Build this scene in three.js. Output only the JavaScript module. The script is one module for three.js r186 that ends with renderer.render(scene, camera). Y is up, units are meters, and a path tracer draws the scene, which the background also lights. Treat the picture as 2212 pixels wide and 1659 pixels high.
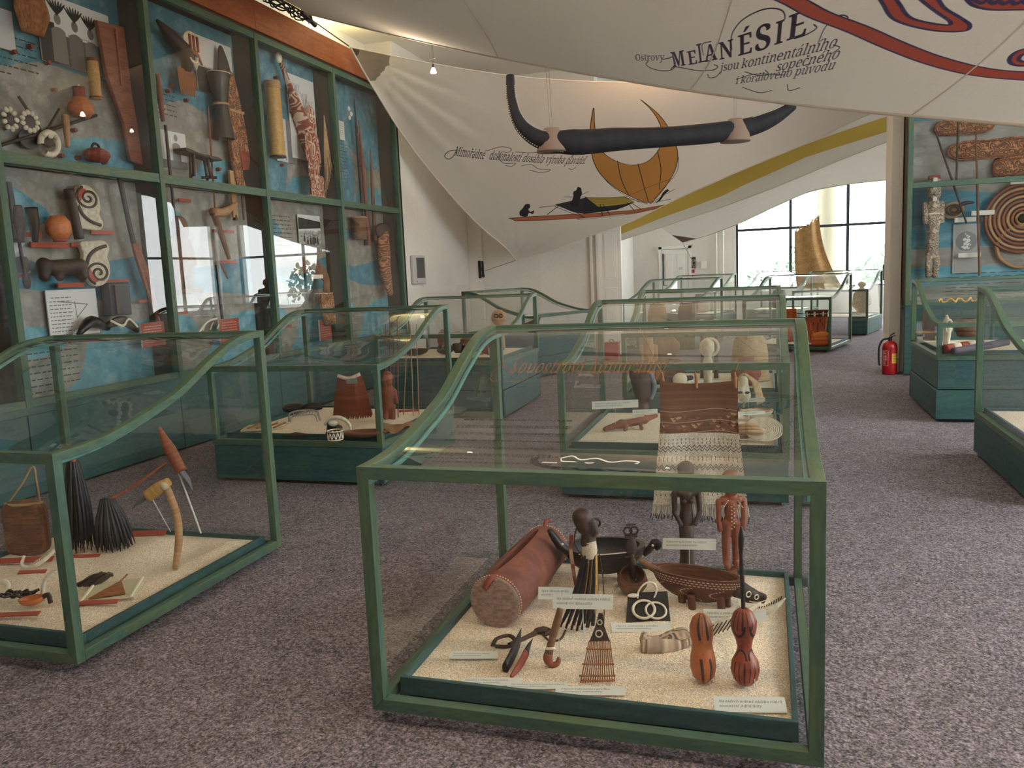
import * as THREE from 'three';
import { RoundedBoxGeometry } from 'three/addons/geometries/RoundedBoxGeometry.js';
import { mergeGeometries, mergeVertices } from 'three/addons/utils/BufferGeometryUtils.js';
import { MarchingCubes } from 'three/addons/objects/MarchingCubes.js';
import { RectAreaLightUniformsLib } from 'three/addons/lights/RectAreaLightUniformsLib.js';

// ---------- camera, sky, exposure ----------
const scene = new THREE.Scene();
const camera = new THREE.PerspectiveCamera(50.27, 2212 / 1659, 0.05, 200);
camera.position.set(0, 1.6, 0);
camera.rotation.set(-0.135, 0.3048, -0.0436, 'YXZ');
const renderer = new THREE.WebGLRenderer();
renderer.toneMapping = THREE.LinearToneMapping;
renderer.toneMappingExposure = 1.0;
renderer.shadowMap.enabled = true;
RectAreaLightUniformsLib.init();
scene.background = new THREE.Color().setRGB(0.97, 0.98, 1.0);      // bright overcast sky
scene.backgroundIntensity = 12;

// ---------- helpers ----------
const V = (x, y, z) => new THREE.Vector3(x, y, z), PI = Math.PI;
let seed = 7;
const rnd = (a = 0, b = 1) => { seed = (seed * 1664525 + 1013904223) >>> 0; return a + (b - a) * seed / 4294967296; };
const taken = {};
const numbered = (n) => { const k = taken[n] = (taken[n] ?? -1) + 1; return k ? n + '_' + String(k).padStart(3, '0') : n; };
function tag(o, label, category, group) { o.userData.label = label; o.userData.category = category; if (group) o.userData.group = group; return o; }
function thing(name, label, category, [x, y, z] = [0, 0, 0], turn = 0, group) {
  const o = new THREE.Group(); o.name = numbered(name); scene.add(o); o.position.set(x, y, z); o.rotation.y = turn;
  return tag(o, label, category, group);
}
function mesh(name, geo, mat, parent, label) {
  const g = Array.isArray(geo) ? join(geo) : geo, m = new THREE.Mesh(g, mat);
  m.castShadow = m.receiveShadow = true;
  if (parent && name.includes('>')) { const [host, own] = name.split('>'); parent = parent.children.filter((c) => c.name === host).pop() ?? parent; name = own; }
  if (parent) { m.name = name; parent.add(m); } else { m.name = numbered(name); scene.add(m); }
  if (label) m.userData.label = label;
  return m;
}
const struct = (name, geo, mat, parent) => { const m = mesh(name, geo, mat, parent); if (!parent) m.userData.kind = 'structure'; return m; };
function single(name, label, category, geo, mat, pos, turn, group) {
  const m = mesh(name, geo, mat); if (pos) m.position.set(...pos); if (turn) Array.isArray(turn) ? m.rotation.set(...turn) : m.rotation.y = turn;
  return tag(m, label, category, group);
}
function join(list) {
  list = list.map((g) => { g = g.index ? g.toNonIndexed() : g; for (const k of Object.keys(g.attributes)) if (!['position', 'normal', 'uv'].includes(k)) g.deleteAttribute(k); if (!g.attributes.uv) g.setAttribute('uv', new THREE.BufferAttribute(new Float32Array(g.attributes.position.count * 2), 2)); g.morphAttributes = {}; return g; });
  return list.length === 1 ? list[0] : mergeGeometries(list);
}
const mv = (g, x, y, z) => g.translate(x, y, z);
const rot = (g, rx = 0, ry = 0, rz = 0) => { if (rx) g.rotateX(rx); if (ry) g.rotateY(ry); if (rz) g.rotateZ(rz); return g; };
// uv in metres on the dominant plane of each face, u along the longest side
function metricUV(g, long) {
  g.computeBoundingBox(); const s = g.boundingBox.getSize(V()), a = [s.x, s.y, s.z], L = long ?? a.indexOf(Math.max(...a)), p = g.attributes.position, n = g.attributes.normal, uv = new Float32Array(p.count * 2), ou = rnd(0, 3), ov = rnd(0, 3);
  for (let i = 0; i < p.count; i++) {
    const nn = [Math.abs(n.getX(i)), Math.abs(n.getY(i)), Math.abs(n.getZ(i))], d = nn.indexOf(Math.max(...nn)), c = [p.getX(i), p.getY(i), p.getZ(i)], ax = [0, 1, 2].filter((k) => k !== d);
    const [u, v] = ax[1] === L ? [c[ax[1]], c[ax[0]]] : [c[ax[0]], c[ax[1]]];
    uv[2 * i] = u + ou; uv[2 * i + 1] = v + ov;
  }
  g.setAttribute('uv', new THREE.BufferAttribute(uv, 2)); return g;
}
const box = (w, h, d, x = 0, y = 0, z = 0) => metricUV(new THREE.BoxGeometry(w, h, d).translate(x, y, z));
const rbox = (w, h, d, x = 0, y = 0, z = 0, r = 0.004) => metricUV(new RoundedBoxGeometry(w, h, d, 1, r).translate(x, y, z));
const span = (x0, x1, y0, y1, z0, z1) => box(x1 - x0, y1 - y0, Math.abs(z1 - z0), (x0 + x1) / 2, (y0 + y1) / 2, (z0 + z1) / 2);
const rspan = (x0, x1, y0, y1, z0, z1, r) => rbox(x1 - x0, y1 - y0, Math.abs(z1 - z0), (x0 + x1) / 2, (y0 + y1) / 2, (z0 + z1) / 2, r);
const lathe = (pts, seg = 24) => new THREE.LatheGeometry(pts.map(([r, y]) => new THREE.Vector2(r, y)), seg);
const cyl = (r0, r1, h, seg = 16) => new THREE.CylinderGeometry(r1, r0, h, seg);   // r0 at the foot
const ball = (r, sx = 1, sy = 1, sz = 1, seg = 20) => new THREE.SphereGeometry(r, seg, Math.round(seg * 0.7)).scale(sx, sy, sz);
const torus = (R, r, a = 8, b = 28, arc = 2 * PI) => new THREE.TorusGeometry(R, r, a, b, arc);
const shapeOf = (pts) => new THREE.Shape(pts.map(([x, y]) => new THREE.Vector2(x, y)));
function slab(pts, depth, bevel = 0.003, holes = []) {   // outline with thickness, centred on z = 0
  const s = shapeOf(pts); for (const h of holes) s.holes.push(new THREE.Path(h.map(([x, y]) => new THREE.Vector2(x, y))));
  return new THREE.ExtrudeGeometry(s, { depth: Math.max(depth - 2 * bevel, 0.0005), bevelEnabled: bevel > 0, bevelThickness: bevel, bevelSize: bevel, bevelOffset: -bevel, bevelSegments: 2, curveSegments: 8 }).translate(0, 0, -depth / 2 + bevel);
}
const smooth = (pts, n = 40, closed = false) => new THREE.CatmullRomCurve3(pts.map((p) => V(p[0], p[1], p[2] ?? 0)), closed).getPoints(n);
const smooth2 = (pts, n = 48, closed = true) => smooth(pts, n, closed).slice(0, closed ? -1 : undefined).map((p) => [p.x, p.y]);
// a swept limb: points with a radius each, optionally flattened
function limb(pts, radii, seg = 10, n = 24, flat = 1) {
  const c = new THREE.CatmullRomCurve3(pts.map((p) => V(...p))), fr = c.computeFrenetFrames(n, false), pos = [], uv = [], idx = [], L = c.getLength();
  for (let i = 0; i <= n; i++) {
    const t = i / n, p = c.getPointAt(t), k = t * (radii.length - 1), a = Math.min(Math.floor(k), radii.length - 2), r = radii[a] + (radii[a + 1] - radii[a]) * (k - a);
    for (let j = 0; j <= seg; j++) { const w = j / seg * 2 * PI, q = p.clone().addScaledVector(fr.normals[i], Math.cos(w) * r).addScaledVector(fr.binormals[i], Math.sin(w) * r * flat); pos.push(q.x, q.y, q.z); uv.push(t * L, j / seg * 0.2); }
  }
  for (let i = 0; i < n; i++) for (let j = 0; j < seg; j++) { const a = i * (seg + 1) + j, b = a + seg + 1; idx.push(a, b, a + 1, b, b + 1, a + 1); }
  for (const [e, o] of [[0, 1], [n, -1]]) {
    const p = c.getPointAt(e / n), k = pos.length / 3; pos.push(p.x, p.y, p.z); uv.push(0, 0);
    for (let j = 0; j < seg; j++) { const a = e * (seg + 1) + j; o > 0 ? idx.push(k, a, a + 1) : idx.push(k, a + 1, a); }
  }
  const g = new THREE.BufferGeometry(); g.setAttribute('position', new THREE.Float32BufferAttribute(pos, 3)); g.setAttribute('uv', new THREE.Float32BufferAttribute(uv, 2)); g.setIndex(idx); g.computeVertexNormals(); return g;
}
const rod = (a, b, r, seg = 6) => { const d = V(...b).sub(V(...a)), g = new THREE.CylinderGeometry(r, r, d.length(), seg); g.applyQuaternion(new THREE.Quaternion().setFromUnitVectors(V(0, 1, 0), d.clone().normalize())); const m = V(...a).addScaledVector(d, 0.5); return g.translate(m.x, m.y, m.z); };
const wire = (pts, r, n = 32, closed = false) => new THREE.TubeGeometry(new THREE.CatmullRomCurve3(pts.map((p) => V(...p)), closed), n, r, 6, closed);
function grid(nu, nv, f, us = 1, vs = 1) {   // a sheet: f(u, v) -> [x, y, z]
  const pos = [], uv = [], idx = [];
  for (let j = 0; j <= nv; j++) for (let i = 0; i <= nu; i++) { pos.push(...f(i / nu, j / nv)); uv.push(i / nu * us, j / nv * vs); }
  for (let j = 0; j < nv; j++) for (let i = 0; i < nu; i++) { const a = j * (nu + 1) + i, b = a + nu + 1; idx.push(a, b, a + 1, b, b + 1, a + 1); }
  const g = new THREE.BufferGeometry(); g.setAttribute('position', new THREE.Float32BufferAttribute(pos, 3)); g.setAttribute('uv', new THREE.Float32BufferAttribute(uv, 2)); g.setIndex(idx); g.computeVertexNormals(); return g;
}
// smooth joined body: capsules [x,y,z,r, x,y,z,r], ellipsoid-free, meshed on a grid
function body(caps, cell = 0.012, k = 0.02) {
  let lo = [9, 9, 9], hi = [-9, -9, -9];
  for (const c of caps) for (const o of [0, 4]) for (let i = 0; i < 3; i++) { lo[i] = Math.min(lo[i], c[o + i] - c[o + 3]); hi[i] = Math.max(hi[i], c[o + i] + c[o + 3]); }
  const half = Math.max(...lo.map((v, i) => hi[i] - v)) / 2 + 3 * cell, N = Math.ceil(2 * half / cell) + 3, mc = new MarchingCubes(N, new THREE.MeshBasicMaterial(), false, false, 60000), cx = lo.map((v, i) => (v + hi[i]) / 2);
  mc.isolation = 0;
  const cs = caps.map((c) => { const d = [c[4] - c[0], c[5] - c[1], c[6] - c[2]]; return [c, d, Math.max(1e-9, d[0] * d[0] + d[1] * d[1] + d[2] * d[2])]; });
  for (let z = 0; z < N; z++) for (let y = 0; y < N; y++) for (let x = 0; x < N; x++) {
    const p = [x, y, z].map((v, i) => (v - N / 2) / (N / 2) * half + cx[i]); let s = 1e6;
    for (const [c, d, dd] of cs) {
      const e = [p[0] - c[0], p[1] - c[1], p[2] - c[2]], t = Math.min(1, Math.max(0, (e[0] * d[0] + e[1] * d[1] + e[2] * d[2]) / dd)), q = Math.hypot(e[0] - d[0] * t, e[1] - d[1] * t, e[2] - d[2] * t) - (c[3] + (c[7] - c[3]) * t);
      const h = Math.max(k - Math.abs(s - q), 0) / k; s = Math.min(s, q) - h * h * k / 4;
    }
    mc.field[x + y * N + z * N * N] = -s;
  }
  mc.update();
  const g = new THREE.BufferGeometry(); g.setAttribute('position', new THREE.Float32BufferAttribute(mc.positionArray.slice(0, mc.count * 3), 3)); g.setAttribute('normal', new THREE.Float32BufferAttribute(mc.normalArray.slice(0, mc.count * 3), 3));
  g.scale(half, half, half).translate(...cx);
  return metricUV(g);
}

// ---------- textures ----------
function noise2(w, seedN) {   // tileable value noise lattice
  const a = new Float32Array(w * w); let s = seedN; for (let i = 0; i < w * w; i++) { s = (s * 1664525 + 1013904223) >>> 0; a[i] = s / 4294967296; }
  return (x, y) => { const X = Math.floor(x), Y = Math.floor(y), f = x - X, g = y - Y, u = f * f * (3 - 2 * f), v = g * g * (3 - 2 * g), i = ((X % w) + w) % w, j = ((Y % w) + w) % w, i1 = (i + 1) % w, j1 = (j + 1) % w;
    return (a[j * w + i] * (1 - u) + a[j * w + i1] * u) * (1 - v) + (a[j1 * w + i] * (1 - u) + a[j1 * w + i1] * u) * v; };
}
const nA = noise2(64, 11), nB = noise2(64, 29), nC = noise2(128, 5);
function dataTex(w, h, f, srgb = true, repeat = [1, 1]) {   // f(x, y in 0..1) -> [r, g, b] in 0..255
  const d = new Uint8Array(w * h * 4);
  for (let y = 0; y < h; y++) for (let x = 0; x < w; x++) { const c = f(x / w, y / h), k = 4 * (y * w + x); d[k] = c[0]; d[k + 1] = c[1]; d[k + 2] = c[2]; d[k + 3] = 255; }
  const t = new THREE.DataTexture(d, w, h); t.magFilter = THREE.LinearFilter; t.minFilter = THREE.LinearMipmapLinearFilter; t.wrapS = t.wrapT = THREE.RepeatWrapping; t.repeat.set(...repeat); if (srgb) t.colorSpace = THREE.SRGBColorSpace; t.needsUpdate = true; return t;
}
const mix = (a, b, t) => a.map((v, i) => v + (b[i] - v) * t), cl = (v) => Math.max(0, Math.min(255, v)), sat = (v) => Math.max(0, Math.min(1, v));
// wood: grain runs along u, colours from a list of stains; one repeat is `size` metres
function woodTex(a, b, c, size = 1, streak = 0.5) {
  return dataTex(512, 512, (x, y) => {
    const g = nA(x * 4, y * 64) * 0.5 + nB(x * 8, y * 64 * 1) * 0.3 + nC(x * 2, y * 128) * 0.3, p = nB(x * 4, y * 8), fine = nC(x * 32, y * 128) - 0.5;
    let col = mix(a, b, sat((p - 0.3) * 1.6)); col = mix(col, c, sat((g - 0.5) * 2.4) * streak); return col.map((v) => cl(v * (1 + fine * 0.16)));
  }, true, [1 / size, 1 / size]);
}
function cloudTex(a, b, f = 8, fine = 0.12, size = 1, w = 256) {
  return dataTex(w, w, (x, y) => { const p = nA(x * f, y * f) * 0.55 + nB(x * f * 2, y * f * 2) * 0.3 + nC(x * f * 4, y * f * 4) * 0.15, q = nC(x * 128, y * 128) - 0.5; return mix(a, b, sat((p - 0.25) * 2)).map((v) => cl(v * (1 + q * fine))); }, true, [1 / size, 1 / size]);
}
const std = (o) => new THREE.MeshStandardMaterial({ roughness: 0.75, metalness: 0, ...o });
const hex = (c, roughness = 0.7, extra) => std({ color: c, roughness, ...extra });
function canvasTex(w, h, draw) {
  const c = document.createElement('canvas'); c.width = w; c.height = h; const x = c.getContext('2d'); draw(x, w, h);
  const t = new THREE.CanvasTexture(c); t.colorSpace = THREE.SRGBColorSpace; t.anisotropy = 8; return t;
}
const MAT = {};
{
  const grain = dataTex(256, 256, (x, y) => { const g = nA(x * 2, y * 64) * 0.6 + nC(x * 16, y * 128) * 0.4; return [g * 255, g * 255, g * 255]; }, false, [1, 1]);
  MAT.green = std({ map: woodTex([72, 102, 86], [86, 106, 78], [62, 90, 88], 1.1, 0.7), roughness: 0.5, bumpMap: grain, bumpScale: 0.0006 });
  MAT.teal = std({ map: woodTex([48, 86, 88], [56, 94, 86], [42, 70, 78], 1.3, 0.7), roughness: 0.55, bumpMap: grain, bumpScale: 0.0006 });
  MAT.bead = std({ map: woodTex([92, 148, 144], [104, 152, 138], [76, 124, 126], 1, 0.5), roughness: 0.5 });
  MAT.orange = std({ map: woodTex([158, 92, 50], [146, 80, 42], [122, 64, 34], 1.5, 0.5), roughness: 0.45 });
  const carpetH = dataTex(512, 512, (x, y) => { const q = nC(x * 128, y * 128) * 0.6 + nC(x * 256 + 7, y * 256 + 3) * 0.4; return [q * 255, q * 255, q * 255]; }, false, [1 / 1.1, 1 / 1.1]);
  MAT.carpet = std({ map: dataTex(512, 512, (x, y) => { const q = nC(x * 128, y * 128) - 0.5, r = nC(x * 256 + 40, y * 256 + 9) - 0.5, p = nA(x * 8, y * 8) - 0.5, t = nB(x * 64, y * 64) - 0.5; const k = 1 + q * 0.55 + r * 0.7 + p * 0.1 + t * 0.2; return [cl(122 * k), cl(113 * k), cl(119 * k + t * 8)]; }, true, [1 / 1.1, 1 / 1.1]), roughness: 1, bumpMap: carpetH, bumpScale: 0.004 });
  const grit = dataTex(512, 512, (x, y) => { const q = nC(x * 128, y * 128) * 0.5 + nC(x * 256 + 31, y * 256) * 0.5; return [q * 255, q * 255, q * 255]; }, false, [1 / 0.5, 1 / 0.5]);
  MAT.sand = std({ map: dataTex(512, 512, (x, y) => { const q = nC(x * 128, y * 128) - 0.5, r = nC(x * 256 + 11, y * 256 + 5) - 0.5, k = 1 + q * 0.28 + r * 0.3, p = nA(x * 4, y * 4); return [cl(236 * k), cl((219 - p * 6) * k), cl((197 - p * 10) * k)]; }, true, [1 / 0.5, 1 / 0.5]), roughness: 1, bumpMap: grit, bumpScale: 0.003 });
  MAT.wall = std({ map: cloudTex([226, 222, 215], [218, 213, 206], 4, 0.03, 2.5), roughness: 0.9 });
  MAT.white = std({ color: 0xe9e7e1, roughness: 0.5 });
  MAT.ceiling = std({ color: 0xeeebe2, roughness: 0.95 });
  MAT.dark = hex(0x4a4138, 0.8); MAT.metal = hex(0x2c3238, 0.5, { metalness: 0.3 });
  MAT.glass = new THREE.MeshPhysicalMaterial({ color: 0xfbfdfc, transmission: 1, thickness: 0, roughness: 0, ior: 1.5, specularIntensity: 1 });
  MAT.wglass = new THREE.MeshPhysicalMaterial({ color: 0xf2f7f4, transmission: 1, thickness: 0, roughness: 0, ior: 1.5 });
  MAT.acrylic = hex(0xd8dcdc, 0.3); MAT.rope = hex(0x8b8172, 0.9); MAT.black = hex(0x17161a, 0.5); MAT.cord = hex(0x4a3626, 0.9);
}

// ---------- the room ----------
struct('floor', span(-6.3, 6.9, -0.1, 0, 3.7, -24.4), MAT.carpet);
struct('ceiling', span(-6.3, 6.9, 5.2, 5.4, 3.7, -24.4), MAT.ceiling);
struct('wall_left', [span(-6.3, -5.95, 0, 5.2, 3.7, -12.06), span(-6.3, -5.5, 0, 5.2, -12.06, -15.4)], MAT.wall);
struct('wall_rear', span(-5.95, 6.5, 0, 5.2, 3.4, 3.7), MAT.wall);
struct('wall_partition', span(-5.5, -2.96, 0, 5.2, -15.1, -15.4), MAT.wall);
struct('wall_annex', span(-6.3, -3.7, 0, 5.2, -15.4, -24), MAT.wall);
struct('trim_1', rspan(-5.5, -5.22, 0, 5.2, -15.02, -15.1, 0.01), MAT.wall);
{ // far wall: door at its left, a long window at its right
  const W0 = -0.82, W1 = 5.98, S = 0.85, T = 4.75, z = -24;
  struct('wall_far', [span(-6.3, W0, 0, 5.2, z, z - 0.4), span(W1, 6.9, 0, 5.2, z, z - 0.4), span(W0, W1, 0, S, z, z - 0.4), span(W0, W1, T, 5.2, z, z - 0.4)], MAT.wall);
  const frame = (name, x0, x1, y0, y1, zc, xs, ys, t = 0.075) => {
    const w = struct(name, [span(x0, x1, y0 - 0.03, y0 + 0.02, zc - 0.05, zc + 0.05), span(x0, x1, y1 - 0.04, y1, zc - 0.05, zc + 0.05)], MAT.metal);
    for (const x of xs) mesh('mullion', rspan(x - t / 2, x + t / 2, y0, y1, zc - 0.04, zc + 0.04), MAT.metal, w);
    for (const y of ys) mesh('transom', rspan(x0, x1, y - 0.035, y + 0.035, zc - 0.035, zc + 0.035), MAT.metal, w);
    const cy = [y0, ...ys, y1];
    for (let i = 0; i + 1 < xs.length; i++) for (let j = 0; j + 1 < cy.length; j++) mesh('pane', new THREE.PlaneGeometry(xs[i + 1] - xs[i] - t, cy[j + 1] - cy[j] - 0.07).translate((xs[i] + xs[i + 1]) / 2, (cy[j] + cy[j + 1]) / 2, zc), MAT.wglass, w);
    return w;
  };
  frame('window_1', W0, W1, S, T, z - 0.08, [-0.80, 0.624, 2.082, 3.54, 5.0, 5.96], [2.49]);
  // windows along the right wall, beyond the frame: their daylight comes in from the right
  const R = [[-1.4, -4.8], [-5.4, -8.8], [-20.3, -23.7]], gaps = [[3.7, -1.4], [-4.8, -5.4], [-8.8, -20.3], [-23.7, -24]];
  struct('wall_right', [...gaps.map(([a, b]) => span(6.5, 6.9, 0, 5.2, a, b)), ...R.flatMap(([a, b]) => [span(6.5, 6.9, 0, 0.8, a, b), span(6.5, 6.9, 4.4, 5.2, a, b)])], MAT.wall);
  R.forEach(([a, b], i) => {
    const w = frame('window_' + (i + 2), -1.7, 1.7, 0.8, 4.4, 0, [-1.68, 0, 1.68], [2.5]);
    w.position.set(6.7, 0, (a + b) / 2); w.rotation.y = PI / 2;
  });
  // door in the far wall
  const d = struct('door_1', rspan(-2.86, -2.14, 0.01, 2.06, z + 0.02, z + 0.06, 0.004), MAT.white);
  for (const [x0, x1, y0, y1] of [[-2.77, -2.55, 1.15, 1.93], [-2.45, -2.23, 1.15, 1.93], [-2.77, -2.55, 0.2, 0.95], [-2.45, -2.23, 0.2, 0.95]]) mesh('door_panel', rspan(x0, x1, y0, y1, z + 0.06, z + 0.075, 0.006), MAT.white, d);
  struct('trim_2', [rspan(-2.96, -2.87, 0, 2.15, z, z + 0.08), rspan(-2.13, -2.04, 0, 2.15, z, z + 0.08), rspan(-2.96, -2.04, 2.07, 2.16, z, z + 0.08)], MAT.white);
  mesh('door_handle', [rod([-2.83, 1.05, z + 0.06], [-2.83, 1.05, z + 0.11], 0.01), rod([-2.83, 1.05, z + 0.11], [-2.72, 1.05, z + 0.11], 0.009)], MAT.metal, d);
  // white panelled door leaf and casing at the end of the partition
  struct('trim_3', [rspan(-3.12, -3.06, 0, 4.4, -15.02, -15.1, 0.008), rspan(-3.06, -3.0, 0, 4.4, -15.05, -15.1, 0.008), rspan(-3.0, -2.95, 0, 4.4, -14.99, -15.1, 0.008)], MAT.wall);
  const leaf = struct('door_2', rspan(-2.95, -2.54, 0.01, 4.4, -15.04, -15.12, 0.006), MAT.white);
  for (const [y0, y1] of [[0.3, 1.25], [1.4, 2.25], [2.4, 3.1], [3.25, 4.2]]) for (const k of [0, 1]) mesh('door_panel', rspan(-2.87 + k * 0.03, -2.62 - k * 0.03, y0 + k * 0.04, y1 - k * 0.04, -15.04 + k * 0.012, -15.028 + k * 0.012, 0.005), MAT.white, leaf);
  // pillar and the wall behind the right-hand wall cabinet
  struct('pillar', rspan(1.6, 1.75, 0, 5.2, -12.3, -12.85, 0.01), MAT.wall);
  struct('wall_divider', span(1.75, 6.5, 0, 5.2, -12.42, -12.6), MAT.wall);
  // outside
  struct('terrace', span(-12, 14, -0.3, -0.1, -24.4, -40), hex(0xcfd0cc, 0.95));
  const col = struct('facade_column', new THREE.CylinderGeometry(0.42, 0.42, 6, 40).translate(1.62, 2.8, -25.1), hex(0xd9cfb8, 0.9));
}

// ---------- the glass display cases ----------
const CW = 1.535, CD = 1.53, HF = 0.954, HB = 1.335, RS = 0.045;
const PROF = [[0, 0], [0.09, 0.008], [0.18, 0.04], [0.26, 0.10], [0.34, 0.18], [0.42, 0.265], [0.5, 0.365], [0.57, 0.49], [0.65, 0.65], [0.73, 0.79], [0.8, 0.9], [0.87, 0.965], [0.93, 0.99], [1, 1]];
const sCurve = (() => { const pts = smooth(PROF.map(([t, s]) => [CD / 2 - t * CD, HF + s * (HB - HF), 0]), 40); return pts.map((p) => [p.x, p.y]); })();   // [z, y]
const offsetCurve = (d) => sCurve.map(([z, y], i) => { const a = sCurve[Math.max(0, i - 1)], b = sCurve[Math.min(sCurve.length - 1, i + 1)], l = Math.hypot(b[0] - a[0], b[1] - a[1]); return [z + (b[1] - a[1]) / l * -d, y + (b[0] - a[0]) / l * d]; });
function bandGeo(o1, o2, width) { // strip between two offsets of the S-curve, extruded across x
  const a = offsetCurve(o1), b = offsetCurve(o2).reverse(), g = slab([...a, ...b].map(([z, y]) => [-z, y]), width, 0.003);
  return metricUV(g.rotateY(PI / 2), 2);
}
const sideRailGeo = bandGeo(0, RS * 0.82, RS), beadGeo = bandGeo(RS * 0.95, RS * 1.35, 0.012), curvedPane = grid(1, 40, (u, v) => { const c = offsetCurve(0.012)[Math.round(v * 40)]; return [(u - 0.5) * (CW - 2 * RS + 0.01), c[1], c[0]]; });
const sidePaneGeo = (y0) => { const s = [[-CD / 2 + RS, y0], ...offsetCurve(0.03).slice(1, -1).reverse().map(([z, y]) => [z, y]), [CD / 2 - RS, y0]]; return new THREE.ShapeGeometry(shapeOf(s.map(([z, y]) => [-z, y]))).rotateY(PI / 2); };
function sandGeo(x0, x1, z0, z1, y, amp = 0.012, ph = 0) {
  const nx = 44, nz = 44, w = x1 - x0, d = z1 - z0;
  return grid(nx, nz, (u, v) => { const e = Math.min(u, 1 - u, v, 1 - v), k = sat(e * 9); return [x0 + u * w, y + amp * k * (nA(u * 5 + ph, v * 5 + ph) * 1.6 - 0.5) + 0.006 * k * (nB(u * 15 + ph, v * 15) - 0.5) - 0.008 * (1 - k), z0 + v * d]; }, w, d);
}
const mitre = (pts, d) => metricUV(slab(pts, RS, 0.0022).translate(0, 0, d - RS / 2));   // front frame members meet at 45 degrees
function displayCase(label, [x, z], turn, y0, { courses = 1, sand = 0.018, tray = [0.06, 0.07, 0.11, 0.06], amp = 0.012, group, lid = true } = {}) {
  const c = thing('display_case', label, 'display case', [x, 0, z], turn, group), w = CW / 2, d = CD / 2, r = RS, gm = MAT.green;
  for (const s of [-1, 1]) {
    mesh('post', mitre(s > 0 ? [[w - r, y0 + r], [w, y0], [w, HF], [w - r, HF - r]] : [[-w, y0], [-w + r, y0 + r], [-w + r, HF - r], [-w, HF]], d), gm, c);
    mesh('post', rspan(s > 0 ? w - r : -w, s > 0 ? w : -w + r, y0, HB - 0.004, -d, -d + r), gm, c);
    mesh('side_rail', sideRailGeo, gm, c).position.x = s * (w - r / 2);
    mesh('side_rail>glazing_bead', beadGeo, MAT.bead, c).position.x = -s * (r / 2 + 0.004);
    mesh('base_rail', rspan(s > 0 ? w - r : -w, s > 0 ? w : -w + r, y0, y0 + r, -d + r, d - r), gm, c);
    mesh('glass_pane', sidePaneGeo(y0 + r), MAT.glass, c).position.x = s * (w - r * 0.6);
  }
  mesh('front_rail', mitre([[-w, HF], [-w + r, HF - r], [w - r, HF - r], [w, HF]], d), gm, c); mesh('base_rail', mitre([[-w, y0], [w, y0], [w - r, y0 + r], [-w + r, y0 + r]], d), gm, c);
  mesh('back_rail', rspan(-w + r, w - r, HB - r * 0.9, HB, -d, -d + r), gm, c);
  mesh('back_rail>glazing_bead', rspan(-w + r, w - r, HB - r * 0.55, HB - r * 0.3, -d + r, -d + r + 0.012, 0.003), MAT.bead, c);
  mesh('base_rail', rspan(-w + r, w - r, y0, y0 + r, -d, -d + r), gm, c);
  mesh('glass_pane', new THREE.PlaneGeometry(CW - 2 * r, HF - y0 - 2 * r).translate(0, (HF + y0) / 2, d - r * 0.6), MAT.glass, c);
  mesh('glass_pane', new THREE.PlaneGeometry(CW - 2 * r, HB - y0 - 2 * r).translate(0, (HB + y0) / 2, -d + r * 0.6), MAT.glass, c);
  if (lid) mesh('curved_glass_pane', curvedPane, MAT.glass, c, 'curved glass lid sloping to the front');
  // tray of sand
  const [tl, tr, tf, tb] = tray, yb = y0 + 0.008, yt = y0 + 0.078, t = 0.02, X0 = -w + tl, X1 = w - tr, Z0 = -d + tb, Z1 = d - tf;
  mesh('tray', span(X0 + t, X1 - t, yb, yb + 0.012, Z0 + t, Z1 - t), MAT.teal, c);
  mesh('tray>tray_board', rspan(X0, X1, yb, yt, Z1 - t, Z1, 0.003), MAT.teal, c); mesh('tray>tray_board', rspan(X0, X1, yb, yt, Z0, Z0 + t, 0.003), MAT.teal, c);
  mesh('tray>tray_board', rspan(X0, X0 + t, yb, yt, Z0 + t, Z1 - t, 0.003), MAT.teal, c); mesh('tray>tray_board', rspan(X1 - t, X1, yb, yt, Z0 + t, Z1 - t, 0.003), MAT.teal, c);
  const sy = yt - sand, s = mesh('tray>sand_bed', sandGeo(X0 + t, X1 - t, Z0 + t, Z1 - t, sy, amp, x * 3 + z), MAT.sand, c, 'pale raked sand filling the tray'); s.userData.kind = 'stuff';
  // plinth
  if (y0 < 0.1) mesh('plinth', span(-w + 0.09, w - 0.09, 0, y0, -d + 0.09, d - 0.09), MAT.dark, c);
  else {
    mesh('plinth', span(-w + 0.05, w - 0.05, 0, y0, -d + 0.05, d - 0.05), MAT.dark, c);
    const h0 = 0.03, step = (y0 - h0) / courses;
    for (let k = 0; k < courses; k++) {
      const o = courses > 1 ? (k ? 0.012 : 0) : 0.006, a = h0 + k * step + (k ? 0.006 : 0), b = h0 + (k + 1) * step - 0.002;
      for (const q of [-1, 1]) {
        mesh('plinth>plinth_board', rspan(-w + o, w - o, a, b, q > 0 ? d - o - 0.025 : -d + o, q > 0 ? d - o : -d + o + 0.025), MAT.teal, c);
        mesh('plinth>plinth_board', rspan(q > 0 ? w - o - 0.025 : -w + o, q > 0 ? w - o : -w + o + 0.025, a, b, -d + o + 0.026, d - o - 0.026), MAT.teal, c);
      }
    }
  }
  return c;
}
const at0 = (x, z) => [x + CW / 2, z - CD / 2];
displayCase('low green-framed case in the foreground with a slit drum and beaded apron inside', at0(-1.368, -2.495), 0, 0.05);
displayCase('low green-framed case at left with black plumes and adzes inside', at0(-4.295, -2.54), 0, 0.05, { amp: 0.04 });
displayCase('raised green case with a reddish fibre skirt, in front of the wall cabinet', at0(-4.347, -5.565), 0, 0.31, { amp: 0.03 });
displayCase('raised green case with a fringed face mask, right behind the foreground case', at0(-1.393, -5.476), 0, 0.31);
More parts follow.
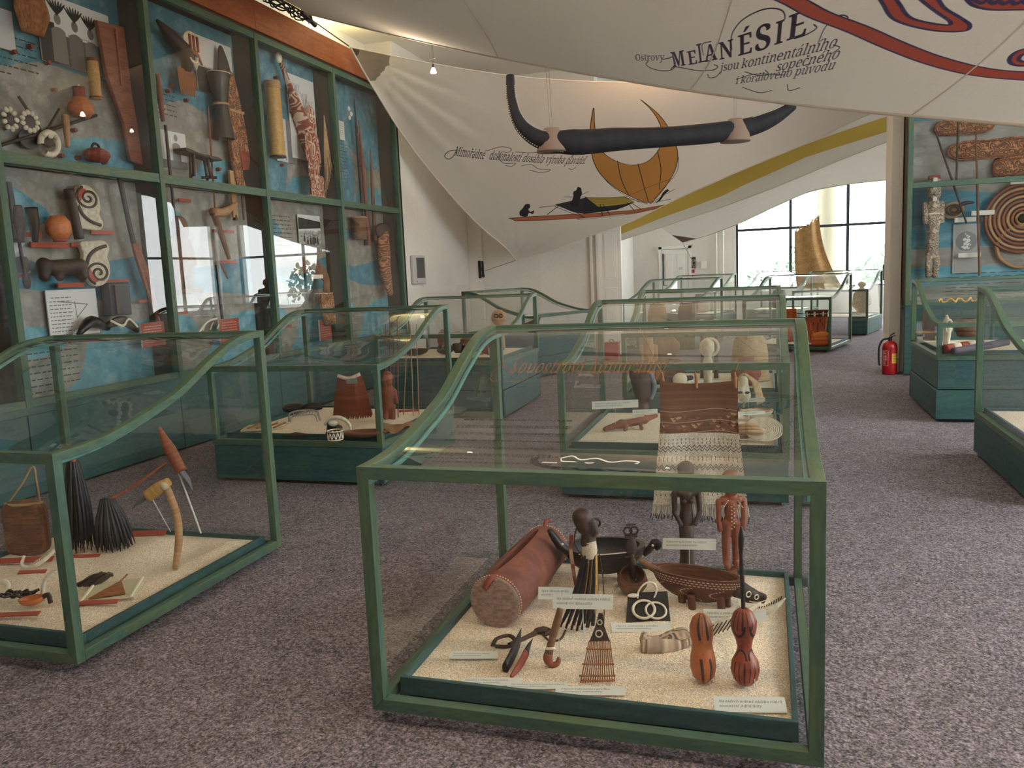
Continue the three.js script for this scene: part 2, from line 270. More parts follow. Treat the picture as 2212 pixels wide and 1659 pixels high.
displayCase('tall-plinth green case of small carvings and shells, behind the fibre skirt case', at0(-4.297, -8.467), 0, 0.6, { courses: 2 });
displayCase('raised green case with two round spiral discs, third in the middle row', at0(-1.388, -8.1), 0, 0.31);
displayCase('green case on a two-board plinth by the red fire extinguisher', at0(1.543, -8.575), 0, 0.6, { courses: 2 });
displayCase('empty raised green case with bare sand, cut off at the right edge', at0(1.575, -5.703), 0, 0.31, { amp: 0.02 });
displayCase('green case turned sideways to the rest, beside the cream partition wall', [-3.7, -12.85], 1.17, 0.6, { courses: 2 });
displayCase('far green case standing in front of the white door', [-1.8, -16.7], -0.3, 0.31);
displayCase('far green case under the left end of the big window', [-1.7, -21.6], -0.3, 0.31);
displayCase('far green case between window and orange textiles', [0.35, -22.6], -0.3, 0.31);
displayCase('low green case full of orange textiles, in the far aisle', [0.552, -15.957], -0.305, 0.05);
displayCase('raised green case with a cream figure, beside the pillar in the far aisle', [1.475, -19.19], -0.3, 0.31);

// ---------- painted canvas sails under the ceiling ----------
const clothBump = dataTex(256, 256, (x, y) => { const q = nA(x * 64, y * 4) * 0.5 + nB(x * 4, y * 64) * 0.5; return [q * 255, q * 255, q * 255]; }, false, [60, 40]);
const lerp3 = (a, b, t) => [a[0] + (b[0] - a[0]) * t, a[1] + (b[1] - a[1]) * t, a[2] + (b[2] - a[2]) * t];
const along = (l, t) => { t = Math.max(0, Math.min(0.99999, t)) * (l.length - 1); const i = Math.floor(t); return lerp3(l[i], l[i + 1], t - i); };
function sailPoint([a, b, l], u, v, sag) {
  const p = lerp3(along(a, u), along(b, u), v), q = along(l, v), m = lerp3(a[0], b[0], v);
  return [p[0] + (1 - u) * (q[0] - m[0]), p[1] + (1 - u) * (q[1] - m[1]) - (sag ? sag * 4 * v * (1 - v) * Math.min(1, 4 * u * (1 - u)) : 0), p[2] + (1 - u) * (q[2] - m[2])];
}
const S1 = [[[-5.35,4.816,-9.198],[-4.93,4.632,-8.939],[-4.51,4.449,-8.68],[-4.089,4.266,-8.421],[-3.668,4.086,-8.162],[-3.247,3.908,-7.902],[-2.825,3.731,-7.642],[-2.402,3.558,-7.381],[-1.977,3.389,-7.12],[-1.552,3.223,-6.858],[-1.125,3.061,-6.595],[-.698,2.901,-6.332],[-.269,2.749,-6.068],[.161,2.604,-5.802],[.594,2.467,-5.536],[1.029,2.339,-5.268],[1.463,2.21,-5.0]],[[-5.35,5.05,-3.2],[-4.791,4.997,-2.95],[-4.231,4.944,-2.7],[-3.672,4.891,-2.45],[-3.112,4.838,-2.2],[-2.553,4.784,-1.95],[-1.994,4.731,-1.7],[-1.434,4.678,-1.45],[-.875,4.625,-1.2],[-.316,4.572,-.95],[.244,4.519,-.7],[.803,4.466,-.45],[1.363,4.412,-.2],[1.922,4.359,.05],[2.481,4.306,.3],[3.041,4.253,.55],[3.6,4.2,.8]],[[-5.35,4.816,-9.198],[-5.35,4.83,-8.823],[-5.35,4.845,-8.448],[-5.35,4.859,-8.073],[-5.35,4.874,-7.698],[-5.35,4.889,-7.324],[-5.35,4.903,-6.949],[-5.35,4.918,-6.574],[-5.35,4.933,-6.199],[-5.35,4.947,-5.824],[-5.35,4.962,-5.449],[-5.35,4.977,-5.074],[-5.35,4.991,-4.699],[-5.35,5.006,-4.325],[-5.35,5.021,-3.95],[-5.35,5.035,-3.575],[-5.35,5.05,-3.2]]], S2 = [[[-5.35,4.7,-10.421],[-4.899,4.602,-10.676],[-4.445,4.508,-10.925],[-3.985,4.422,-11.167],[-3.517,4.346,-11.397],[-3.038,4.287,-11.61],[-2.552,4.242,-11.807],[-2.058,4.21,-11.988],[-1.562,4.183,-12.164],[-1.066,4.157,-12.338],[-.567,4.138,-12.506],[-.064,4.127,-12.663],[.441,4.122,-12.813],[.947,4.119,-12.961],[1.453,4.117,-13.108],[1.96,4.117,-13.252],[2.466,4.117,-13.396]],[[-4.348,1.822,-14.4],[-3.901,1.9,-14.428],[-3.466,2.021,-14.397],[-3.033,2.157,-14.345],[-2.592,2.269,-14.328],[-2.161,2.399,-14.282],[-1.749,2.567,-14.185],[-1.336,2.734,-14.088],[-.915,2.887,-14.011],[-.491,3.036,-13.941],[-.063,3.176,-13.883],[.367,3.313,-13.83],[.792,3.461,-13.761],[1.212,3.616,-13.682],[1.634,3.768,-13.607],[2.057,3.917,-13.536],[2.481,4.066,-13.465]],[[-5.35,4.7,-10.421],[-5.329,4.51,-10.671],[-5.308,4.32,-10.921],[-5.285,4.13,-11.172],[-5.263,3.939,-11.422],[-5.233,3.751,-11.673],[-5.189,3.566,-11.923],[-5.132,3.383,-12.174],[-5.067,3.202,-12.424],[-4.996,3.023,-12.674],[-4.922,2.846,-12.923],[-4.841,2.669,-13.172],[-4.752,2.496,-13.42],[-4.649,2.328,-13.665],[-4.522,2.168,-13.906],[-4.412,2.003,-14.15],[-4.348,1.822,-14.4]]], S3 = [[[-3.513,2.88,-16.021],[-3.098,3.034,-16.048],[-2.684,3.189,-16.075],[-2.269,3.344,-16.102],[-1.854,3.495,-16.13],[-1.436,3.639,-16.16],[-1.015,3.774,-16.193],[-.593,3.903,-16.227],[-.168,4.027,-16.263],[.258,4.144,-16.302],[.685,4.255,-16.341],[1.114,4.356,-16.384],[1.545,4.447,-16.429],[1.977,4.532,-16.477],[2.411,4.613,-16.525],[2.844,4.693,-16.574],[3.277,4.777,-16.621]],[[-3.598,1.883,-16.258],[-3.164,2.016,-16.293],[-2.728,2.146,-16.329],[-2.29,2.266,-16.369],[-1.85,2.383,-16.409],[-1.412,2.504,-16.448],[-.975,2.627,-16.487],[-.539,2.758,-16.523],[-.106,2.896,-16.557],[.326,3.042,-16.589],[.753,3.198,-16.617],[1.181,3.355,-16.645],[1.611,3.502,-16.677],[2.043,3.647,-16.709],[2.473,3.796,-16.74],[2.902,3.947,-16.77],[3.332,4.098,-16.8]],[[-3.513,2.88,-16.021],[-3.518,2.818,-16.036],[-3.524,2.756,-16.051],[-3.529,2.693,-16.065],[-3.534,2.631,-16.08],[-3.54,2.569,-16.095],[-3.545,2.506,-16.11],[-3.55,2.444,-16.125],[-3.556,2.382,-16.139],[-3.561,2.319,-16.154],[-3.566,2.257,-16.169],[-3.572,2.195,-16.184],[-3.577,2.132,-16.199],[-3.582,2.07,-16.213],[-3.588,2.008,-16.228],[-3.593,1.945,-16.243],[-3.598,1.883,-16.258]]], S4 = [[[-3.297,3.269,-19.0],[-2.89,3.371,-18.865],[-2.485,3.479,-18.726],[-2.08,3.586,-18.587],[-1.672,3.686,-18.454],[-1.259,3.773,-18.334],[-.838,3.842,-18.231],[-.411,3.896,-18.142],[.021,3.939,-18.064],[.455,3.972,-17.995],[.89,3.998,-17.933],[1.326,4.012,-17.883],[1.764,4.014,-17.844],[2.203,4.008,-17.813],[2.643,3.998,-17.786],[3.083,3.988,-17.759],[3.522,3.983,-17.727]],[[-1.9,2.132,-20.0],[-1.548,2.209,-19.895],[-1.2,2.292,-19.784],[-.864,2.393,-19.657],[-.534,2.505,-19.519],[-.214,2.63,-19.37],[.103,2.758,-19.217],[.426,2.879,-19.071],[.753,2.996,-18.928],[1.101,3.072,-18.825],[1.47,3.107,-18.759],[1.842,3.129,-18.707],[2.213,3.139,-18.666],[2.586,3.148,-18.626],[2.957,3.159,-18.584],[3.329,3.17,-18.542],[3.701,3.181,-18.5]],[[-3.297,3.269,-19.0],[-3.213,3.196,-19.065],[-3.129,3.123,-19.13],[-3.045,3.05,-19.195],[-2.961,2.977,-19.259],[-2.876,2.904,-19.323],[-2.79,2.832,-19.387],[-2.703,2.761,-19.449],[-2.615,2.69,-19.512],[-2.527,2.62,-19.573],[-2.438,2.55,-19.635],[-2.349,2.48,-19.696],[-2.259,2.41,-19.757],[-2.17,2.34,-19.818],[-2.08,2.271,-19.879],[-1.99,2.201,-19.939],[-1.9,2.132,-20.0]]];
const cloth = (t) => new THREE.MeshPhysicalMaterial({ map: t, color: t ? 0xffffff : 0xe9e3da, roughness: 1, transmission: 0.22, thickness: 0, bumpMap: clothBump, bumpScale: 0.0008, side: THREE.DoubleSide });
const weave = (x, w, h, base, f) => { x.fillStyle = base; x.fillRect(0, 0, w, h); x.globalAlpha = 0.05; for (let i = 0; i < 700; i++) { x.fillStyle = rnd() < 0.5 ? '#ffffff' : '#9a8f84'; x.fillRect(rnd(0, w), rnd(0, h), rnd(20, 160), rnd(1, 3)); } x.globalAlpha = 1; };
// a pen that writes in its own frame: origin, one step along the line, one step down
function pen(x, W, H, sv, [o, a, b], draw) { const f = (p) => [p[0] * W, p[1] * sv * H], O = f(o), A = f(a), B = f(b); x.save(); x.setTransform((A[0] - O[0]) / 100, (A[1] - O[1]) / 100, (B[0] - O[0]) / 100, (B[1] - O[1]) / 100, O[0], O[1]); draw(x); x.restore(); }
const curve = (x, pts, close) => { const p = smooth2(pts, pts.length * 8, close); x.beginPath(); p.forEach(([a, b], i) => i ? x.lineTo(a, b) : x.moveTo(a, b)); if (close) x.closePath(); };
const stroke = (x, w, pts, c) => { x.lineWidth = w; if (c) x.strokeStyle = c; curve(x, pts, false); x.stroke(); };
function fold(n, amp) { return (u, v) => amp * Math.sin(v * n + 3 * nA(u * 4, v * 6)) * Math.exp(-u * 7); }
{
  const W = 2048, H = 1024, sv = 2.5, toC = (l) => l.map(([u, v]) => [u * W, v * sv * H]);
  const t1 = canvasTex(W, H, (x) => {
    weave(x, W, H, '#d9d1c6'); const ink = '#2c2438'; x.lineCap = x.lineJoin = 'round';
    pen(x, W, H, sv, [[.706,.072],[.747,.081],[.734,-.098]], (c) => {
      c.fillStyle = ink; c.strokeStyle = ink;
      const put = (s, px, py, size, ang, font, sx = 1) => { c.save(); c.translate(px, py); c.rotate(ang); c.scale(sx, 1); c.font = font.replace('$', size); c.fillText(s, 0, 0); c.restore(); };
      put('M', -51, -4, 36, -0.1, 'bold $px serif', 0.95); put('E', -14, -8, 32, -0.12, 'bold $px serif', 1.05); put('L', 8, -11, 42, -0.14, '$px serif', 0.9); put('A', 24, -12, 36, -0.15, 'bold $px serif', 1.0); put('N', 54, -15, 36, -0.15, 'bold $px serif', 1.05); put('É', 91, -20, 40, -0.16, 'bold $px serif', 1.1); put('S', 122, -25, 46, -0.16, 'bold $px serif', 1.15); put('I', 156, -32, 40, -0.16, 'bold $px serif', 1.0); put('E', 176, -36, 42, -0.17, 'bold $px serif', 1.2);
      put('Ostrovy', -143, -15, 17, -0.02, 'italic $px serif', 1.15); put('jsou', 57, 3, 18, -0.12, 'italic $px serif', 1.1); put('kontinentálního', 100, -2, 19, -0.13, 'italic $px serif', 1.12); put('sopečného', 170, 4, 18, -0.13, 'italic $px serif', 1.15); put('i korálového původu', 93, 24, 17, -0.11, 'italic $px serif', 1.08);
      for (const [w, p] of [[1.5, [[-110, -14], [-117, -8], [-110, -2], [-80, 4], [-52, 0], [-44, -9], [-48, -22], [-58, -20], [-72, -18]]], [1.4, [[-56, 0], [-50, -4], [10, 2], [45, 0], [52, -5], [44, -8]]], [1.6, [[78, -30], [76, -50], [90, -66], [130, -77], [160, -72], [166, -64], [160, -58]]], [1.3, [[20, -24], [18, -40], [36, -44]]], [1.4, [[190, -38], [210, -42], [222, -48], [216, -52]]], [1.2, [[232, -30], [236, -48], [252, -58], [266, -54], [258, -46]]], [1.1, [[94, 16], [130, 8], [190, 10]]], [1.1, [[110, 30], [150, 38], [172, 34]]], [1.1, [[200, 24], [206, 33], [226, 29]]], [1.2, [[30, 8], [34, 14], [50, 12], [58, 4]]], [1.1, [[110, 4], [140, 10], [158, 8], [150, 2]]], [1.1, [[258, -26], [270, -22], [262, -16]]]]) stroke(c, w, p, ink);
    });
    const red = '#a2493a', edge = '#3a3358', band = (pts, w) => { const p = toC(pts); stroke(x, w + 7, p, edge); stroke(x, w, p, red); };
    band([[.725,.256],[.754,.226],[.779,.197],[.811,.168],[.845,.135],[.877,.108],[.906,.089],[.925,.081],[.955,.075]], 26);
    const blob = (pts, hole) => { const p = smooth2(toC(pts), 90), h = hole && smooth2(toC(hole), 80); x.fillStyle = red; x.strokeStyle = edge; x.lineWidth = 5; x.beginPath(); p.forEach(([a, b], i) => i ? x.lineTo(a, b) : x.moveTo(a, b)); x.closePath(); if (h) { h.forEach(([a, b], i) => i ? x.lineTo(a, b) : x.moveTo(a, b)); x.closePath(); } x.fill('evenodd'); x.stroke(); };
    blob([[.808,.227],[.818,.201],[.831,.179],[.85,.163],[.868,.154],[.88,.153],[.879,.161],[.869,.174],[.855,.19],[.834,.22]], [[.816,.225],[.827,.201],[.84,.18],[.855,.169],[.867,.164],[.866,.168],[.851,.187],[.834,.21],[.827,.222]]);
    blob([[.925,.119],[.922,.115],[.923,.104],[.929,.095],[.936,.093],[.941,.101],[.935,.115]], [[.928,.112],[.927,.108],[.929,.102],[.934,.099],[.937,.103],[.933,.111]]);
    blob([[.86,.209],[.868,.192],[.881,.182],[.894,.178],[.91,.176],[.902,.195]]);
    x.strokeStyle = edge; x.lineWidth = 6; x.beginPath(); toC([[.866,.199],[.873,.192],[.874,.197],[.88,.189],[.88,.194],[.886,.187],[.887,.192],[.892,.185],[.893,.19],[.898,.184]]).forEach(([a, b], i) => i ? x.lineTo(a, b) : x.moveTo(a, b)); x.stroke();
  });
  t1.flipY = false; t1.wrapS = t1.wrapT = THREE.ClampToEdgeWrapping;
  const s = thing('canvas_sail', 'large cream canvas sail overhead lettered MELANÉSIE with a red painted border', 'sail'), m1 = cloth(t1), dark = cloth(null); dark.color.set(0x6b5a4a);
  const f = fold(40, 0.02), P = (u, v) => { const p = sailPoint(S1, u, v, 0.35); p[1] += f(u, v) * sat(v * 6); return p; };
  const seams = [0.018, 0.452, 0.712, 0.905, 1];
  for (let k = 0; k + 1 < seams.length; k++) {
    const [a, b] = [seams[k], seams[k + 1]], g = grid(28, 40, (u, v) => P(a + (b - a) * u, v)), uv = g.attributes.uv;
    for (let i = 0; i < uv.count; i++) uv.setXY(i, a + (b - a) * uv.getX(i), uv.getY(i) * sv);
    mesh('cloth_panel', g, m1, s);
    if (k) mesh('seam', wire(Array.from({ length: 24 }, (_, i) => { const p = P(a + 0.004 * Math.sin(i * 0.7), i / 23); p[1] -= 0.001; return p; }), 0.004, 60), hex(0xdcd4c8, 1), s);
  }
  mesh('corner_patch', grid(6, 20, (u, v) => { const p = P(0.019 * u, v); p[1] -= 0.004; return p; }), hex(0x5f5044, 1), s);
  mesh('hem', wire(Array.from({ length: 40 }, (_, i) => P(0.01 + 0.99 * i / 39, 0)), 0.011, 120), hex(0xcfc6ba, 1), s);
}
{
  const W = 2048, H = 1024, sv = 1, toC = (l) => l.map(([u, v]) => [u * W, v * H]);
  const t2 = canvasTex(W, H, (x) => {
    weave(x, W, H, '#dcd5cb'); x.lineCap = x.lineJoin = 'round'; const ink = '#1d1a22';
    x.fillStyle = '#8d8176'; x.beginPath(); toC([[-.008,-.014],[.066,-.004],[.05,.039],[.012,.106],[-.002,.12],[-.018,.02]]).forEach(([a, b], i) => i ? x.lineTo(a, b) : x.moveTo(a, b)); x.closePath(); x.fill();
    x.fillStyle = '#4c3d33'; x.beginPath(); toC([[-.008,-.014],[.017,-.006],[.007,.021],[-.005,.042],[-.018,.02]]).forEach(([a, b], i) => i ? x.lineTo(a, b) : x.moveTo(a, b)); x.closePath(); x.fill();
    const poly = (pts, fill, w, sm = true) => { const p = toC(pts); if (sm) curve(x, p, true); else { x.beginPath(); p.forEach(([a, b], i) => i ? x.lineTo(a, b) : x.moveTo(a, b)); x.closePath(); } if (fill) { x.fillStyle = fill; x.fill(); } if (w) { x.lineWidth = w; x.strokeStyle = ink; x.stroke(); } };
    const line = (pts, w, c = ink) => stroke(x, w, toC(pts), c);
    const hornR = [[.471,.123],[.493,.243],[.501,.415],[.489,.618],[.461,.761],[.412,.876],[.366,.927],[.34,.798],[.326,.677],[.323,.565],[.334,.447],[.355,.311],[.382,.163],[.371,.259],[.36,.362],[.357,.473],[.372,.551],[.395,.602],[.424,.607],[.457,.543],[.482,.429],[.488,.288],[.481,.188]];
    poly(hornR, '#b27d3a', 3);
    x.save(); curve(x, toC(hornR), true); x.clip(); x.globalAlpha = 0.35; for (let i = 0; i < 900; i++) { const [cx, cy] = [rnd(0.2, 0.7) * W, rnd(0.2, 1) * H]; x.strokeStyle = rnd() < 0.5 ? '#8a5a24' : '#d09a50'; x.lineWidth = 1; x.beginPath(); x.moveTo(cx, cy); x.lineTo(cx + 26, cy - 16); x.stroke(); } x.restore();
    line([[.372,.543],[.354,.682],[.343,.811]], 3); line([[.406,.603],[.39,.75],[.364,.924]], 3); line([[.457,.543],[.439,.712],[.406,.864]], 3); line([[.335,.817],[.393,.81],[.452,.816]], 3, '#6b4620');
    line([[.322,.6],[.327,.717],[.348,.893]], 2); line([[.488,.641],[.461,.781],[.366,.941]], 2);
    poly([[.074,.759],[.125,.779],[.208,.832],[.29,.893],[.356,.959],[.405,1.011],[.363,.99],[.284,.914],[.199,.859],[.117,.802],[.081,.781]], '#b3653f', 3, false);
    line([[.202,.866],[.255,.893],[.354,.972],[.396,1.011]], 3, '#7c4a36'); line([[.2,.872],[.272,.916],[.374,.997]], 2);
    poly([[.189,.743],[.26,.738],[.292,.772],[.223,.838],[.211,.819]], '#2b2b33', 2, false); poly([[.26,.738],[.333,.809],[.339,.877],[.266,.824]], '#a9913c', 2, false); poly([[.26,.738],[.266,.824],[.339,.877],[.293,.881],[.224,.842]], '#23242c', 1, false);
    for (let i = 0; i < 5; i++) { const a = i / 5; line([[0, 0], [1, 1]].map(([q]) => { const A = [[.26,.745],[.332,.812],[.267,.816],[.338,.871]], p = q ? [A[1][0] + (A[3][0] - A[1][0]) * a, A[1][1] + (A[3][1] - A[1][1]) * a] : [A[0][0] + (A[2][0] - A[0][0]) * a, A[0][1] + (A[2][1] - A[0][1]) * a]; return p; }), 1.5, '#4c4420'); }
    for (const l of [[[.153,.736],[.22,.761]], [[.155,.79],[.197,.752]], [[.219,.706],[.261,.735]], [[.185,.754],[.216,.862]], [[.211,.783],[.219,.873]], [[.275,.809],[.255,.893]], [[.28,.814],[.271,.903]], [[.326,.856],[.324,.94]], [[.332,.866],[.339,.948]], [[.331,.811],[.36,.931]], [[.363,.937],[.432,.913]], [[.365,.93],[.411,.977]]]) line(l, 3);
    // crew, as flat silhouettes
    poly([[.133,.701],[.139,.705],[.135,.724],[.128,.734],[.128,.749],[.137,.746],[.128,.765],[.124,.753],[.112,.771],[.101,.76],[.107,.736],[.118,.722]], ink, 0);
    poly([[.261,.658],[.265,.669],[.262,.687],[.259,.705],[.25,.726],[.229,.786],[.223,.785],[.235,.744],[.22,.782],[.215,.776],[.236,.717],[.246,.682],[.253,.676]], ink, 0); line([[.254,.715],[.274,.703]], 2);
    poly([[.419,.888],[.408,.896],[.391,.931],[.377,.952],[.387,.951],[.405,.92],[.42,.901]], ink, 0); line([[.414,.889],[.421,.911]], 2.5);
    pen(x, W, H, 1, [[.075,.409],[.166,.422],[-.001,.638]], (c) => {
      c.fillStyle = c.strokeStyle = ink;
      ['Mimořádné', 'dokonalosti', 'dosáhla', 'výroba', 'plavidel.'].forEach((s, i) => { c.save(); c.translate([-8, 66, 138, 188, 234][i], [0, 7, 14, 19, 25][i]); c.rotate(0.1); c.font = 'italic 27px serif'; c.scale([64, 68, 46, 42, 46][i] / c.measureText(s).width, 1); c.fillText(s, 0, 0); c.restore(); });
      for (const [w, p] of [[1.2, [[0, -12], [-18, -8], [-26, 2], [-20, 8], [-10, 4], [-2, -10]]], [1, [[60, -12], [90, -22], [110, -16], [104, -8], [92, -10], [88, 4], [100, 16], [126, 18], [118, 24], [105, 22]]], [1, [[120, -10], [150, -8], [190, -10], [204, -4]]], [1, [[140, 24], [160, 22], [180, 34], [206, 38], [190, 44], [160, 36]]], [1, [[240, 10], [252, -2], [262, 2]]], [1, [[246, 38], [256, 42], [262, 36]]]]) stroke(c, w, p, ink);
    });
  });
  t2.flipY = false; t2.wrapS = t2.wrapT = THREE.ClampToEdgeWrapping;
  const s = thing('canvas_sail', 'cream canvas sail painted with an outrigger boat under a crescent sail', 'sail'), cornerFold = (a, b, n, amp, fall) => { const r = Math.hypot(a * 2.4, b), th = Math.atan2(b, a * 2.4); return amp * Math.min(1, r * 9) * Math.exp(-r * fall) * (Math.sin(th * n) + 0.5 * Math.sin(th * n * 1.9 + 1)); }, f = (u, v) => cornerFold(u, v, 17, 0.05, 4) + cornerFold(u, 1 - v, 26, 0.05, 7);
  const P = (u, v) => { const p = sailPoint(S2, u, v); p[2] += f(u, v) - 0.25 * Math.sin(PI * Math.min(1, u * 1.2)) * Math.sin(PI * v); return p; };
  mesh('cloth_panel', grid(110, 80, P), cloth(t2), s);
  const hem = hex(0xd6cdc0, 1);
  mesh('hem', wire(Array.from({ length: 40 }, (_, i) => P(0, i / 39)), 0.014, 120), hem, s);
  mesh('hem', wire(Array.from({ length: 40 }, (_, i) => P(i / 39, 0)), 0.008, 120), hem, s);
  mesh('hem', wire(Array.from({ length: 40 }, (_, i) => P(i / 39, 1)), 0.008, 120), hem, s);
  const rp = thing('guy_rope', 'thin rope from the lower sail corner to the black wall bracket', 'rope');
  mesh('rope', rod([-4.348,1.822,-14.4], [-5.152,1.658,-14.98], 0.006), MAT.rope, rp);
  const br = thing('wall_bracket', 'black cleat bracket screwed to the cream wall corner', 'bracket', [-5.24,1.688,-15.02]);
  mesh('back_plate', rspan(-0.055, -0.005, -0.17, 0.17, 0, 0.03), MAT.black, br); mesh('cleat', [rspan(0.02, 0.06, -0.15, 0.16, 0.02, 0.05), rspan(-0.02, 0.04, -0.03, 0.03, 0, 0.03)], MAT.black, br); mesh('shackle', torus(0.03, 0.006).translate(0.05, -0.12, 0.06), MAT.metal, br);
}
{
  const yel = (k, dark) => { const t = canvasTex(512, 512, (x, w, h) => { weave(x, w, h, '#d9d3ca'); k(x, w, h); }); t.flipY = false; t.wrapS = t.wrapT = THREE.ClampToEdgeWrapping; return cloth(t); };
  const s3 = thing('canvas_sail', 'cream canvas sail with a broad ochre stripe, behind the painted boat', 'sail');
  mesh('cloth_panel', grid(50, 20, (u, v) => { const p = sailPoint(S3, u, v); p[2] -= 0.2 * Math.sin(PI * u) * Math.sin(PI * v); return p; }), yel((x, w, h) => { x.fillStyle = '#c2a750'; x.beginPath(); const lo = [[.014,.852],[.127,.881],[.249,.835],[.4,.818],[.453,.772],[.618,.703],[.832,.801],[.978,.824]], hi = [[.979,.531],[.803,.496],[.613,.491],[.449,.529],[.291,.607],[.123,.737],[.014,.699]]; [...lo, ...hi].forEach(([u, v], i) => i ? x.lineTo(u * w, v * h) : x.moveTo(u * w, v * h)); x.closePath(); x.fill(); }), s3);
  mesh('hem', wire(S3[1], 0.01, 80), hex(0xe2dbd0, 1), s3);
  for (const [a, b] of [[S3[0][0], [-3.5, 5.19, -16]], [S3[0][16], [3.3, 5.19, -16.5]]]) mesh('rope', rod(a, b, 0.008), MAT.rope, s3);
  const s4 = thing('canvas_sail', 'plain cream sail with a brown corner, nearest to the window', 'sail');
  mesh('cloth_panel', grid(50, 20, (u, v) => sailPoint(S4, u, v)), yel((x, w, h) => { x.fillStyle = '#5b4a40'; x.beginPath(); [[-.003,.823],[-.004,1.014],[.059,1.006]].forEach(([u, v], i) => i ? x.lineTo(u * w, v * h) : x.moveTo(u * w, v * h)); x.closePath(); x.fill(); }), s4);
  mesh('hem', wire(S4[1], 0.01, 80), hex(0xe2dbd0, 1), s4);
  mesh('rope', rod([-1.9,2.132,-20], [-2.02,1.731,-23.9], 0.008), MAT.rope, thing('guy_rope', 'thin rope from the plain sail corner down to the far door frame', 'rope'));
  const rc = thing('rope_cleat', 'small dark cleat with coiled rope on the far wall by the door', 'cleat', [-1.986,1.678,-23.95]);
  mesh('cleat_plate', rspan(-0.06, 0.06, -0.16, 0.14, -0.04, 0.0), MAT.metal, rc); mesh('rope_coil', [torus(0.07, 0.014), torus(0.05, 0.014).scale(1, 1.5, 1).translate(0.02, -0.05, 0.02)], MAT.rope, rc);
  // knotted ropes where the big sail is tied to the cornice
  const kn = thing('lashing_ropes', 'tangled dark ropes lashing the big sail to the wooden cornice', 'rope');
  for (let i = 0; i < 6; i++) mesh('rope', wire(Array.from({ length: 7 }, (_, k) => [-5.4 + 0.05 * Math.sin(k * 2 + i), 4.8 + 0.05 * Math.sin(k * 1.7 + i * 2), -8.4 - k * 0.16 - i * 0.03]), 0.009, 40), MAT.black, kn);
  mesh('rope', rod([-5.33,4.796,-9.214], [-5.36, 4.71, -10.4], 0.008), MAT.black, kn); mesh('shackle', [torus(0.04, 0.014).rotateY(1).translate(-5.34, 4.79, -9.35), rod([-5.34, 4.82, -9.2], [-5.34, 4.74, -9.5], 0.03)], MAT.black, kn);
}
// ---------- the hanging canoe ----------
{
  const c = thing('model_canoe', 'long black outrigger canoe model hung before the painted sail', 'canoe', [-1.286,3.038,-9.639]), o = V(-1.286,3.038,-9.639), L = (l) => l.map((p) => V(...p).sub(o).toArray());
  const path = L([[-2.692,3.748,-8.981], [-2.677,3.485,-8.948], [-2.591,3.217,-8.958], [-2.4,3.052,-9.026], [-2.044,3.007,-9.185], [-1.62,3.033,-9.428], [-1.135,3.052,-9.689], [-.592,3.098,-10.025], [-.186,3.165,-10.268], [.098,3.278,-10.426], [.292,3.408,-10.558]]);
  const hullMat = std({ map: cloudTex([20, 20, 26], [32, 29, 33], 8, 0.3, 0.4), roughness: 0.8 });
  mesh('hull', limb(path, [0.045, 0.06, 0.1, 0.14, 0.132, 0.118, 0.112, 0.115, 0.115, 0.1, 0.06], 18, 80, 1), hullMat, c);
  const edge = hex(0xb8b4a8, 0.8), crv = new THREE.CatmullRomCurve3(path.map((p) => V(...p))), fwd = V(-0.3, 0, -0.95);
  for (const [s, t0, t1] of [[1, 0.03, 0.25], [-1, 0.03, 0.27], [1, 0.86, 0.99]]) { const g = []; for (let i = 0; i < 42; i++) { const t = t0 + (t1 - t0) * i / 41, p = crv.getPointAt(t), tan = crv.getTangentAt(t), n = V().crossVectors(tan, fwd).normalize(), r = [0.045, 0.06, 0.1, 0.14, 0.132, 0.118, 0.112, 0.115, 0.115, 0.1, 0.06], k = t * 10, a = Math.min(9, Math.floor(k)), R = r[a] + (r[a + 1] - r[a]) * (k - a); p.addScaledVector(n, s * R * 0.86); g.push(ball(0.009, 1, 1, 1, 6).translate(p.x - fwd.x * R * 0.45, p.y, p.z - fwd.z * R * 0.45)); } mesh('shell_inlay', g, edge, c); }
  for (const [px, a, b] of [[0, [-2.273,3.039,-9.085], [-2.462,3.813,-9.591]], [1, [-.349,3.127,-10.158], [-.341,3.916,-10.696]]]) {
    const q = V(...a).sub(o), bag = mesh('leather_sling', limb([[0, 0.125, 0], [0, 0.09, 0], [0, -0.02, 0], [0, -0.135, 0]], [0.07, 0.115, 0.14, 0.15], 14, 12, 1.15), hex(0x8d7668, 0.95), c);
    bag.position.copy(q); bag.rotation.y = 0.2;
    for (const k of [-1, 1]) mesh('string', rod([q.x + k * 0.012, q.y + 0.12, q.z], V(...b).sub(o).add(V(k * 0.03, 1.2, 0)).toArray(), 0.0025), MAT.rope, c);
  }
}

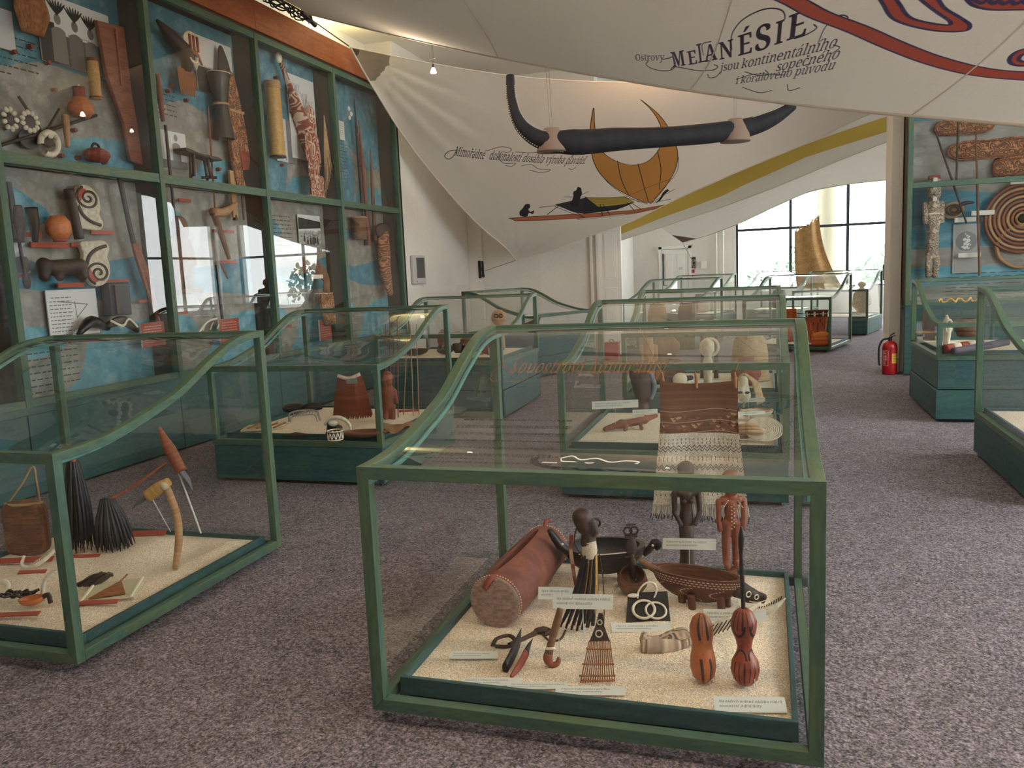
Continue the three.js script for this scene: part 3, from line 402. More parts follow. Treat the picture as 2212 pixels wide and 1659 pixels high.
// ---------- the tall glazed cabinets along the left wall ----------
const A = {   // what the exhibits are made of
  dark: std({ map: woodTex([58, 44, 38], [72, 54, 44], [38, 28, 24], 0.4, 0.6), roughness: 0.55 }), black: std({ map: cloudTex([30, 27, 28], [44, 38, 36], 8, 0.3, 0.2), roughness: 0.45 }),
  red: std({ map: woodTex([132, 74, 54], [150, 88, 62], [96, 50, 38], 0.4, 0.6), roughness: 0.6 }), brown: std({ map: woodTex([112, 76, 54], [132, 94, 66], [78, 52, 38], 0.4, 0.6), roughness: 0.65 }),
  tan: std({ map: woodTex([172, 132, 92], [190, 150, 108], [132, 94, 62], 0.3, 0.6), roughness: 0.7 }), bamboo: std({ map: woodTex([200, 160, 92], [188, 146, 80], [160, 116, 60], 0.3, 0.5), roughness: 0.5 }),
  gourd: std({ map: cloudTex([188, 104, 58], [206, 128, 74], 6, 0.15, 0.3), roughness: 0.45 }), clay: std({ map: cloudTex([152, 70, 52], [120, 54, 42], 6, 0.15, 0.3), roughness: 0.7 }),
  shell: std({ map: cloudTex([232, 224, 208], [210, 198, 178], 8, 0.1, 0.2), roughness: 0.35 }), bone: std({ map: cloudTex([214, 202, 182], [182, 166, 142], 8, 0.15, 0.2), roughness: 0.6 }),
  fibre: std({ map: woodTex([150, 96, 58], [172, 118, 76], [104, 62, 38], 0.12, 0.8), roughness: 0.95 }), raffia: std({ map: woodTex([176, 146, 108], [194, 166, 128], [130, 100, 70], 0.1, 0.8), roughness: 0.95 }),
  peg: hex(0x8a4a3c, 0.8), label: hex(0xa8503f, 0.8), paper: hex(0xdedad0, 0.9),
  carved: std({ map: dataTex(256, 256, (x, y) => { const q = Math.sin(nA(x * 6, y * 6) * 22 + nB(x * 10, y * 10) * 8), k = 0.8 + 0.24 * q; return [cl(186 * k), cl(128 * k), cl(92 * k)]; }, true, [3, 3]), roughness: 0.8, bumpMap: dataTex(256, 256, (x, y) => { const q = Math.sin(nA(x * 6, y * 6) * 22 + nB(x * 10, y * 10) * 8) * 120 + 128; return [q, q, q]; }, false, [3, 3]), bumpScale: 0.01 }),
};
A.redwhite = std({ map: dataTex(256, 256, (x, y) => { const q = Math.sin(nA(x * 5, y * 9) * 20 + x * 12); return q > 0.35 ? [206, 186, 166] : q > -0.1 ? [160, 92, 70] : [136, 70, 54]; }, true, [2.2, 2.2]), roughness: 0.85 });
A.palecarved = A.carved.clone(); A.palecarved.map = dataTex(256, 256, (x, y) => { const q = Math.sin(nA(x * 6, y * 6) * 22 + nB(x * 10, y * 10) * 8), k = 0.86 + 0.16 * q; return [cl(206 * k), cl(184 * k), cl(162 * k)]; }, true, [3, 3]);
const BAYS = [-3.15, -4.9, -6.65, -8.4, -10.15, -12.0], GX = -5.5, BX = -5.79;
const wobble = (x, w, h, pts, c) => { x.fillStyle = c; const p = smooth2(pts.map(([a, b]) => [a * w, b * h]), 60); x.beginPath(); p.forEach(([a, b], i) => i ? x.lineTo(a + rnd(-2, 2), b + rnd(-2, 2)) : x.moveTo(a, b)); x.closePath(); x.fill(); };
const textBlock = (x, l, t, w, n, dy, size = 7, c = '#3a3834') => { x.fillStyle = c; for (let i = 0; i < n; i++) { let px = l + (i ? 0 : 12); const end = l + w * (i === n - 1 ? 0.5 : 1); while (px < end) { const k = rnd(6, 26); x.fillRect(px, t + i * dy, Math.min(k, end - px), size * 0.35); px += k + 5; } } };

function panelTex(i, upper) {
  return std({ map: canvasTex(512, 512, (x, w, h) => {
    x.fillStyle = '#938d86'; x.fillRect(0, 0, w, h);
    const B = '#4d8297', C = '#64a0b4';
    if (upper) { wobble(x, w, h, [[-0.1, -0.1], [1.1, -0.1], [1.1, 0.5], [0.8, 0.46 + 0.05 * i], [0.45, 0.5], [0.2, 0.56], [-0.1, 0.5]], B); wobble(x, w, h, [[0.55, 0.86], [0.9, 0.8], [1.1, 0.82], [1.1, 1.1], [0.5, 1.1]], C); if (i > 2) wobble(x, w, h, [[-0.1, 0.5], [0.5, 0.55], [0.4, 1.1], [-0.1, 1.1]], B); if (i < 2) wobble(x, w, h, [[-0.1, 0.3], [0.1, 0.34], [0.25, 0.4], [0.1, 0.44], [-0.1, 0.42]], '#8a9494'); }
    else { wobble(x, w, h, [[-0.1, 0.02], [0.25, 0.1], [0.4, 0.2], [0.2, 0.3], [0.3, 0.42], [0.9, 0.38], [1.1, 0.36], [1.1, 0.56], [0.6, 0.58], [0.2, 0.52], [-0.1, 0.5]], B); wobble(x, w, h, [[-0.1, 0.72], [0.3, 0.7], [0.4, 0.78], [-0.1, 0.82]], C); wobble(x, w, h, [[0.55, 0.78], [1.1, 0.74], [1.1, 1.1], [0.3, 1.1], [0.5, 0.9]], C); }
    x.globalAlpha = 0.07; for (let k = 0; k < 900; k++) { x.fillStyle = rnd() < 0.5 ? '#ffffff' : '#4a5458'; x.beginPath(); x.arc(rnd(0, w), rnd(0, h), rnd(3, 22), 0, 7); x.fill(); } x.globalAlpha = 1;
    if (upper && i === 1) textBlock(x, 60, 215, 160, 6, 17); if (upper && i === 2) textBlock(x, 70, 235, 130, 7, 14); if (!upper && i === 1) textBlock(x, 60, 380, 180, 9, 15); if (!upper && i === 3) textBlock(x, 80, 50, 190, 9, 14); if (upper && i === 4) textBlock(x, 90, 250, 130, 12, 14);
  }), roughness: 0.95 });
}
for (let i = 0; i + 1 < BAYS.length; i++) {
  const z1 = BAYS[i], z0 = BAYS[i + 1], name = ['cut off at the left picture edge', 'with scroll carvings and a white map sheet', 'with a stool and a crested mask', 'with tall red and white carved figures', 'of dark spears, at the far end'][i];
  const c = thing('wall_cabinet', 'tall glazed wall cabinet ' + name, 'cabinet', [GX, 0, (z0 + z1) / 2], PI / 2), w = z1 - z0, L = -w / 2, R = w / 2;   // local x runs away from the camera, local z points into the room
  const T = 0.065;
  mesh('mullion', rspan(R - T / 2, R + T / 2, 0.72, 4.39, -0.06, 0.02), MAT.green, c); if (!i) mesh('mullion', rspan(L - T / 2, L + T / 2, 0.72, 4.39, -0.06, 0.02), MAT.green, c);
  for (const [n, y, h] of [['bottom_rail', 0.75, 0.06], ['middle_rail', 2.63, 0.085], ['top_rail', 4.36, 0.07]]) mesh(n, rspan(L + T / 2, R - T / 2, y - h / 2, y + h / 2, -0.05, 0.015), MAT.green, c);
  mesh('glass_pane', new THREE.PlaneGeometry(w - T, 1.81).translate(0, 1.68, -0.02), MAT.glass, c); mesh('glass_pane', new THREE.PlaneGeometry(w - T, 1.65).translate(0, 3.5, -0.02), MAT.glass, c);
  mesh('back_panel', new THREE.BoxGeometry(w - 0.02, 1.87, 0.02).translate(0, 1.675, BX - GX - 0.012), panelTex(i, false), c, 'blue and grey painted back panel'); mesh('back_panel', new THREE.BoxGeometry(w - 0.02, 1.77, 0.02).translate(0, 3.51, BX - GX - 0.012), panelTex(i, true), c, 'blue and grey painted back panel');
  mesh('partition', span(R - 0.012, R + 0.012, 0.72, 4.39, BX - GX, -0.061), MAT.dark, c);
  mesh('cabinet_floor', span(L, R, 0.66, 0.72, BX - GX - 0.02, 0), MAT.teal, c); mesh('cabinet_top', span(L, R, 4.395, 4.42, BX - GX - 0.02, 0.0), MAT.dark, c);
  mesh('plinth_panel', rspan(L + 0.004, R - 0.004, 0.02, 0.655, -0.06, -0.02), MAT.teal, c);
  mesh('cornice_board', rspan(L + 0.001, R - 0.001, 4.425, 4.75, -0.03, 0.03, 0.006), MAT.orange, c);
}
struct('trim_4', rspan(-5.52, -5.47, 0.02, 4.42, -12.035, -12.06), MAT.black);
function wi(name, label, category, [x, y, z], group) { return thing(name, label, category, [x, y, z], PI / 2, group); }
const WORDS = {};
// flat prints
function print(name, label, category, B, draw, off = 0.012, turn = PI / 2) {
  const [x, y, z, w, h] = B, t = canvasTex(256, Math.round(256 * Math.min(2.5, h / w)), draw), m = [A.paper, A.paper, A.paper, A.paper, std({ map: t, roughness: 0.8 }), A.paper];
  const o = mesh(name, new THREE.BoxGeometry(w, h, off), m); o.position.set(x, y, z); o.rotation.y = turn; return tag(o, label, category);
}
const grey = (x, w, h, top, low) => { x.fillStyle = top; x.fillRect(0, 0, w, h); x.fillStyle = low; x.fillRect(0, h * 0.55, w, h); for (let i = 0; i < 260; i++) { const k = Math.floor(rnd(30, 150)); x.fillStyle = `rgba(${k},${k},${k},0.25)`; x.fillRect(rnd(0, w), rnd(h * 0.5, h), rnd(4, 30), rnd(2, 8)); } };
const man = (x, cx, y, s, c, plume) => { x.fillStyle = c; x.beginPath(); x.ellipse(cx, y, s * 0.5, s * 0.62, 0, 0, 7); x.fill(); x.beginPath(); x.moveTo(cx - s * 1.1, y + s * 5); x.lineTo(cx - s * 1.05, y + s * 1.3); x.quadraticCurveTo(cx, y + s * 0.5, cx + s * 1.05, y + s * 1.3); x.lineTo(cx + s * 1.1, y + s * 5); x.fill(); if (plume) { x.fillStyle = '#151515'; for (let i = -3; i <= 3; i++) { x.beginPath(); x.ellipse(cx + i * s * 0.25, y - s * 1.3, s * 0.14, s * 0.9, i * 0.25, 0, 7); x.fill(); } } };
print('photograph', 'black and white photo of men in feather headdresses', 'photograph', [-5.76,3.804,-6.072,.792,.561], (x, w, h) => { grey(x, w, h, '#d9dade', '#55534f'); x.fillStyle = '#3a3836'; x.fillRect(0, h * 0.4, w * 0.2, h); [['#7d7b78', 0.25, 0.33], ['#6d6b68', 0.48, 0.36], ['#777572', 0.7, 0.4], ['#3a3a3a', 0.93, 0.45]].forEach(([c, a, b]) => man(x, a * w, b * h, w * 0.09, c, true)); });
print('photograph', 'tall black and white photo behind the black spear blade', 'photograph', [-5.76,3.952,-7.988,.631,.576], (x, w, h) => { grey(x, w, h, '#dcdcdc', '#3b3936'); x.fillStyle = '#2a2a2a'; x.beginPath(); x.moveTo(w * 0.05, h); x.lineTo(w * 0.4, h * 0.6); x.lineTo(w * 0.7, h * 0.66); x.lineTo(w, h); x.fill(); });
print('photograph', 'pale photo of a standing figure behind the small stool', 'photograph', [-5.76,2.986,-7.185,.398,.359], (x, w, h) => { x.fillStyle = '#d8d8da'; x.fillRect(0, 0, w, h); man(x, w * 0.62, h * 0.16, w * 0.14, '#8a8886'); x.fillStyle = '#7b7976'; x.fillRect(0, h * 0.8, w, h * 0.2); });
print('photograph', 'white photo of bare trees behind the red and white figure', 'photograph', [-5.76,3.694,-9.749,.645,1.044], (x, w, h) => { x.fillStyle = '#d4d5d6'; x.fillRect(0, 0, w, h); x.strokeStyle = '#4a4846'; for (const [a, b] of [[0.3, 0.1], [0.6, 0.18], [0.75, 0.25]]) for (let k = -2; k <= 2; k++) { x.lineWidth = 3; x.beginPath(); x.moveTo(w * a, h * (b + 0.25)); x.lineTo(w * (a + k * 0.06), h * b); x.stroke(); } });
print('photograph', 'small dark photo above the bamboo tube, left of the red figure', 'photograph', [-5.77,3.637,-9.125,.236,.395], (x, w, h) => { grey(x, w, h, '#8a8a8a', '#3c3c3c'); man(x, w / 2, h * 0.2, w * 0.3, '#c8c6c2'); });
print('photograph', 'tall narrow photo of a carved post beside the bamboo', 'photograph', [-5.765,3.36,-9.287,.404,.528], (x, w, h) => { x.fillStyle = '#c6c6c8'; x.fillRect(0, 0, w, h); x.fillStyle = '#77757a'; x.fillRect(w * 0.6, 0, w * 0.4, h); x.strokeStyle = '#222'; x.lineWidth = 6; stroke(x, 8, [[w * 0.4, h * 0.1], [w * 0.45, h * 0.4], [w * 0.4, h * 0.7], [w * 0.5, h * 0.95]], '#2a2a2a'); });
print('photograph', 'photo of a thatched village with people on the beach', 'photograph', [-5.76,2.275,-9.709,.547,.381], (x, w, h) => { grey(x, w, h, '#dcdcdc', '#b4b4b2'); x.fillStyle = '#3a3a3c'; x.beginPath(); x.moveTo(0, h * 0.1); x.lineTo(w, h * 0.2); x.lineTo(w, h * 0.42); x.lineTo(0, h * 0.5); x.fill(); for (let i = 0; i < 12; i++) man(x, rnd(0.2, 0.9) * w, rnd(0.6, 0.8) * h, 9, '#2a2a2a'); });
print('photograph', 'grey photo of a coast beside the dark spoon', 'photograph', [-5.765,1.894,-5.199,.224,.251], (x, w, h) => { x.fillStyle = '#9a9a9c'; x.fillRect(0, 0, w, h); wobble(x, w, h, [[0, 0.1], [0.9, 0], [0.4, 0.4], [0, 0.5]], '#c9c9cb'); wobble(x, w, h, [[0.2, 0.6], [0.9, 0.5], [1, 0.9], [0.3, 0.95]], '#5c5c5e'); textBlock(x, 20, 40, 80, 4, 14, 7, '#333'); });
print('map_sheet', 'white map sheet with a drawn triangle above the feather crest', 'map', [-5.745,1.425,-5.679,.538,.394], (x, w, h) => { x.fillStyle = '#dcdcda'; x.fillRect(0, 0, w, h); textBlock(x, 12, 30, 110, 13, 15, 8, '#55575c'); x.strokeStyle = '#5c5e64'; x.lineWidth = 3; x.beginPath(); x.moveTo(w * 0.2, h * 0.25); x.lineTo(w * 0.8, h * 0.34); x.lineTo(w * 0.56, h * 0.62); x.lineTo(w * 0.54, h * 0.26); x.stroke(); });
print('text_card', 'white card at the left picture edge', 'card', [-5.77,3.685,-5.339,.181,.309], (x, w, h) => { x.fillStyle = '#cfcfd2'; x.fillRect(0, 0, w, h); });
print('text_card', 'narrow white card strip beside the dark spears', 'card', [-5.76,3.702,-10.781,.137,.26], (x, w, h) => { x.fillStyle = '#d6d6d6'; x.fillRect(0, 0, w, h); textBlock(x, 40, 60, 160, 6, 60, 20); });
// labels of red card and wooden pegs
const redLabel = (B, label) => { const [x, y, z, w, h] = B, o = mesh('red_label', rbox(w, h, 0.02, 0, 0, 0, 0.002), A.label); o.position.set(x + 0.03, y, z); o.rotation.y = PI / 2; return tag(o, label, 'label', 'red label strips in the wall cabinets'); };
[[[-5.74,2.075,-5.257,.293,.037], 'red label strip under the black clubs'], [[-5.74,2.118,-6.063,.255,.037], 'red label strip right below the upper scroll carving'], [[-5.74,1.994,-5.477,.373,.046], 'long red label strip under the orange gourd'], [[-5.74,2.001,-5.849,.299,.032], 'red label strip on top of the lower scroll carving'], [[-5.74,1.748,-5.16,.145,.026], 'red label strip across the dark spoon'], [[-5.74,1.659,-5.651,.28,.039], 'red label strip above the white map sheet'], [[-5.74,1.683,-6.186,.282,.025], 'red label strip between lower scroll and paddle'], [[-5.74,1.709,-6.597,.193,.027], 'red label strip beside the brown paddle blade'], [[-5.74,1.481,-6.545,.241,.031], 'pale red label strip at the paddle tip'], [[-5.74,2.48,-7.223,.185,.033], 'red label strip at the top of the bright curtain reflection'], [[-5.74,2.188,-7.819,.366,.03], 'red label strip right of the tan figure'], [[-5.74,1.855,-7.856,.297,.031], 'red label strip below the bent adze'], [[-5.74,1.339,-7.023,.166,.028], 'red label strip above the small shell ornament'], [[-5.74,1.057,-8.884,.245,.034], 'red label strip low beside the headrest']].forEach(([b, l]) => redLabel(b, l));
for (const [B, label] of [[[-5.62,1.165,-6.471,.309,.228], 'red text board at the foot of the scroll cabinet'], [[-5.62,1.112,-7.642,.339,.251], 'red text board at the foot of the mask cabinet'], [[-5.62,.954,-9.681,.299,.275], 'red text board at the foot of the figure cabinet']])
  print('text_board', label, 'sign', B, (x, w, h) => { x.fillStyle = '#a04a3c'; x.fillRect(0, 0, w, h); textBlock(x, 24, h * 0.15, 200, 7, h * 0.11, 14, '#e0b8a8'); }, 0.02);
[[60, 101], [98, 136], [112, 195], [155, 282], [127, 337], [164, 341], [221, 351], [10, 276], [24, 113], [366, 186], [359, 197], [398, 217], [445, 383], [468, 366], [592, 168], [606, 357]].forEach(() => 0);
const pegs = [[[5.574,3.608],[5.734,3.516],[5.769,3.301],[5.935,2.994],[5.762,2.757],[5.947,2.764],[6.248,2.757],[5.258,2.916],[5.405,3.525],[7.262,3.626],[7.206,3.566],[7.471,3.523],[7.711,2.764],[7.907,2.868],[9.198,4.103],[9.188,3.052]]][0];
pegs.forEach(([z, y], pi) => { const o = mesh('wooden_peg', cyl(0.02, 0.018, 0.05, 10).rotateX(PI / 2), A.peg); o.position.set(-5.765, y, -z); o.rotation.y = PI / 2; tag(o, 'small red-brown peg ' + ['under the white card', 'under the headdress photo', 'beside the printed text left of the gourd', 'below the gourd bottle', 'by the foot of the ring ornament', 'left of the clay pot', 'right of the clay pot', 'below the picture-edge cowrie ornament', 'above the printed text at the picture edge', 'above the mask cabinet text, upper', 'above the mask cabinet text, lower', 'at the beard tip', 'right of the stool legs', 'below the hourglass drum', 'above the bamboo tube', 'below the bamboo tube'][pi], 'peg', 'pegs in the cabinet back panels'); });
// helpers for exhibits: B = [x, y, z, width, height] of the space one fills on the panel
const stick = (name, label, cat, a, b, r, m, group) => { const o = mesh(name, limb([a, lerp3(a, b, 0.5), b].map((p, i) => [p[0] - a[0], p[1] - a[1], p[2] - a[2]]), r, 8, 10), m); o.position.set(...a); return tag(o, label, cat, group); };
const place = (name, label, cat, B, parts, dx = 0) => { const g = thing(name, label, cat, [B[0] + dx, B[1], B[2]], PI / 2); for (const [n, geo, m] of parts(B[3], B[4])) mesh(n, geo, m, g); g.updateMatrixWorld(true); const mx = new THREE.Box3().setFromObject(g).max.x - g.position.x, room = GX - 0.05 - g.position.x; if (mx > room) g.scale.z = room / mx; return g; };
const rel = (w, h, pts) => pts.map(([x, y]) => [x * w, y * h]);
{
  // bay with the scroll carvings, upper half
  place('bark_basket', 'dark brown bark basket at the top left corner', 'basket', [-5.74,3.839,-5.53,.355,.312], (w, h) => [['basket_body', limb([[0, h / 2, 0.06], [0, 0.1 * h, 0.08], [0, -h / 2, 0.06]], [w * 0.42, w * 0.48, w * 0.3], 16, 12, 0.3), A.fibre], ['basket_body>rim', torus(w * 0.42, 0.012, 6, 24).rotateX(PI / 2).scale(1, 1, 0.3).translate(0, h * 0.45, 0.06), A.cord || MAT.cord]]);
  place('shield_board', 'long flat red-brown board club hanging beside the headdress photo', 'club', [-5.74,3.386,-6.437,.397,1.235], (w, h) => [['board', slab(rel(w, h, [[-0.5, 0.48], [0.32, 0.5], [0.36, 0.02], [0.44, -0.2], [0.5, -0.5], [0.1, -0.48], [0.0, -0.2], [-0.3, 0.05], [-0.36, 0.1]]), 0.04, 0.006).translate(0, 0, 0.05), A.red], ['rib', rbox(0.02, h * 0.4, 0.02, w * 0.02, h * 0.26, 0.075), A.red]]);
  place('bamboo_container', 'golden bamboo lime container with a red stopper', 'container', [-5.74,3.459,-6.129,.124,.349], (w, h) => [['tube', lathe([[0, -h / 2], [w * 0.42, -h / 2], [w * 0.36, -h * 0.3], [w * 0.4, 0], [w * 0.36, h * 0.42], [0, h * 0.42]], 16).translate(0, 0, 0.07), A.bamboo], ['stopper', cyl(w * 0.38, w * 0.34, h * 0.08, 14).translate(0, h * 0.45, 0.07), A.clay], ['base_ring', torus(w * 0.42, 0.006, 6, 18).rotateX(PI / 2).translate(0, -h * 0.47, 0.07), A.clay]]);
  place('gourd_bottle', 'orange long-necked gourd bottle with a red neck', 'gourd', [-5.74,3.225,-5.921,.22,.278], (w, h) => [['gourd_body', lathe([[0, -h / 2], [w * 0.3, -h * 0.48], [w * 0.48, -h * 0.3], [w * 0.46, -h * 0.12], [w * 0.3, 0.03 * h], [w * 0.24, h * 0.12]], 22).translate(0, 0, 0.09), A.gourd], ['neck', lathe([[w * 0.24, h * 0.12], [w * 0.22, h * 0.3], [w * 0.24, h * 0.42], [0, h * 0.42]], 18).translate(0, 0, 0.09), A.clay], ['stopper', cyl(0.02, 0.008, h * 0.1, 10).translate(0, h * 0.46, 0.09), A.shell]]);
  place('clay_pot', 'round red clay pot with a loop handle on the middle rail', 'pot', [-5.74,2.814,-6.038,.266,.179], (w, h) => [['pot_body', lathe([[0, -h / 2], [w * 0.36, -h * 0.46], [w * 0.5, -h * 0.18], [w * 0.46, 0.0], [w * 0.25, h * 0.16], [w * 0.12, h * 0.2]], 24).translate(0, 0, 0.12), A.clay], ['handle', torus(w * 0.16, 0.012, 8, 18, PI).translate(0, h * 0.16, 0.12), A.dark]]);
  for (const [B, l, r] of [[[-5.74,2.977,-5.402,.179,.178], 'white cowrie flower ornament with a dark centre', 11], [[-5.74,2.968,-5.218,.144,.192], 'brown and white cowrie ornament cut by the picture edge', 9]])
    place('shell_flower', l, 'ornament', B, (w, h) => [['centre', ball(Math.min(w, h) * 0.34, 1, 1, 0.4).translate(0, 0, 0.05), A.dark], ...Array.from({ length: r }, (_, i) => ['cowrie', ball(0.024, 1, 0.8, 0.7, 10).rotateZ(i / r * 2 * PI).translate(Math.cos(i / r * 2 * PI) * w * 0.4, Math.sin(i / r * 2 * PI) * h * 0.4, 0.06), A.shell])]);
  place('ring_ornament', 'large white shell ring ornament with a dark cross inside', 'ornament', [-5.74,2.824,-5.568,.226,.198], (w, h) => [['ring', torus(w * 0.42, 0.028, 8, 32, 5.4).scale(1, h / w, 1).rotateZ(-2.2).translate(0, 0, 0.06), A.shell], ['cross', [rbox(w * 0.6, 0.025, 0.02, 0, 0, 0.05), rbox(0.03, h * 0.55, 0.02, 0, 0.05, 0.05), ball(0.05, 1, 1, 0.4).translate(0, 0.02, 0.05)], A.dark], ...[0, 1, 2].map((i) => ['bead', ball(0.022, 1, 1, 1, 10).translate((i - 1) * 0.06, h * 0.3, 0.08), A.shell])]);
  place('black_disc', 'flat black disc behind the shell ring', 'disc', [-5.74,2.843,-5.405,.188,.156], (w, h) => [['disc', cyl(h * 0.5, h * 0.5, 0.02, 24).rotateX(PI / 2).scale(w / h, 1, 1).translate(0, 0, 0.015), A.black]]);
  const P = (p, q = 0.05) => [p[0] + q, p[1], p[2]];
  stick('wooden_spear', 'dark stick crossing below the gourd bottle', 'stick', [-5.72,2.758,-5.133], [-5.72,3.154,-6.167], [0.014, 0.016, 0.012], A.dark);
  stick('wooden_rod', 'thin dark rod leaning over the shell ornaments', 'stick', [-5.7,3.164,-5.341], [-5.7,2.919,-5.526], [0.012, 0.012, 0.012], A.dark); stick('wooden_rod', 'thin rod leaning under the gourd bottle', 'stick', [-5.7,2.929,-5.574], [-5.7,3.135,-5.735], [0.01, 0.01, 0.01], A.dark);
  stick('lime_stick', 'pale pink stick hanging straight below the gourd bottle', 'stick', [-5.7,3.095,-5.792], [-5.7,2.825,-5.777], [0.03, 0.026, 0.018], A.tan);
  // bay with the stool, upper half
  place('crested_mask', 'dark long-nosed mask with a white striped crest', 'mask', [-5.74,3.978,-7.348,.572,.457], (w, h) => [['helmet', limb([[-w * 0.5, h * 0.5, 0.04], [-w * 0.2, h * 0.15, 0.1], [w * 0.05, -h * 0.1, 0.12], [w * 0.1, -h * 0.4, 0.08]], [0.02, w * 0.16, w * 0.2, w * 0.1], 16, 20, 0.7), A.dark], ['crest', slab(smooth2(rel(w, h, [[0.0, 0.0], [-0.05, 0.3], [0.1, 0.44], [0.3, 0.4], [0.42, 0.2], [0.38, -0.02]]), 40), 0.04, 0.006).translate(0, 0, 0.15), A.shell], ...[0, 1, 2].map((i) => ['crest>crest_stripe', rbox(w * 0.06, h * 0.34, 0.012, w * (0.1 + i * 0.1), h * 0.2, 0.175), A.clay]), ['helmet>eye_ring', torus(w * 0.1, 0.012, 6, 18).translate(w * 0.12, -h * 0.12, 0.2), A.shell], ['brow', limb([[-w * 0.2, 0.02, 0.16], [w * 0.1, -h * 0.02, 0.22], [w * 0.45, -h * 0.2, 0.14]], [0.01, 0.025, 0.01], 8, 12), A.fibre], ['jaw_tooth', slab(rel(w, h, [[0.05, -0.2], [0.25, -0.2], [0.15, -0.42]]), 0.02, 0.003).translate(0, 0, 0.2), A.bone]]);
  place('raffia_beard', 'brown fibre beard hanging below the crested mask', 'fringe', [-5.74,3.679,-7.396,.247,.255], (w, h) => Array.from({ length: 9 }, (_, i) => ['strand', limb([[(i - 4) * w * 0.11, h / 2, 0.06], [(i - 4) * w * 0.12, 0, 0.07], [(i - 4) * w * 0.1, -h / 2, 0.06]], [0.016, 0.018, 0.008], 6, 8, 0.6), A.fibre]));
  place('paddle_club', 'black leaf-shaped paddle blade over the white photo', 'club', [-5.74,3.791,-8.046,.25,.803], (w, h) => [['blade', slab(smooth2(rel(w, h, [[-0.1, 0.5], [0.25, 0.36], [0.46, 0.16], [0.4, 0.1], [0.1, 0.08], [-0.35, 0.12], [-0.3, 0.3]]), 40), 0.03, 0.008).translate(0, 0, 0.05), A.black], ['shaft', limb([[w * 0.15, h * 0.1, 0.05], [w * 0.3, -h * 0.2, 0.05], [w * 0.4, -h * 0.5, 0.05]], [0.02, 0.018, 0.018], 8, 8), A.dark]]);
  place('hourglass_drum', 'dark tall hourglass drum beside the carved plank', 'drum', [-5.74,3.529,-7.912,.309,.69], (w, h) => [['drum_body', lathe([[w * 0.42, -h / 2], [w * 0.36, -h * 0.3], [w * 0.26, 0], [w * 0.36, h * 0.3], [w * 0.44, h / 2]], 20).translate(0, 0, 0.09), A.black], ['drum_body>drum_skin', cyl(w * 0.44, w * 0.44, 0.01, 20).translate(0, h / 2, 0.09), A.bone], ['binding', torus(w * 0.28, 0.014, 6, 20).rotateX(PI / 2).translate(0, 0.02, 0.09), A.raffia]]);
  place('carved_plank', 'tall tan plank carved all over in relief', 'carving', [-5.74,3.322,-8.164,.387,1.246], (w, h) => [['plank', slab(smooth2(rel(w, h, [[-0.3, 0.46], [0, 0.5], [0.25, 0.3], [0.5, -0.1], [0.48, -0.3], [0.1, -0.36], [0.2, -0.5], [-0.15, -0.5], [-0.3, -0.2], [-0.42, 0.2]]), 60), 0.05, 0.008).translate(0, 0, 0.05), A.carved], ['red_foot', slab(rel(w, h, [[0.02, -0.18], [0.48, -0.18], [0.4, -0.34], [0.1, -0.36]]), 0.03, 0.004).translate(0, 0, 0.07), A.clay], ['binding', rbox(w * 0.7, 0.03, 0.03, 0.02, h * 0.16, 0.07), A.raffia]]);
  place('lower_plank', 'narrow tan post crossing the middle rail', 'post', [-5.74,2.605,-8.039,.186,.514], (w, h) => [['post', rbox(w * 0.5, h, 0.03, 0, 0, 0.04), A.tan], ['foot', cyl(0.03, 0.02, 0.06, 8).translate(0, -h / 2, 0.04), A.dark]]);
  place('wooden_stool', 'small dark stool with four splayed legs', 'stool', [-5.74,2.85,-7.412,.561,.268], (w, h) => [['seat', slab(smooth2(rel(w, h, [[-0.5, 0.5], [-0.1, 0.4], [0.5, 0.34], [0.52, 0.26], [0, 0.3], [-0.48, 0.4]]), 30), 0.16, 0.008).translate(0, 0, 0.1), A.dark], ...[-0.3, -0.12, 0.18, 0.36].map((a, i) => ['leg', limb([[a * w * 0.8, h * 0.36, 0.1 + (i % 2 ? -0.05 : 0.05)], [a * w, -h / 2, 0.1 + (i % 2 ? -0.06 : 0.06)]], [0.018, 0.015], 7, 4), A.dark]), ['rail', [rod([-w * 0.3, -h * 0.42, 0.16], [-w * 0.12, -h * 0.42, 0.04], 0.014), rod([w * 0.18, -h * 0.42, 0.04], [w * 0.36, -h * 0.42, 0.16], 0.014)], A.dark]]);
  stick('tally_stick', 'thin carved red stick beside the near mullion', 'stick', [-5.68,3.67,-6.965], [-5.68,3.226,-6.979], [0.02, 0.03, 0.02], A.red);
  stick('digging_stick', 'thin dark stick running down past the small stool', 'stick', [-5.7,3.2,-7.032], [-5.7,2.251,-7.037], [0.016, 0.016, 0.014], A.dark);
  stick('thin_spear', 'thin pinkish spear right of the stool', 'stick', [-5.72,3.505,-7.758], [-5.72,2.333,-7.721], [0.01, 0.01, 0.01], A.red); stick('thin_spear', 'thin grey-brown spear next to the tan post', 'stick', [-5.72,3.233,-8.229], [-5.72,2.332,-8.229], [0.012, 0.012, 0.012], A.brown);
  // bay with the figures
  place('bamboo_tube', 'broad tan bamboo tube with a reddish cap', 'tube', [-5.74,3.552,-8.92,.288,.896], (w, h) => [['tube', cyl(w * 0.34, w * 0.32, h * 0.92, 18).translate(0, -h * 0.04, 0.1), A.bamboo], ['cap', cyl(w * 0.36, w * 0.34, h * 0.1, 18).translate(0, h * 0.44, 0.1), A.tan], ['foot_ring', cyl(w * 0.36, w * 0.36, 0.02, 18).translate(0, -h * 0.49, 0.1), A.dark]]);
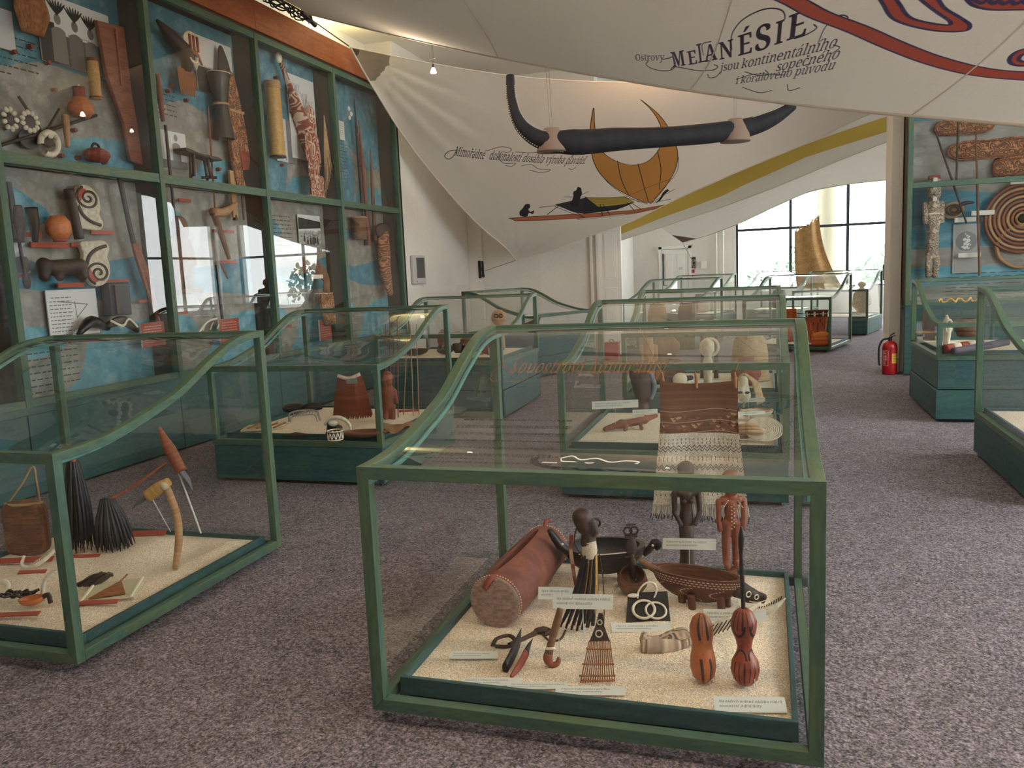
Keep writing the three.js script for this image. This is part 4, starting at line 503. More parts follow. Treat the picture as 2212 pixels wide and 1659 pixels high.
  place('carved_spear_figure', 'red-banded carved pole figure leaning across the white photo', 'carving', [-5.74,3.699,-9.487,.771,1.292], (w, h) => [['shaft', limb([[-w * 0.42, h * 0.5, 0.07], [-w * 0.3, h * 0.34, 0.09], [-w * 0.1, h * 0.12, 0.1], [w * 0.15, -h * 0.15, 0.1], [w * 0.48, -h * 0.5, 0.08]], [0.03, 0.05, 0.13, 0.14, 0.08], 14, 26, 0.5), A.redwhite], ['band', torus(0.1, 0.02, 6, 18).scale(1, 1, 0.6).rotateX(PI / 2).translate(-w * 0.02, h * 0.02, 0.1), A.clay], ['tip', ball(0.05, 1, 1.3, 1, 12).translate(-w * 0.42, h * 0.48, 0.07), A.shell]]);
  place('ancestor_figure', 'tall pale and red carved ancestor figure', 'figure', [-5.62,3.251,-9.645,.717,1.172], (w, h) => [['figure_body', body([[0, h * 0.42, 0.12, 0.09, 0, h * 0.3, 0.14, 0.1], [0, h * 0.24, 0.1, 0.05, 0, h * 0.2, 0.1, 0.07], [0, h * 0.16, 0.1, 0.1, 0, -h * 0.05, 0.1, 0.09], [-0.12, h * 0.16, 0.1, 0.045, -0.15, -h * 0.08, 0.13, 0.035], [0.12, h * 0.16, 0.1, 0.045, 0.15, -h * 0.08, 0.13, 0.035], [-0.06, -h * 0.1, 0.1, 0.075, -0.08, -h * 0.46, 0.1, 0.05], [0.06, -h * 0.1, 0.1, 0.075, 0.08, -h * 0.46, 0.1, 0.05]], 0.022, 0.03), A.redwhite], ['base', rbox(0.4, 0.05, 0.2, 0, -h * 0.49, 0.11), A.tan], ['figure_body>eye', [ball(0.02).translate(-0.04, h * 0.38, 0.22), ball(0.02).translate(0.04, h * 0.38, 0.22)], A.shell]]);
  place('squatting_figure', 'smaller squatting red figure with white stripes on the middle rail', 'figure', [-5.58,2.88,-9.65,.42,.475], (w, h) => [['figure_body', body([[0, h * 0.4, 0.2, 0.07, 0, h * 0.3, 0.22, 0.075], [0, h * 0.15, 0.2, 0.08, 0, -h * 0.2, 0.2, 0.1], [-0.08, -h * 0.2, 0.2, 0.05, -0.12, h * 0.05, 0.26, 0.05], [0.08, -h * 0.2, 0.2, 0.05, 0.12, h * 0.05, 0.26, 0.05], [-0.12, h * 0.05, 0.26, 0.05, -0.12, -h * 0.45, 0.24, 0.04], [0.12, h * 0.05, 0.26, 0.05, 0.12, -h * 0.45, 0.24, 0.04]], 0.02, 0.025), A.redwhite], ['base', rbox(0.36, 0.06, 0.2, 0, -h * 0.47, 0.22), A.tan]]);
  place('fibre_tassel', 'long pale plant-fibre tassel beside the figure cabinet partition', 'tassel', [-5.6,3.231,-9.959,.269,1.052], (w, h) => Array.from({ length: 8 }, (_, i) => ['strand', limb([[0, h / 2, 0.16], [(i - 3.5) * 0.02, 0, 0.17 + 0.02 * (i % 3)], [(i - 3.5) * 0.03, -h / 2 + 0.05 * i, 0.16]], [0.008, 0.012, 0.005], 5, 10), A.raffia]));
  // the far bay
  [[765, 215, 773, 440], [777, 230, 783, 440], [752, 225, 752, 260], [800, 300, 806, 440]].forEach(() => 0);
  const SP = [['dark spear at the centre of the far bay', [-5.7,4.18,-11.109], [-5.7,2.097,-11.169], A.dark], ['brown spear next to the dark one in the far bay', [-5.7,3.904,-11.212], [-5.7,2.099,-11.274], A.red], ['thin spear near the far partition', [-5.7,3.55,-11.53], [-5.7,2.173,-11.484], A.brown]];
  for (const [l, a, b, m] of SP) stick('long_spear', l, 'spear', a, b, [0.008, 0.028, 0.03, 0.03], m);
  place('shell_pendants', 'white shell pendants strung on the far bay mullion', 'ornament', [-5.74,3.934,-10.811,.151,.208], (w, h) => [0, 1, 2].map((i) => ['pendant', ball(0.035, 1, 1, 0.5, 10).translate((i % 2) * 0.06, (1 - i) * h * 0.3, 0.1), A.shell]));
  place('wooden_drum', 'short brown drum in the lower far bay', 'drum', [-5.74,2.331,-10.916,.37,.314], (w, h) => [['drum_body', cyl(w * 0.36, w * 0.42, h, 20).translate(0, 0, 0.14), A.brown], ['drum_skin', cyl(w * 0.43, w * 0.43, 0.02, 20).translate(0, h / 2, 0.14), A.tan]]);
  place('house_post', 'tall brown carved house post in the last bay', 'carving', [-5.66,1.828,-11.623,.677,.976], (w, h) => [['post', limb([[0, h * 0.5, 0.1], [0, h * 0.3, 0.1], [0, -h * 0.1, 0.1], [w * 0.2, -h * 0.5, 0.1]], [w * 0.3, w * 0.34, w * 0.3, w * 0.14], 14, 20, 0.7), A.carved], ['cap', ball(w * 0.36, 1, 0.5, 0.8).translate(0, h * 0.5, 0.1), A.dark]]);
}
{
  // lower half
  place('war_club', 'slim black club with a knob head at the left picture edge', 'club', [-5.74,2.256,-5.126,.071,.438], (w, h) => [['club', limb([[0, h / 2, 0.06], [0, h * 0.4, 0.06], [0, h * 0.1, 0.06], [0, -h / 2, 0.06]], [0.025, 0.035, 0.022, 0.03], 10, 20), A.black]]);
  place('war_club', 'short thick dark club second from the picture edge', 'club', [-5.74,2.15,-5.163,.102,.288], (w, h) => [['club', limb([[0, h / 2, 0.06], [0, 0, 0.07], [0, -h / 2, 0.06]], [0.05, 0.055, 0.04], 12, 12), A.dark]]);
  place('war_club', 'tapering dark wooden club left of the orange gourd', 'club', [-5.74,2.151,-5.314,.106,.276], (w, h) => [['club', limb([[0, h / 2, 0.06], [0, 0, 0.07], [0, -h / 2, 0.06]], [0.05, 0.04, 0.022], 12, 12), A.dark]]);
  place('round_gourd', 'round orange gourd with fine dark markings', 'gourd', [-5.74,2.14,-5.521,.263,.215], (w, h) => [['gourd_body', lathe([[0, -h * 0.5], [w * 0.25, -h * 0.46], [w * 0.4, -h * 0.2], [w * 0.4, h * 0.16], [w * 0.24, h * 0.42], [0, h * 0.46]], 26).translate(0, 0, 0.13), A.gourd], ['stand_ring', torus(w * 0.18, 0.014, 6, 20).rotateX(PI / 2).translate(0, -h * 0.5, 0.13), A.label]]);
  place('wooden_trough', 'upright dark wooden bar beside the upper scroll', 'carving', [-5.74,2.262,-5.735,.179,.418], (w, h) => [['bar', limb([[-w * 0.1, h / 2, 0.06], [0, 0, 0.07], [w * 0.2, -h / 2, 0.06]], [0.042, 0.038, 0.042], 12, 12), A.dark]]);
  const scroll = (flip) => (w, h) => {
    const f = flip ? -1 : 1, out = smooth2(rel(w, h * f, [[-0.3, 0.3], [-0.1, 0.48], [0.2, 0.46], [0.42, 0.25], [0.45, 0], [0.4, -0.15], [0.5, -0.36], [0.38, -0.5], [-0.05, -0.5], [-0.38, -0.46], [-0.32, -0.2], [-0.42, 0.05]]), 60);
    const sp = Array.from({ length: 30 }, (_, i) => { const a = i / 29 * 4 * PI, r = 0.42 * (1 - i / 31); return [w * (0.06 + r * 0.9 * Math.cos(a + 2)), h * f * (0.2 + r * 0.62 * Math.sin(a + 2)), 0.085]; });
    const tail = [[-0.3, 0.02], [-0.18, -0.18], [0.05, -0.32], [0.36, -0.4]].map(([a, b]) => [a * w, b * h * f, 0.085]);
    return [['scroll_board', slab(f < 0 ? out.reverse() : out, 0.05, 0.01).translate(0, 0, 0.055), A.bone], ['scroll_board>spiral_groove', wire(sp, 0.011, 90), A.dark], ['scroll_board>curl_line', wire(tail, 0.016, 24), A.dark], ['scroll_board>red_fill', slab(smooth2(rel(w, h * f, f > 0 ? [[-0.34, 0.22], [-0.16, 0.4], [0.0, 0.38], [-0.14, 0.24], [-0.2, 0.12]] : [[-0.2, 0.12], [-0.14, 0.24], [0.0, 0.38], [-0.16, 0.4], [-0.34, 0.22]]), 30), 0.012, 0.002).translate(0, 0, 0.084), A.label]];
  };
  place('scroll_carving', 'pale S-scroll canoe prow carving, the upper of two', 'carving', [-5.74,2.329,-5.875,.35,.385], scroll(false)); place('scroll_carving', 'pale S-scroll canoe prow carving, the lower of two', 'carving', [-5.74,1.836,-5.903,.367,.398], scroll(true));
  place('dark_carving', 'horizontal dark animal carving below the orange gourd', 'carving', [-5.74,1.79,-5.532,.456,.162], (w, h) => [['animal_body', body([[-w * 0.4, h * 0.1, 0.08, 0.06, w * 0.4, h * 0.15, 0.08, 0.07], [-w * 0.4, 0.05, 0.08, 0.05, -w * 0.46, -h * 0.35, 0.1, 0.04], [-w * 0.1, 0, 0.08, 0.04, -w * 0.12, -h * 0.4, 0.1, 0.035], [w * 0.35, 0, 0.08, 0.05, w * 0.42, -h * 0.36, 0.1, 0.04]], 0.018, 0.03), A.dark]]);
  place('wooden_spoon', 'long dark wooden spoon hanging bowl down', 'spoon', [-5.74,1.842,-5.163,.073,.338], (w, h) => [['handle', limb([[-0.01, h / 2, 0.07], [0, 0, 0.07], [0.01, -h * 0.34, 0.07]], [0.012, 0.014, 0.018], 8, 10), A.dark], ['bowl', ball(0.045, 0.8, 1.4, 0.5, 14).translate(0.015, -h * 0.42, 0.07), A.dark]]);
  place('hanging_box', 'dark hanging bark box with a white button', 'box', [-5.74,1.516,-6.111,.311,.294], (w, h) => [['box', rbox(w * 0.8, h, 0.1, 0, 0, 0.07, 0.01), A.black], ['button', ball(0.025, 1, 1, 0.5, 12).translate(0.0, -h * 0.1, 0.125), A.shell], ['side_panel', rbox(w * 0.3, h * 0.9, 0.02, -w * 0.1, 0, 0.13), A.dark]]);
  place('canoe_paddle', 'long brown canoe paddle with a leaf blade, slanting down', 'paddle', [-5.74,1.955,-6.434,.347,1.361], (w, h) => [['shaft', limb([[-w * 0.48, h * 0.5, 0.1], [-w * 0.3, h * 0.2, 0.1], [-w * 0.2, h * 0.05, 0.1]], [0.022, 0.022, 0.024], 8, 10), A.dark], ['blade', slab(smooth2(rel(w, h, [[-0.24, 0.1], [-0.08, 0.06], [0.28, -0.2], [0.44, -0.5], [0.36, -0.46], [0.0, -0.2], [-0.2, -0.02]]).map(([x, y]) => [x * 1.05, y]), 50), 0.035, 0.01).translate(0, 0, 0.1), A.red]]);
  place('feather_crest', 'low dark feather crest lying in front of the map sheet', 'headdress', [-5.62,1.293,-5.769,.372,.136], (w, h) => [['crest', limb([[-w / 2, -h * 0.4, 0], [-w * 0.1, h * 0.3, 0], [w * 0.4, -h * 0.2, 0]], [0.03, 0.09, 0.04], 12, 16, 0.6), A.black]]);
  place('shell_band', 'dark and white patterned head band at the cabinet foot', 'headdress', [-5.6,1.265,-6.076,.37,.134], (w, h) => [['band', limb([[-w / 2, h * 0.2, 0], [0, h * 0.4, 0], [w / 2, -h * 0.4, 0]], [0.03, 0.05, 0.02], 10, 14), A.dark], ['inlay', wire([[-w * 0.45, h * 0.5, 0.04], [-w * 0.1, h * 0.1, 0.06], [w * 0.1, h * 0.5, 0.06], [w * 0.4, -h * 0.1, 0.05]], 0.012, 30), A.shell]]);
  place('tan_figure', 'tall tan standing figure behind the near glass reflection', 'figure', [-5.74,1.92,-7.017,.288,.743], (w, h) => [['figure_body', body([[0, h * 0.42, 0.12, 0.08, 0, h * 0.32, 0.14, 0.085], [0, h * 0.26, 0.1, 0.05, 0, h * 0.2, 0.1, 0.07], [0, h * 0.16, 0.1, 0.1, 0, -h * 0.05, 0.1, 0.1], [-0.12, h * 0.16, 0.1, 0.045, -0.15, -h * 0.1, 0.14, 0.035], [0.12, h * 0.16, 0.1, 0.045, 0.15, -h * 0.1, 0.14, 0.035], [-0.06, -h * 0.1, 0.1, 0.08, -0.08, -h * 0.47, 0.1, 0.05], [0.06, -h * 0.1, 0.1, 0.08, 0.08, -h * 0.47, 0.1, 0.05]], 0.022, 0.03), A.brown], ['base', rbox(0.36, 0.05, 0.2, 0, -h * 0.49, 0.11), A.brown]]);
  place('bent_adze', 'bent adze with a tan angular head and dark handle', 'adze', [-5.74,2.191,-7.759,.482,.612], (w, h) => [['head', limb([[-w * 0.4, h * 0.3, 0.1], [0, h * 0.32, 0.1], [w * 0.5, h * 0.5, 0.1]], [0.05, 0.045, 0.02], 10, 12), A.tan], ['haft', limb([[-w * 0.36, h * 0.3, 0.1], [-w * 0.2, 0, 0.1], [w * 0.05, -h * 0.5, 0.1]], [0.04, 0.03, 0.02], 10, 14), A.brown]]);
  stick('black_staff', 'black staff standing right of the window reflection', 'stick', [-5.7,1.823,-7.636], [-5.7,1.23,-7.647], [0.02, 0.018, 0.016], A.black); stick('short_rod', 'short reddish rod leaning under the red label', 'stick', [-5.68,1.852,-7.677], [-5.68,1.67,-7.781], [0.016, 0.014, 0.008], A.red);
  place('star_ornament', 'small white lattice shell ornament at the cabinet foot', 'ornament', [-5.62,1.189,-7.292,.314,.125], (w, h) => [['arc', wire([[-w / 2, -h / 2, 0], [0, h * 0.3, 0], [w / 2, h / 2, 0]], 0.012, 20), A.shell], ...[0, 1, 2].map((i) => ['strut', rod([-w * 0.3 + i * 0.12, -h * 0.4, 0], [-w * 0.1 + i * 0.12, h * 0.25, 0], 0.008), A.shell])]);
  place('headrest', 'brown wooden headrest with a curved bar on one leg', 'headrest', [-5.6,1.451,-9.414,.991,.865], (w, h) => [['top_bar', limb([[-w * 0.46, h * 0.36, 0.12], [-w * 0.1, h * 0.42, 0.12], [w * 0.2, h * 0.34, 0.12]], [0.12, 0.15, 0.12], 14, 16, 0.7), A.brown], ['neck', limb([[w * 0.15, h * 0.36, 0.12], [w * 0.32, h * 0.2, 0.12], [w * 0.3, 0, 0.12]], [0.1, 0.08, 0.09], 12, 12), A.brown], ['leg', slab(rel(w, h, [[0.12, 0.0], [0.46, 0.0], [0.5, -0.5], [0.2, -0.5]]), 0.1, 0.01).translate(0, 0, 0.12), A.carved], ['tag', rbox(w * 0.3, h * 0.06, 0.01, w * 0.05, h * 0.24, 0.25), A.paper]]);
}

// ---------- lamps ----------
{
  // fluorescent battens lying on the cabinets light the ceiling
  const tube = std({ color: 0x222222, emissive: 0xfff2b8, emissiveIntensity: 9 });
  for (const [z, l] of [[-10.6, 'glowing fluorescent batten on the wall cabinets beyond the sail corner'], [-6.4, 'glowing fluorescent batten on the wall cabinets above the stool bay']]) {
    const b = thing('fluorescent_batten', l, 'lamp', [-5.66, 4.43, z]);
    mesh('housing', rspan(-0.06, 0.06, 0, 0.05, -0.7, 0.7), MAT.white, b);
    mesh('tube', new THREE.CylinderGeometry(0.02, 0.02, 1.36, 12).rotateX(PI / 2).translate(0, 0.34, 0), tube, b);
    for (const s of [-1, 1]) mesh('tube_socket', rspan(-0.02, 0.02, 0.04, 0.37, s * 0.69 - 0.012, s * 0.69 + 0.012), MAT.white, b);
    const li = new THREE.RectAreaLight(0xffec9a, z < -8 ? 48 : 16, 0.1, 1.3); li.position.set(-5.66, 4.81, z); li.lookAt(-5.2, 9, z); scene.add(li);
  }
  const bulbMat = std({ color: 0x333333, emissive: 0xfff4e6, emissiveIntensity: 26 });
  const halo = (x, y, z, label, top, warm = 0xffe6c4, power = 2.2) => {
    const b = thing('halogen_lamp', label, 'lamp', [x, y, z]);
    mesh('bulb', lathe([[0, -0.035], [0.03, -0.035], [0.032, -0.03], [0.024, -0.005], [0.01, 0.02], [0, 0.022]], 14), bulbMat, b);
    mesh('holder', cyl(0.012, 0.008, 0.035, 8).translate(0, 0.035, 0), MAT.metal, b); mesh('cross_bar', rod([-0.03, 0.1, 0.008], [0.03, 0.11, 0], 0.003), MAT.black, b);
    for (const s of [-1, 1]) mesh('wire', rod([s * 0.005, 0.05, 0], [s * 0.012, top - y, 0], 0.0012), MAT.metal, b);
    const l = new THREE.PointLight(warm, power); l.position.set(x, y - 0.015, z); l.castShadow = true; scene.add(l);
  };
  halo(-3.265,3.7,-8.159, 'small bell-shaped halogen lamp hanging in front of the painted sail', 5.2);
  halo(-1.35,4.124,-11.149, 'halogen lamp behind the big sail, warming the painted cloth', 5.2, 0xffc890, 5);
  halo(-2.6, 3.2, -3.4, 'halogen lamp over the left aisle, above the picture', 3.9, 0xffe6c4, 1.2); halo(0.35, 2.75, -1.6, 'halogen lamp above the foreground case, above the picture', 3.6, 0xffe6c4, 6); halo(-1.3, 2.9, -1.9, 'halogen lamp between the two front cases, above the picture', 3.8);
}

// ---------- exhibits in the foreground case ----------
const CY = 0.3048;   // most exhibits face the visitor standing here
function ex(name, label, category, pos, k, parts, turn = CY, tilt = 0, group) {   // parts are modelled at k metres to the unit
  const g = thing(name, label, category, pos, turn, group); if (tilt) g.rotation.set(tilt, turn, 0, 'YXZ');
  for (const [n, geo, m, lab] of parts) {
    const q = Array.isArray(geo) ? join(geo) : geo, uv = q.attributes.uv; q.scale(k, k, k);
    if (uv) { let mx = 0; for (let i = 0; i < uv.array.length; i++) mx = Math.max(mx, Math.abs(uv.array[i])); if (mx > 1.6) for (let i = 0; i < uv.array.length; i++) uv.array[i] *= k; }
    mesh(n, q, m, g, lab);
  }
  return g;
}
const hull = (L, Wd, Hh, t = 0.86, n = 28) => { // open boat-shaped bowl, hollow, rim at y = 0
  const f = (s) => (u, v) => { const a = u * 2 * PI, p = v * PI / 2, r = Math.cos(p); return [L * s * Math.cos(a) * r, -Hh * s * Math.sin(p), Wd * s * Math.sin(a) * r]; };
  const rim = grid(n * 2, 1, (u, v) => { const s = v ? t : 1; return [L * s * Math.cos(u * 2 * PI), 0, Wd * s * Math.sin(u * 2 * PI)]; });
  return join([grid(n * 2, 10, f(1)), grid(n * 2, 10, f(t)), rim]);
};
{
  const drumBody = std({ map: cloudTex([138, 78, 62], [112, 64, 54], 5, 0.2, 0.5), roughness: 0.6 }), dusty = std({ map: cloudTex([172, 146, 134], [132, 108, 100], 7, 0.3, 0.25), roughness: 0.9 });
  // slit drum: a log with a long slot cut through its upper side
  const a = V(-1.094,.115,-3.106), b = V(-1.058,.115,-3.825), R = 0.112, L = a.distanceTo(b), g = thing('slit_drum', 'large reddish-brown log slit drum lying on the sand', 'drum', a.clone().lerp(b, 0.5).setY(0.118 + R).toArray(), Math.atan2(a.x - b.x, a.z - b.z));
  const slot = 0.27, ns = 44, seg = 28, T0 = 0.9, outer = (r, lo, hi, z0, z1, m) => grid(ns, m, (u, v) => { const th = lo + (hi - lo) * u, z = z0 + (z1 - z0) * v, q = r * (1 + 0.05 * Math.cos(PI * z / L)) ; return [q * Math.cos(th), q * Math.sin(th), z]; }, 1, 1);
  const c0 = 1.72, gap = (z) => 0.22 * Math.sqrt(Math.max(0, 1 - (z / (L * 0.39)) ** 2));   // slot centred a little left of the top
  const shell = (r) => grid(60, 40, (u, v) => { const z = (v - 0.5) * L, gp = gap(z), th = c0 + gp + (2 * PI - 2 * gp) * u, q = r * (1 + 0.05 * Math.cos(PI * z / L)); return [q * Math.cos(th), q * Math.sin(th), z]; }, 1, 1);
  const lip = (s) => grid(40, 3, (u, v) => { const z = (u - 0.5) * L * 0.78, th = c0 + s * gap(z), q = R * (1 + 0.05 * Math.cos(PI * z / L)) * (1 - 0.3 * v); return [q * Math.cos(th), q * Math.sin(th), z]; });
  mesh('drum_log', [shell(R), lip(1), lip(-1)], drumBody, g); mesh('drum_hollow', shell(R * 0.7), drumBody, g);
  for (const s of [-1, 1]) mesh('drum_end', ball(R * 1.0, 1, 1, 0.16, 28).translate(0, 0, s * L / 2), dusty, g, 'pale worn end of the log');
  for (const s of [-1, 1]) mesh('shell_inlay', Array.from({ length: 34 }, (_, i) => { const th = -0.5 + i / 33 * 3.6, r = R * 1.01; return ball(0.0038, 1, 1, 1, 6).translate(r * Math.cos(th), r * Math.sin(th), s * (L / 2 - 0.012)); }), A.shell, g);
  mesh('lizard_handle', limb([[0.0, R * 0.95, L / 2 - 0.03], [-0.012, R * 0.92, L / 2 + 0.02], [-0.03, R * 0.62, L / 2 + 0.035]], [0.01, 0.014, 0.012], 8, 12), A.clay, g); mesh('lizard_handle', limb([[0.0, R * 0.9, -L / 2 + 0.02], [0, R * 1.12, -L / 2 + 0.0], [0.012, R * 1.16, -L / 2 - 0.03]], [0.01, 0.012, 0.009], 8, 10), A.clay, g);
}
ex('feast_bowl', 'black oval feast bowl with two carved handles', 'bowl', [-.738,.115,-3.697], .221/100, [['bowl', hull(88, 58, 62).translate(0, 84, 0), A.black], ...[[-40, 20], [40, 20], [-40, -20], [40, -20]].map(([x, z]) => ['foot', cyl(11, 14, 34, 10).translate(x, 15, z), A.black]),
  ['handle', limb([[-78, 78, 10], [-95, 92, 12], [-112, 118, 14], [-118, 128, 14]], [16, 15, 13, 8], 12, 14, 0.7), A.black], ['handle', limb([[82, 64, 10], [96, 76, 12], [106, 92, 14], [116, 84, 14], [108, 74, 14]], [10, 11, 10, 9, 6], 10, 16, 0.7), A.black], ['inlay', [ball(3).translate(-92, 98, 24), ball(2.6).translate(100, 86, 22), wire([[-60, 84, 52], [-20, 84, 60], [40, 84, 54]], 1)], A.shell]]);
{
  const k = .194/100, g = [];
  const feathers = Array.from({ length: 26 }, (_, i) => { const s = i / 25 - 0.5, shaft = i % 2; return ['feather', limb([[16 + s * 26, 172, 10 + (i % 3) * 4], [4 + s * 46, 90, 14 + (i % 3) * 5], [-16 + s * 72, 2 + Math.abs(s) * 22 + (i % 4) * 6, 16]], shaft ? [2, 2.4, 1] : [4, 6.4, 4], 6, 10, 0.6), shaft && i > 8 ? A.bamboo : A.black]; });
  ex('feather_charm', 'carved head charm with a long fan of black feathers', 'charm', [-.732,.115,-3.185], k, [...feathers,
    ['carved_head', body([[2, 250, 4, 21, 6, 232, 8, 17], [20, 240, 12, 12, 26, 222, 12, 11], [14, 210, 6, 15, 14, 196, 6, 17]], 3, 4), A.dark], ['carved_head>ear_loop', torus(9, 2.6, 6, 16).translate(30, 240, 12), A.dark], ['bead_collar', lathe([[15, 164], [17, 178], [15, 200], [13, 204]], 16).translate(15, 0, 8), A.bone], ['bead_strip', limb([[-22, 212, 4], [-24, 180, 4], [-20, 140, 4], [-16, 100, 4]], [6, 7, 7, 5], 8, 14, 0.6), A.redwhite], ['cord', wire([[-10, 236, 14], [-16, 200, 12], [4, 160, 14]], 1.6), MAT.cord], ['cord', wire([[36, 168, 6], [42, 120, 6], [44, 60, 6], [42, 10, 6]], 1.3), MAT.cord], ['support_rod', rod([0, 0, 2], [0, 190, 0], 1.4), MAT.acrylic]], CY, 0.04);
}
ex('coconut_ladle', 'coconut-shell ladle with a carved openwork handle', 'ladle', [-.589,.115,-3.577], .212/100, [['cup', [lathe([[3, -32], [16, -29], [28, -18], [33, -2], [29, 14], [25, 20]], 28), lathe([[25, 20], [27, 12], [30, -2], [25, -16], [14, -26], [0, -29]], 28)].map((q) => q.rotateX(0.55).translate(0, 33, 0)), A.brown], ['handle', limb([[6, 30, -14], [4, 62, -18], [2, 100, -20]], [4, 8, 4], 10, 14), A.dark], ['handle_grip', ball(15, 0.85, 1.5, 0.5, 16).translate(2, 98, -20), A.dark], ['handle>collar', rbox(30, 4, 12, 2, 78, -20, 1), A.dark], ['handle>collar', rbox(28, 4, 10, 2, 124, -20, 1), A.dark], ['handle_grip>openwork', [torus(9, 2.4, 6, 6).translate(-5, 136, -20), torus(9, 2.4, 6, 6).translate(9, 136, -20), rbox(22, 3, 6, 2, 150, -20, 1)], A.dark], ['support_rod', rod([10, 22, -22], [10, 70, -22], 1.5), MAT.acrylic]]);
{
  const dots = std({ map: canvasTex(512, 256, (x, w, h) => { x.fillStyle = '#5c3526'; x.fillRect(0, 0, w, h); for (let i = 0; i < 300; i++) { x.fillStyle = rnd() < 0.5 ? 'rgba(40,20,14,0.25)' : 'rgba(120,72,50,0.2)'; x.fillRect(rnd(0, w), rnd(0, h), rnd(10, 60), 2); } x.fillStyle = '#d8cbb8'; for (let i = 0; i < 64; i++) for (const r of [0, 1, 2]) { x.beginPath(); x.arc(i * 8 + (r % 2) * 4, 16 + r * 14, 2.8, 0, 7); x.fill(); } for (let s = 0; s < 8; s++) for (let j = 0; j < 24; j++) { x.beginPath(); x.arc(s * 64 + 6 + Math.sin(j * 0.28) * 26, 60 + j * 6, 2.4, 0, 7); x.fill(); } }), roughness: 0.6 }); dots.map.flipY = false;
  const k = .204/100, rr = (q) => q.rotateX(0.16).rotateY(-0.42).rotateZ(-0.05);
  ex('crocodile_bowl', 'long brown carved bowl with a crocodile head and white dotted inlay', 'bowl', [-.258,.115,-3.524], k, [['bowl', rr(hull(98, 30, 70, 0.9, 30)).translate(-18, 74, 0), dots], ['bowl_lining', rr(hull(87, 26.5, 58, 0.97, 30)).translate(-18, 73, 0), A.brown], ['tail_handle', limb([[-100, 70, -32], [-118, 80, -40], [-134, 90, -46]], [8, 7, 5], 10, 10), A.brown], ['head', body([[62, 44, 26, 20, 84, 34, 34, 15], [84, 34, 34, 13, 112, 30, 42, 7], [82, 26, 34, 11, 110, 20, 42, 5]], 3, 6), A.dark, 'crocodile head with pale ringed eyes'], ['head>eye', [torus(6, 1.4, 6, 14).rotateY(0.4).translate(78, 40, 50), torus(5, 1.3, 6, 14).rotateY(0.4).translate(94, 34, 52)], A.shell], ['head>tooth_line', wire([[80, 24, 48], [96, 22, 52], [114, 25, 50]], 1.2, 16), A.shell], ...[[-62, -28], [-44, 20], [30, 40], [52, 10]].map(([x, z]) => ['foot', limb([[x * 0.8, 30, z * 0.7], [x * 0.8 + 2, -2, z * 0.7 + 4]], [9, 8], 8, 6), dots])]);
}
{
  const k = .195/100, c = thing('display_card', 'small black card carrying white shell rings', 'card', [-.476,.115,-3.293], CY); c.rotation.set(-0.95, CY, 0, 'YXZ');
  mesh('card', slab(rel(k, k, [[-50, 0], [46, -2], [52, 74], [-36, 74]]), 0.006, 0.001), MAT.black, c);
  const ring = (label, px, py, R, sy, t, rz, rx = 0) => { const q = V(px * k, py * k, 0.012).applyEuler(c.rotation).add(c.position), o = mesh('shell_ring', torus(R * k, t * k, 8, 32).scale(1, sy, 1).rotateZ(rz).rotateX(rx), A.shell); o.position.copy(q); o.rotation.copy(c.rotation); return tag(o, label, 'ring', 'white shell rings on the black card'); };
  ring('thick dark-notched white ring at the lower left of the black card', -8, 28, 24, 0.9, 3.2, 0.3); ring('thin white ring overlapping it at the lower right', 18, 24, 22, 0.9, 2.6, -0.2); ring('tall oval white ring leaning up at the card top', 5, 68, 26, 0.7, 3, 0.9, 0.7);
  const q = V(-26 * k, 64 * k, 0.01).applyEuler(c.rotation).add(c.position), o = mesh('shell_plate', ball(12 * k, 1.1, 0.45, 0.3, 14), A.shell); o.position.copy(q); o.rotation.copy(c.rotation); tag(o, 'small flat white shell plate on the black card', 'shell');
}
ex('ancestor_statue', 'dark brown female statue on a flared trunk base', 'statue', [-.37,.115,-3.877], .225/100, [['figure_body', body([[0, 232, 0, 18, 0, 212, 4, 15], [0, 200, 0, 9, 0, 190, 0, 10], [-14, 182, 0, 10, 14, 182, 0, 10], [0, 176, 0, 14, 0, 142, 0, 12], [-25, 180, 0, 6.5, -27, 140, 6, 5], [25, 180, 0, 6.5, 27, 140, 6, 5], [-27, 140, 6, 5, -15, 116, 16, 4.5], [27, 140, 6, 5, 15, 116, 16, 4.5], [0, 134, 0, 14, 0, 114, 0, 16], [0, 224, 16, 3, 0, 214, 21, 4], [-8, 206, 15, 2, 8, 206, 15, 2], [-8, 228, 15, 3, 8, 228, 15, 3]], 2.2, 2.5), A.dark], ['trunk_base', lathe([[20, -2], [18, 12], [15, 40], [15, 80], [17, 112], [0, 114]], 18), A.dark], ['figure_body>breast', [ball(5).translate(-8, 166, 17), ball(5).translate(8, 166, 17)], A.dark]]);
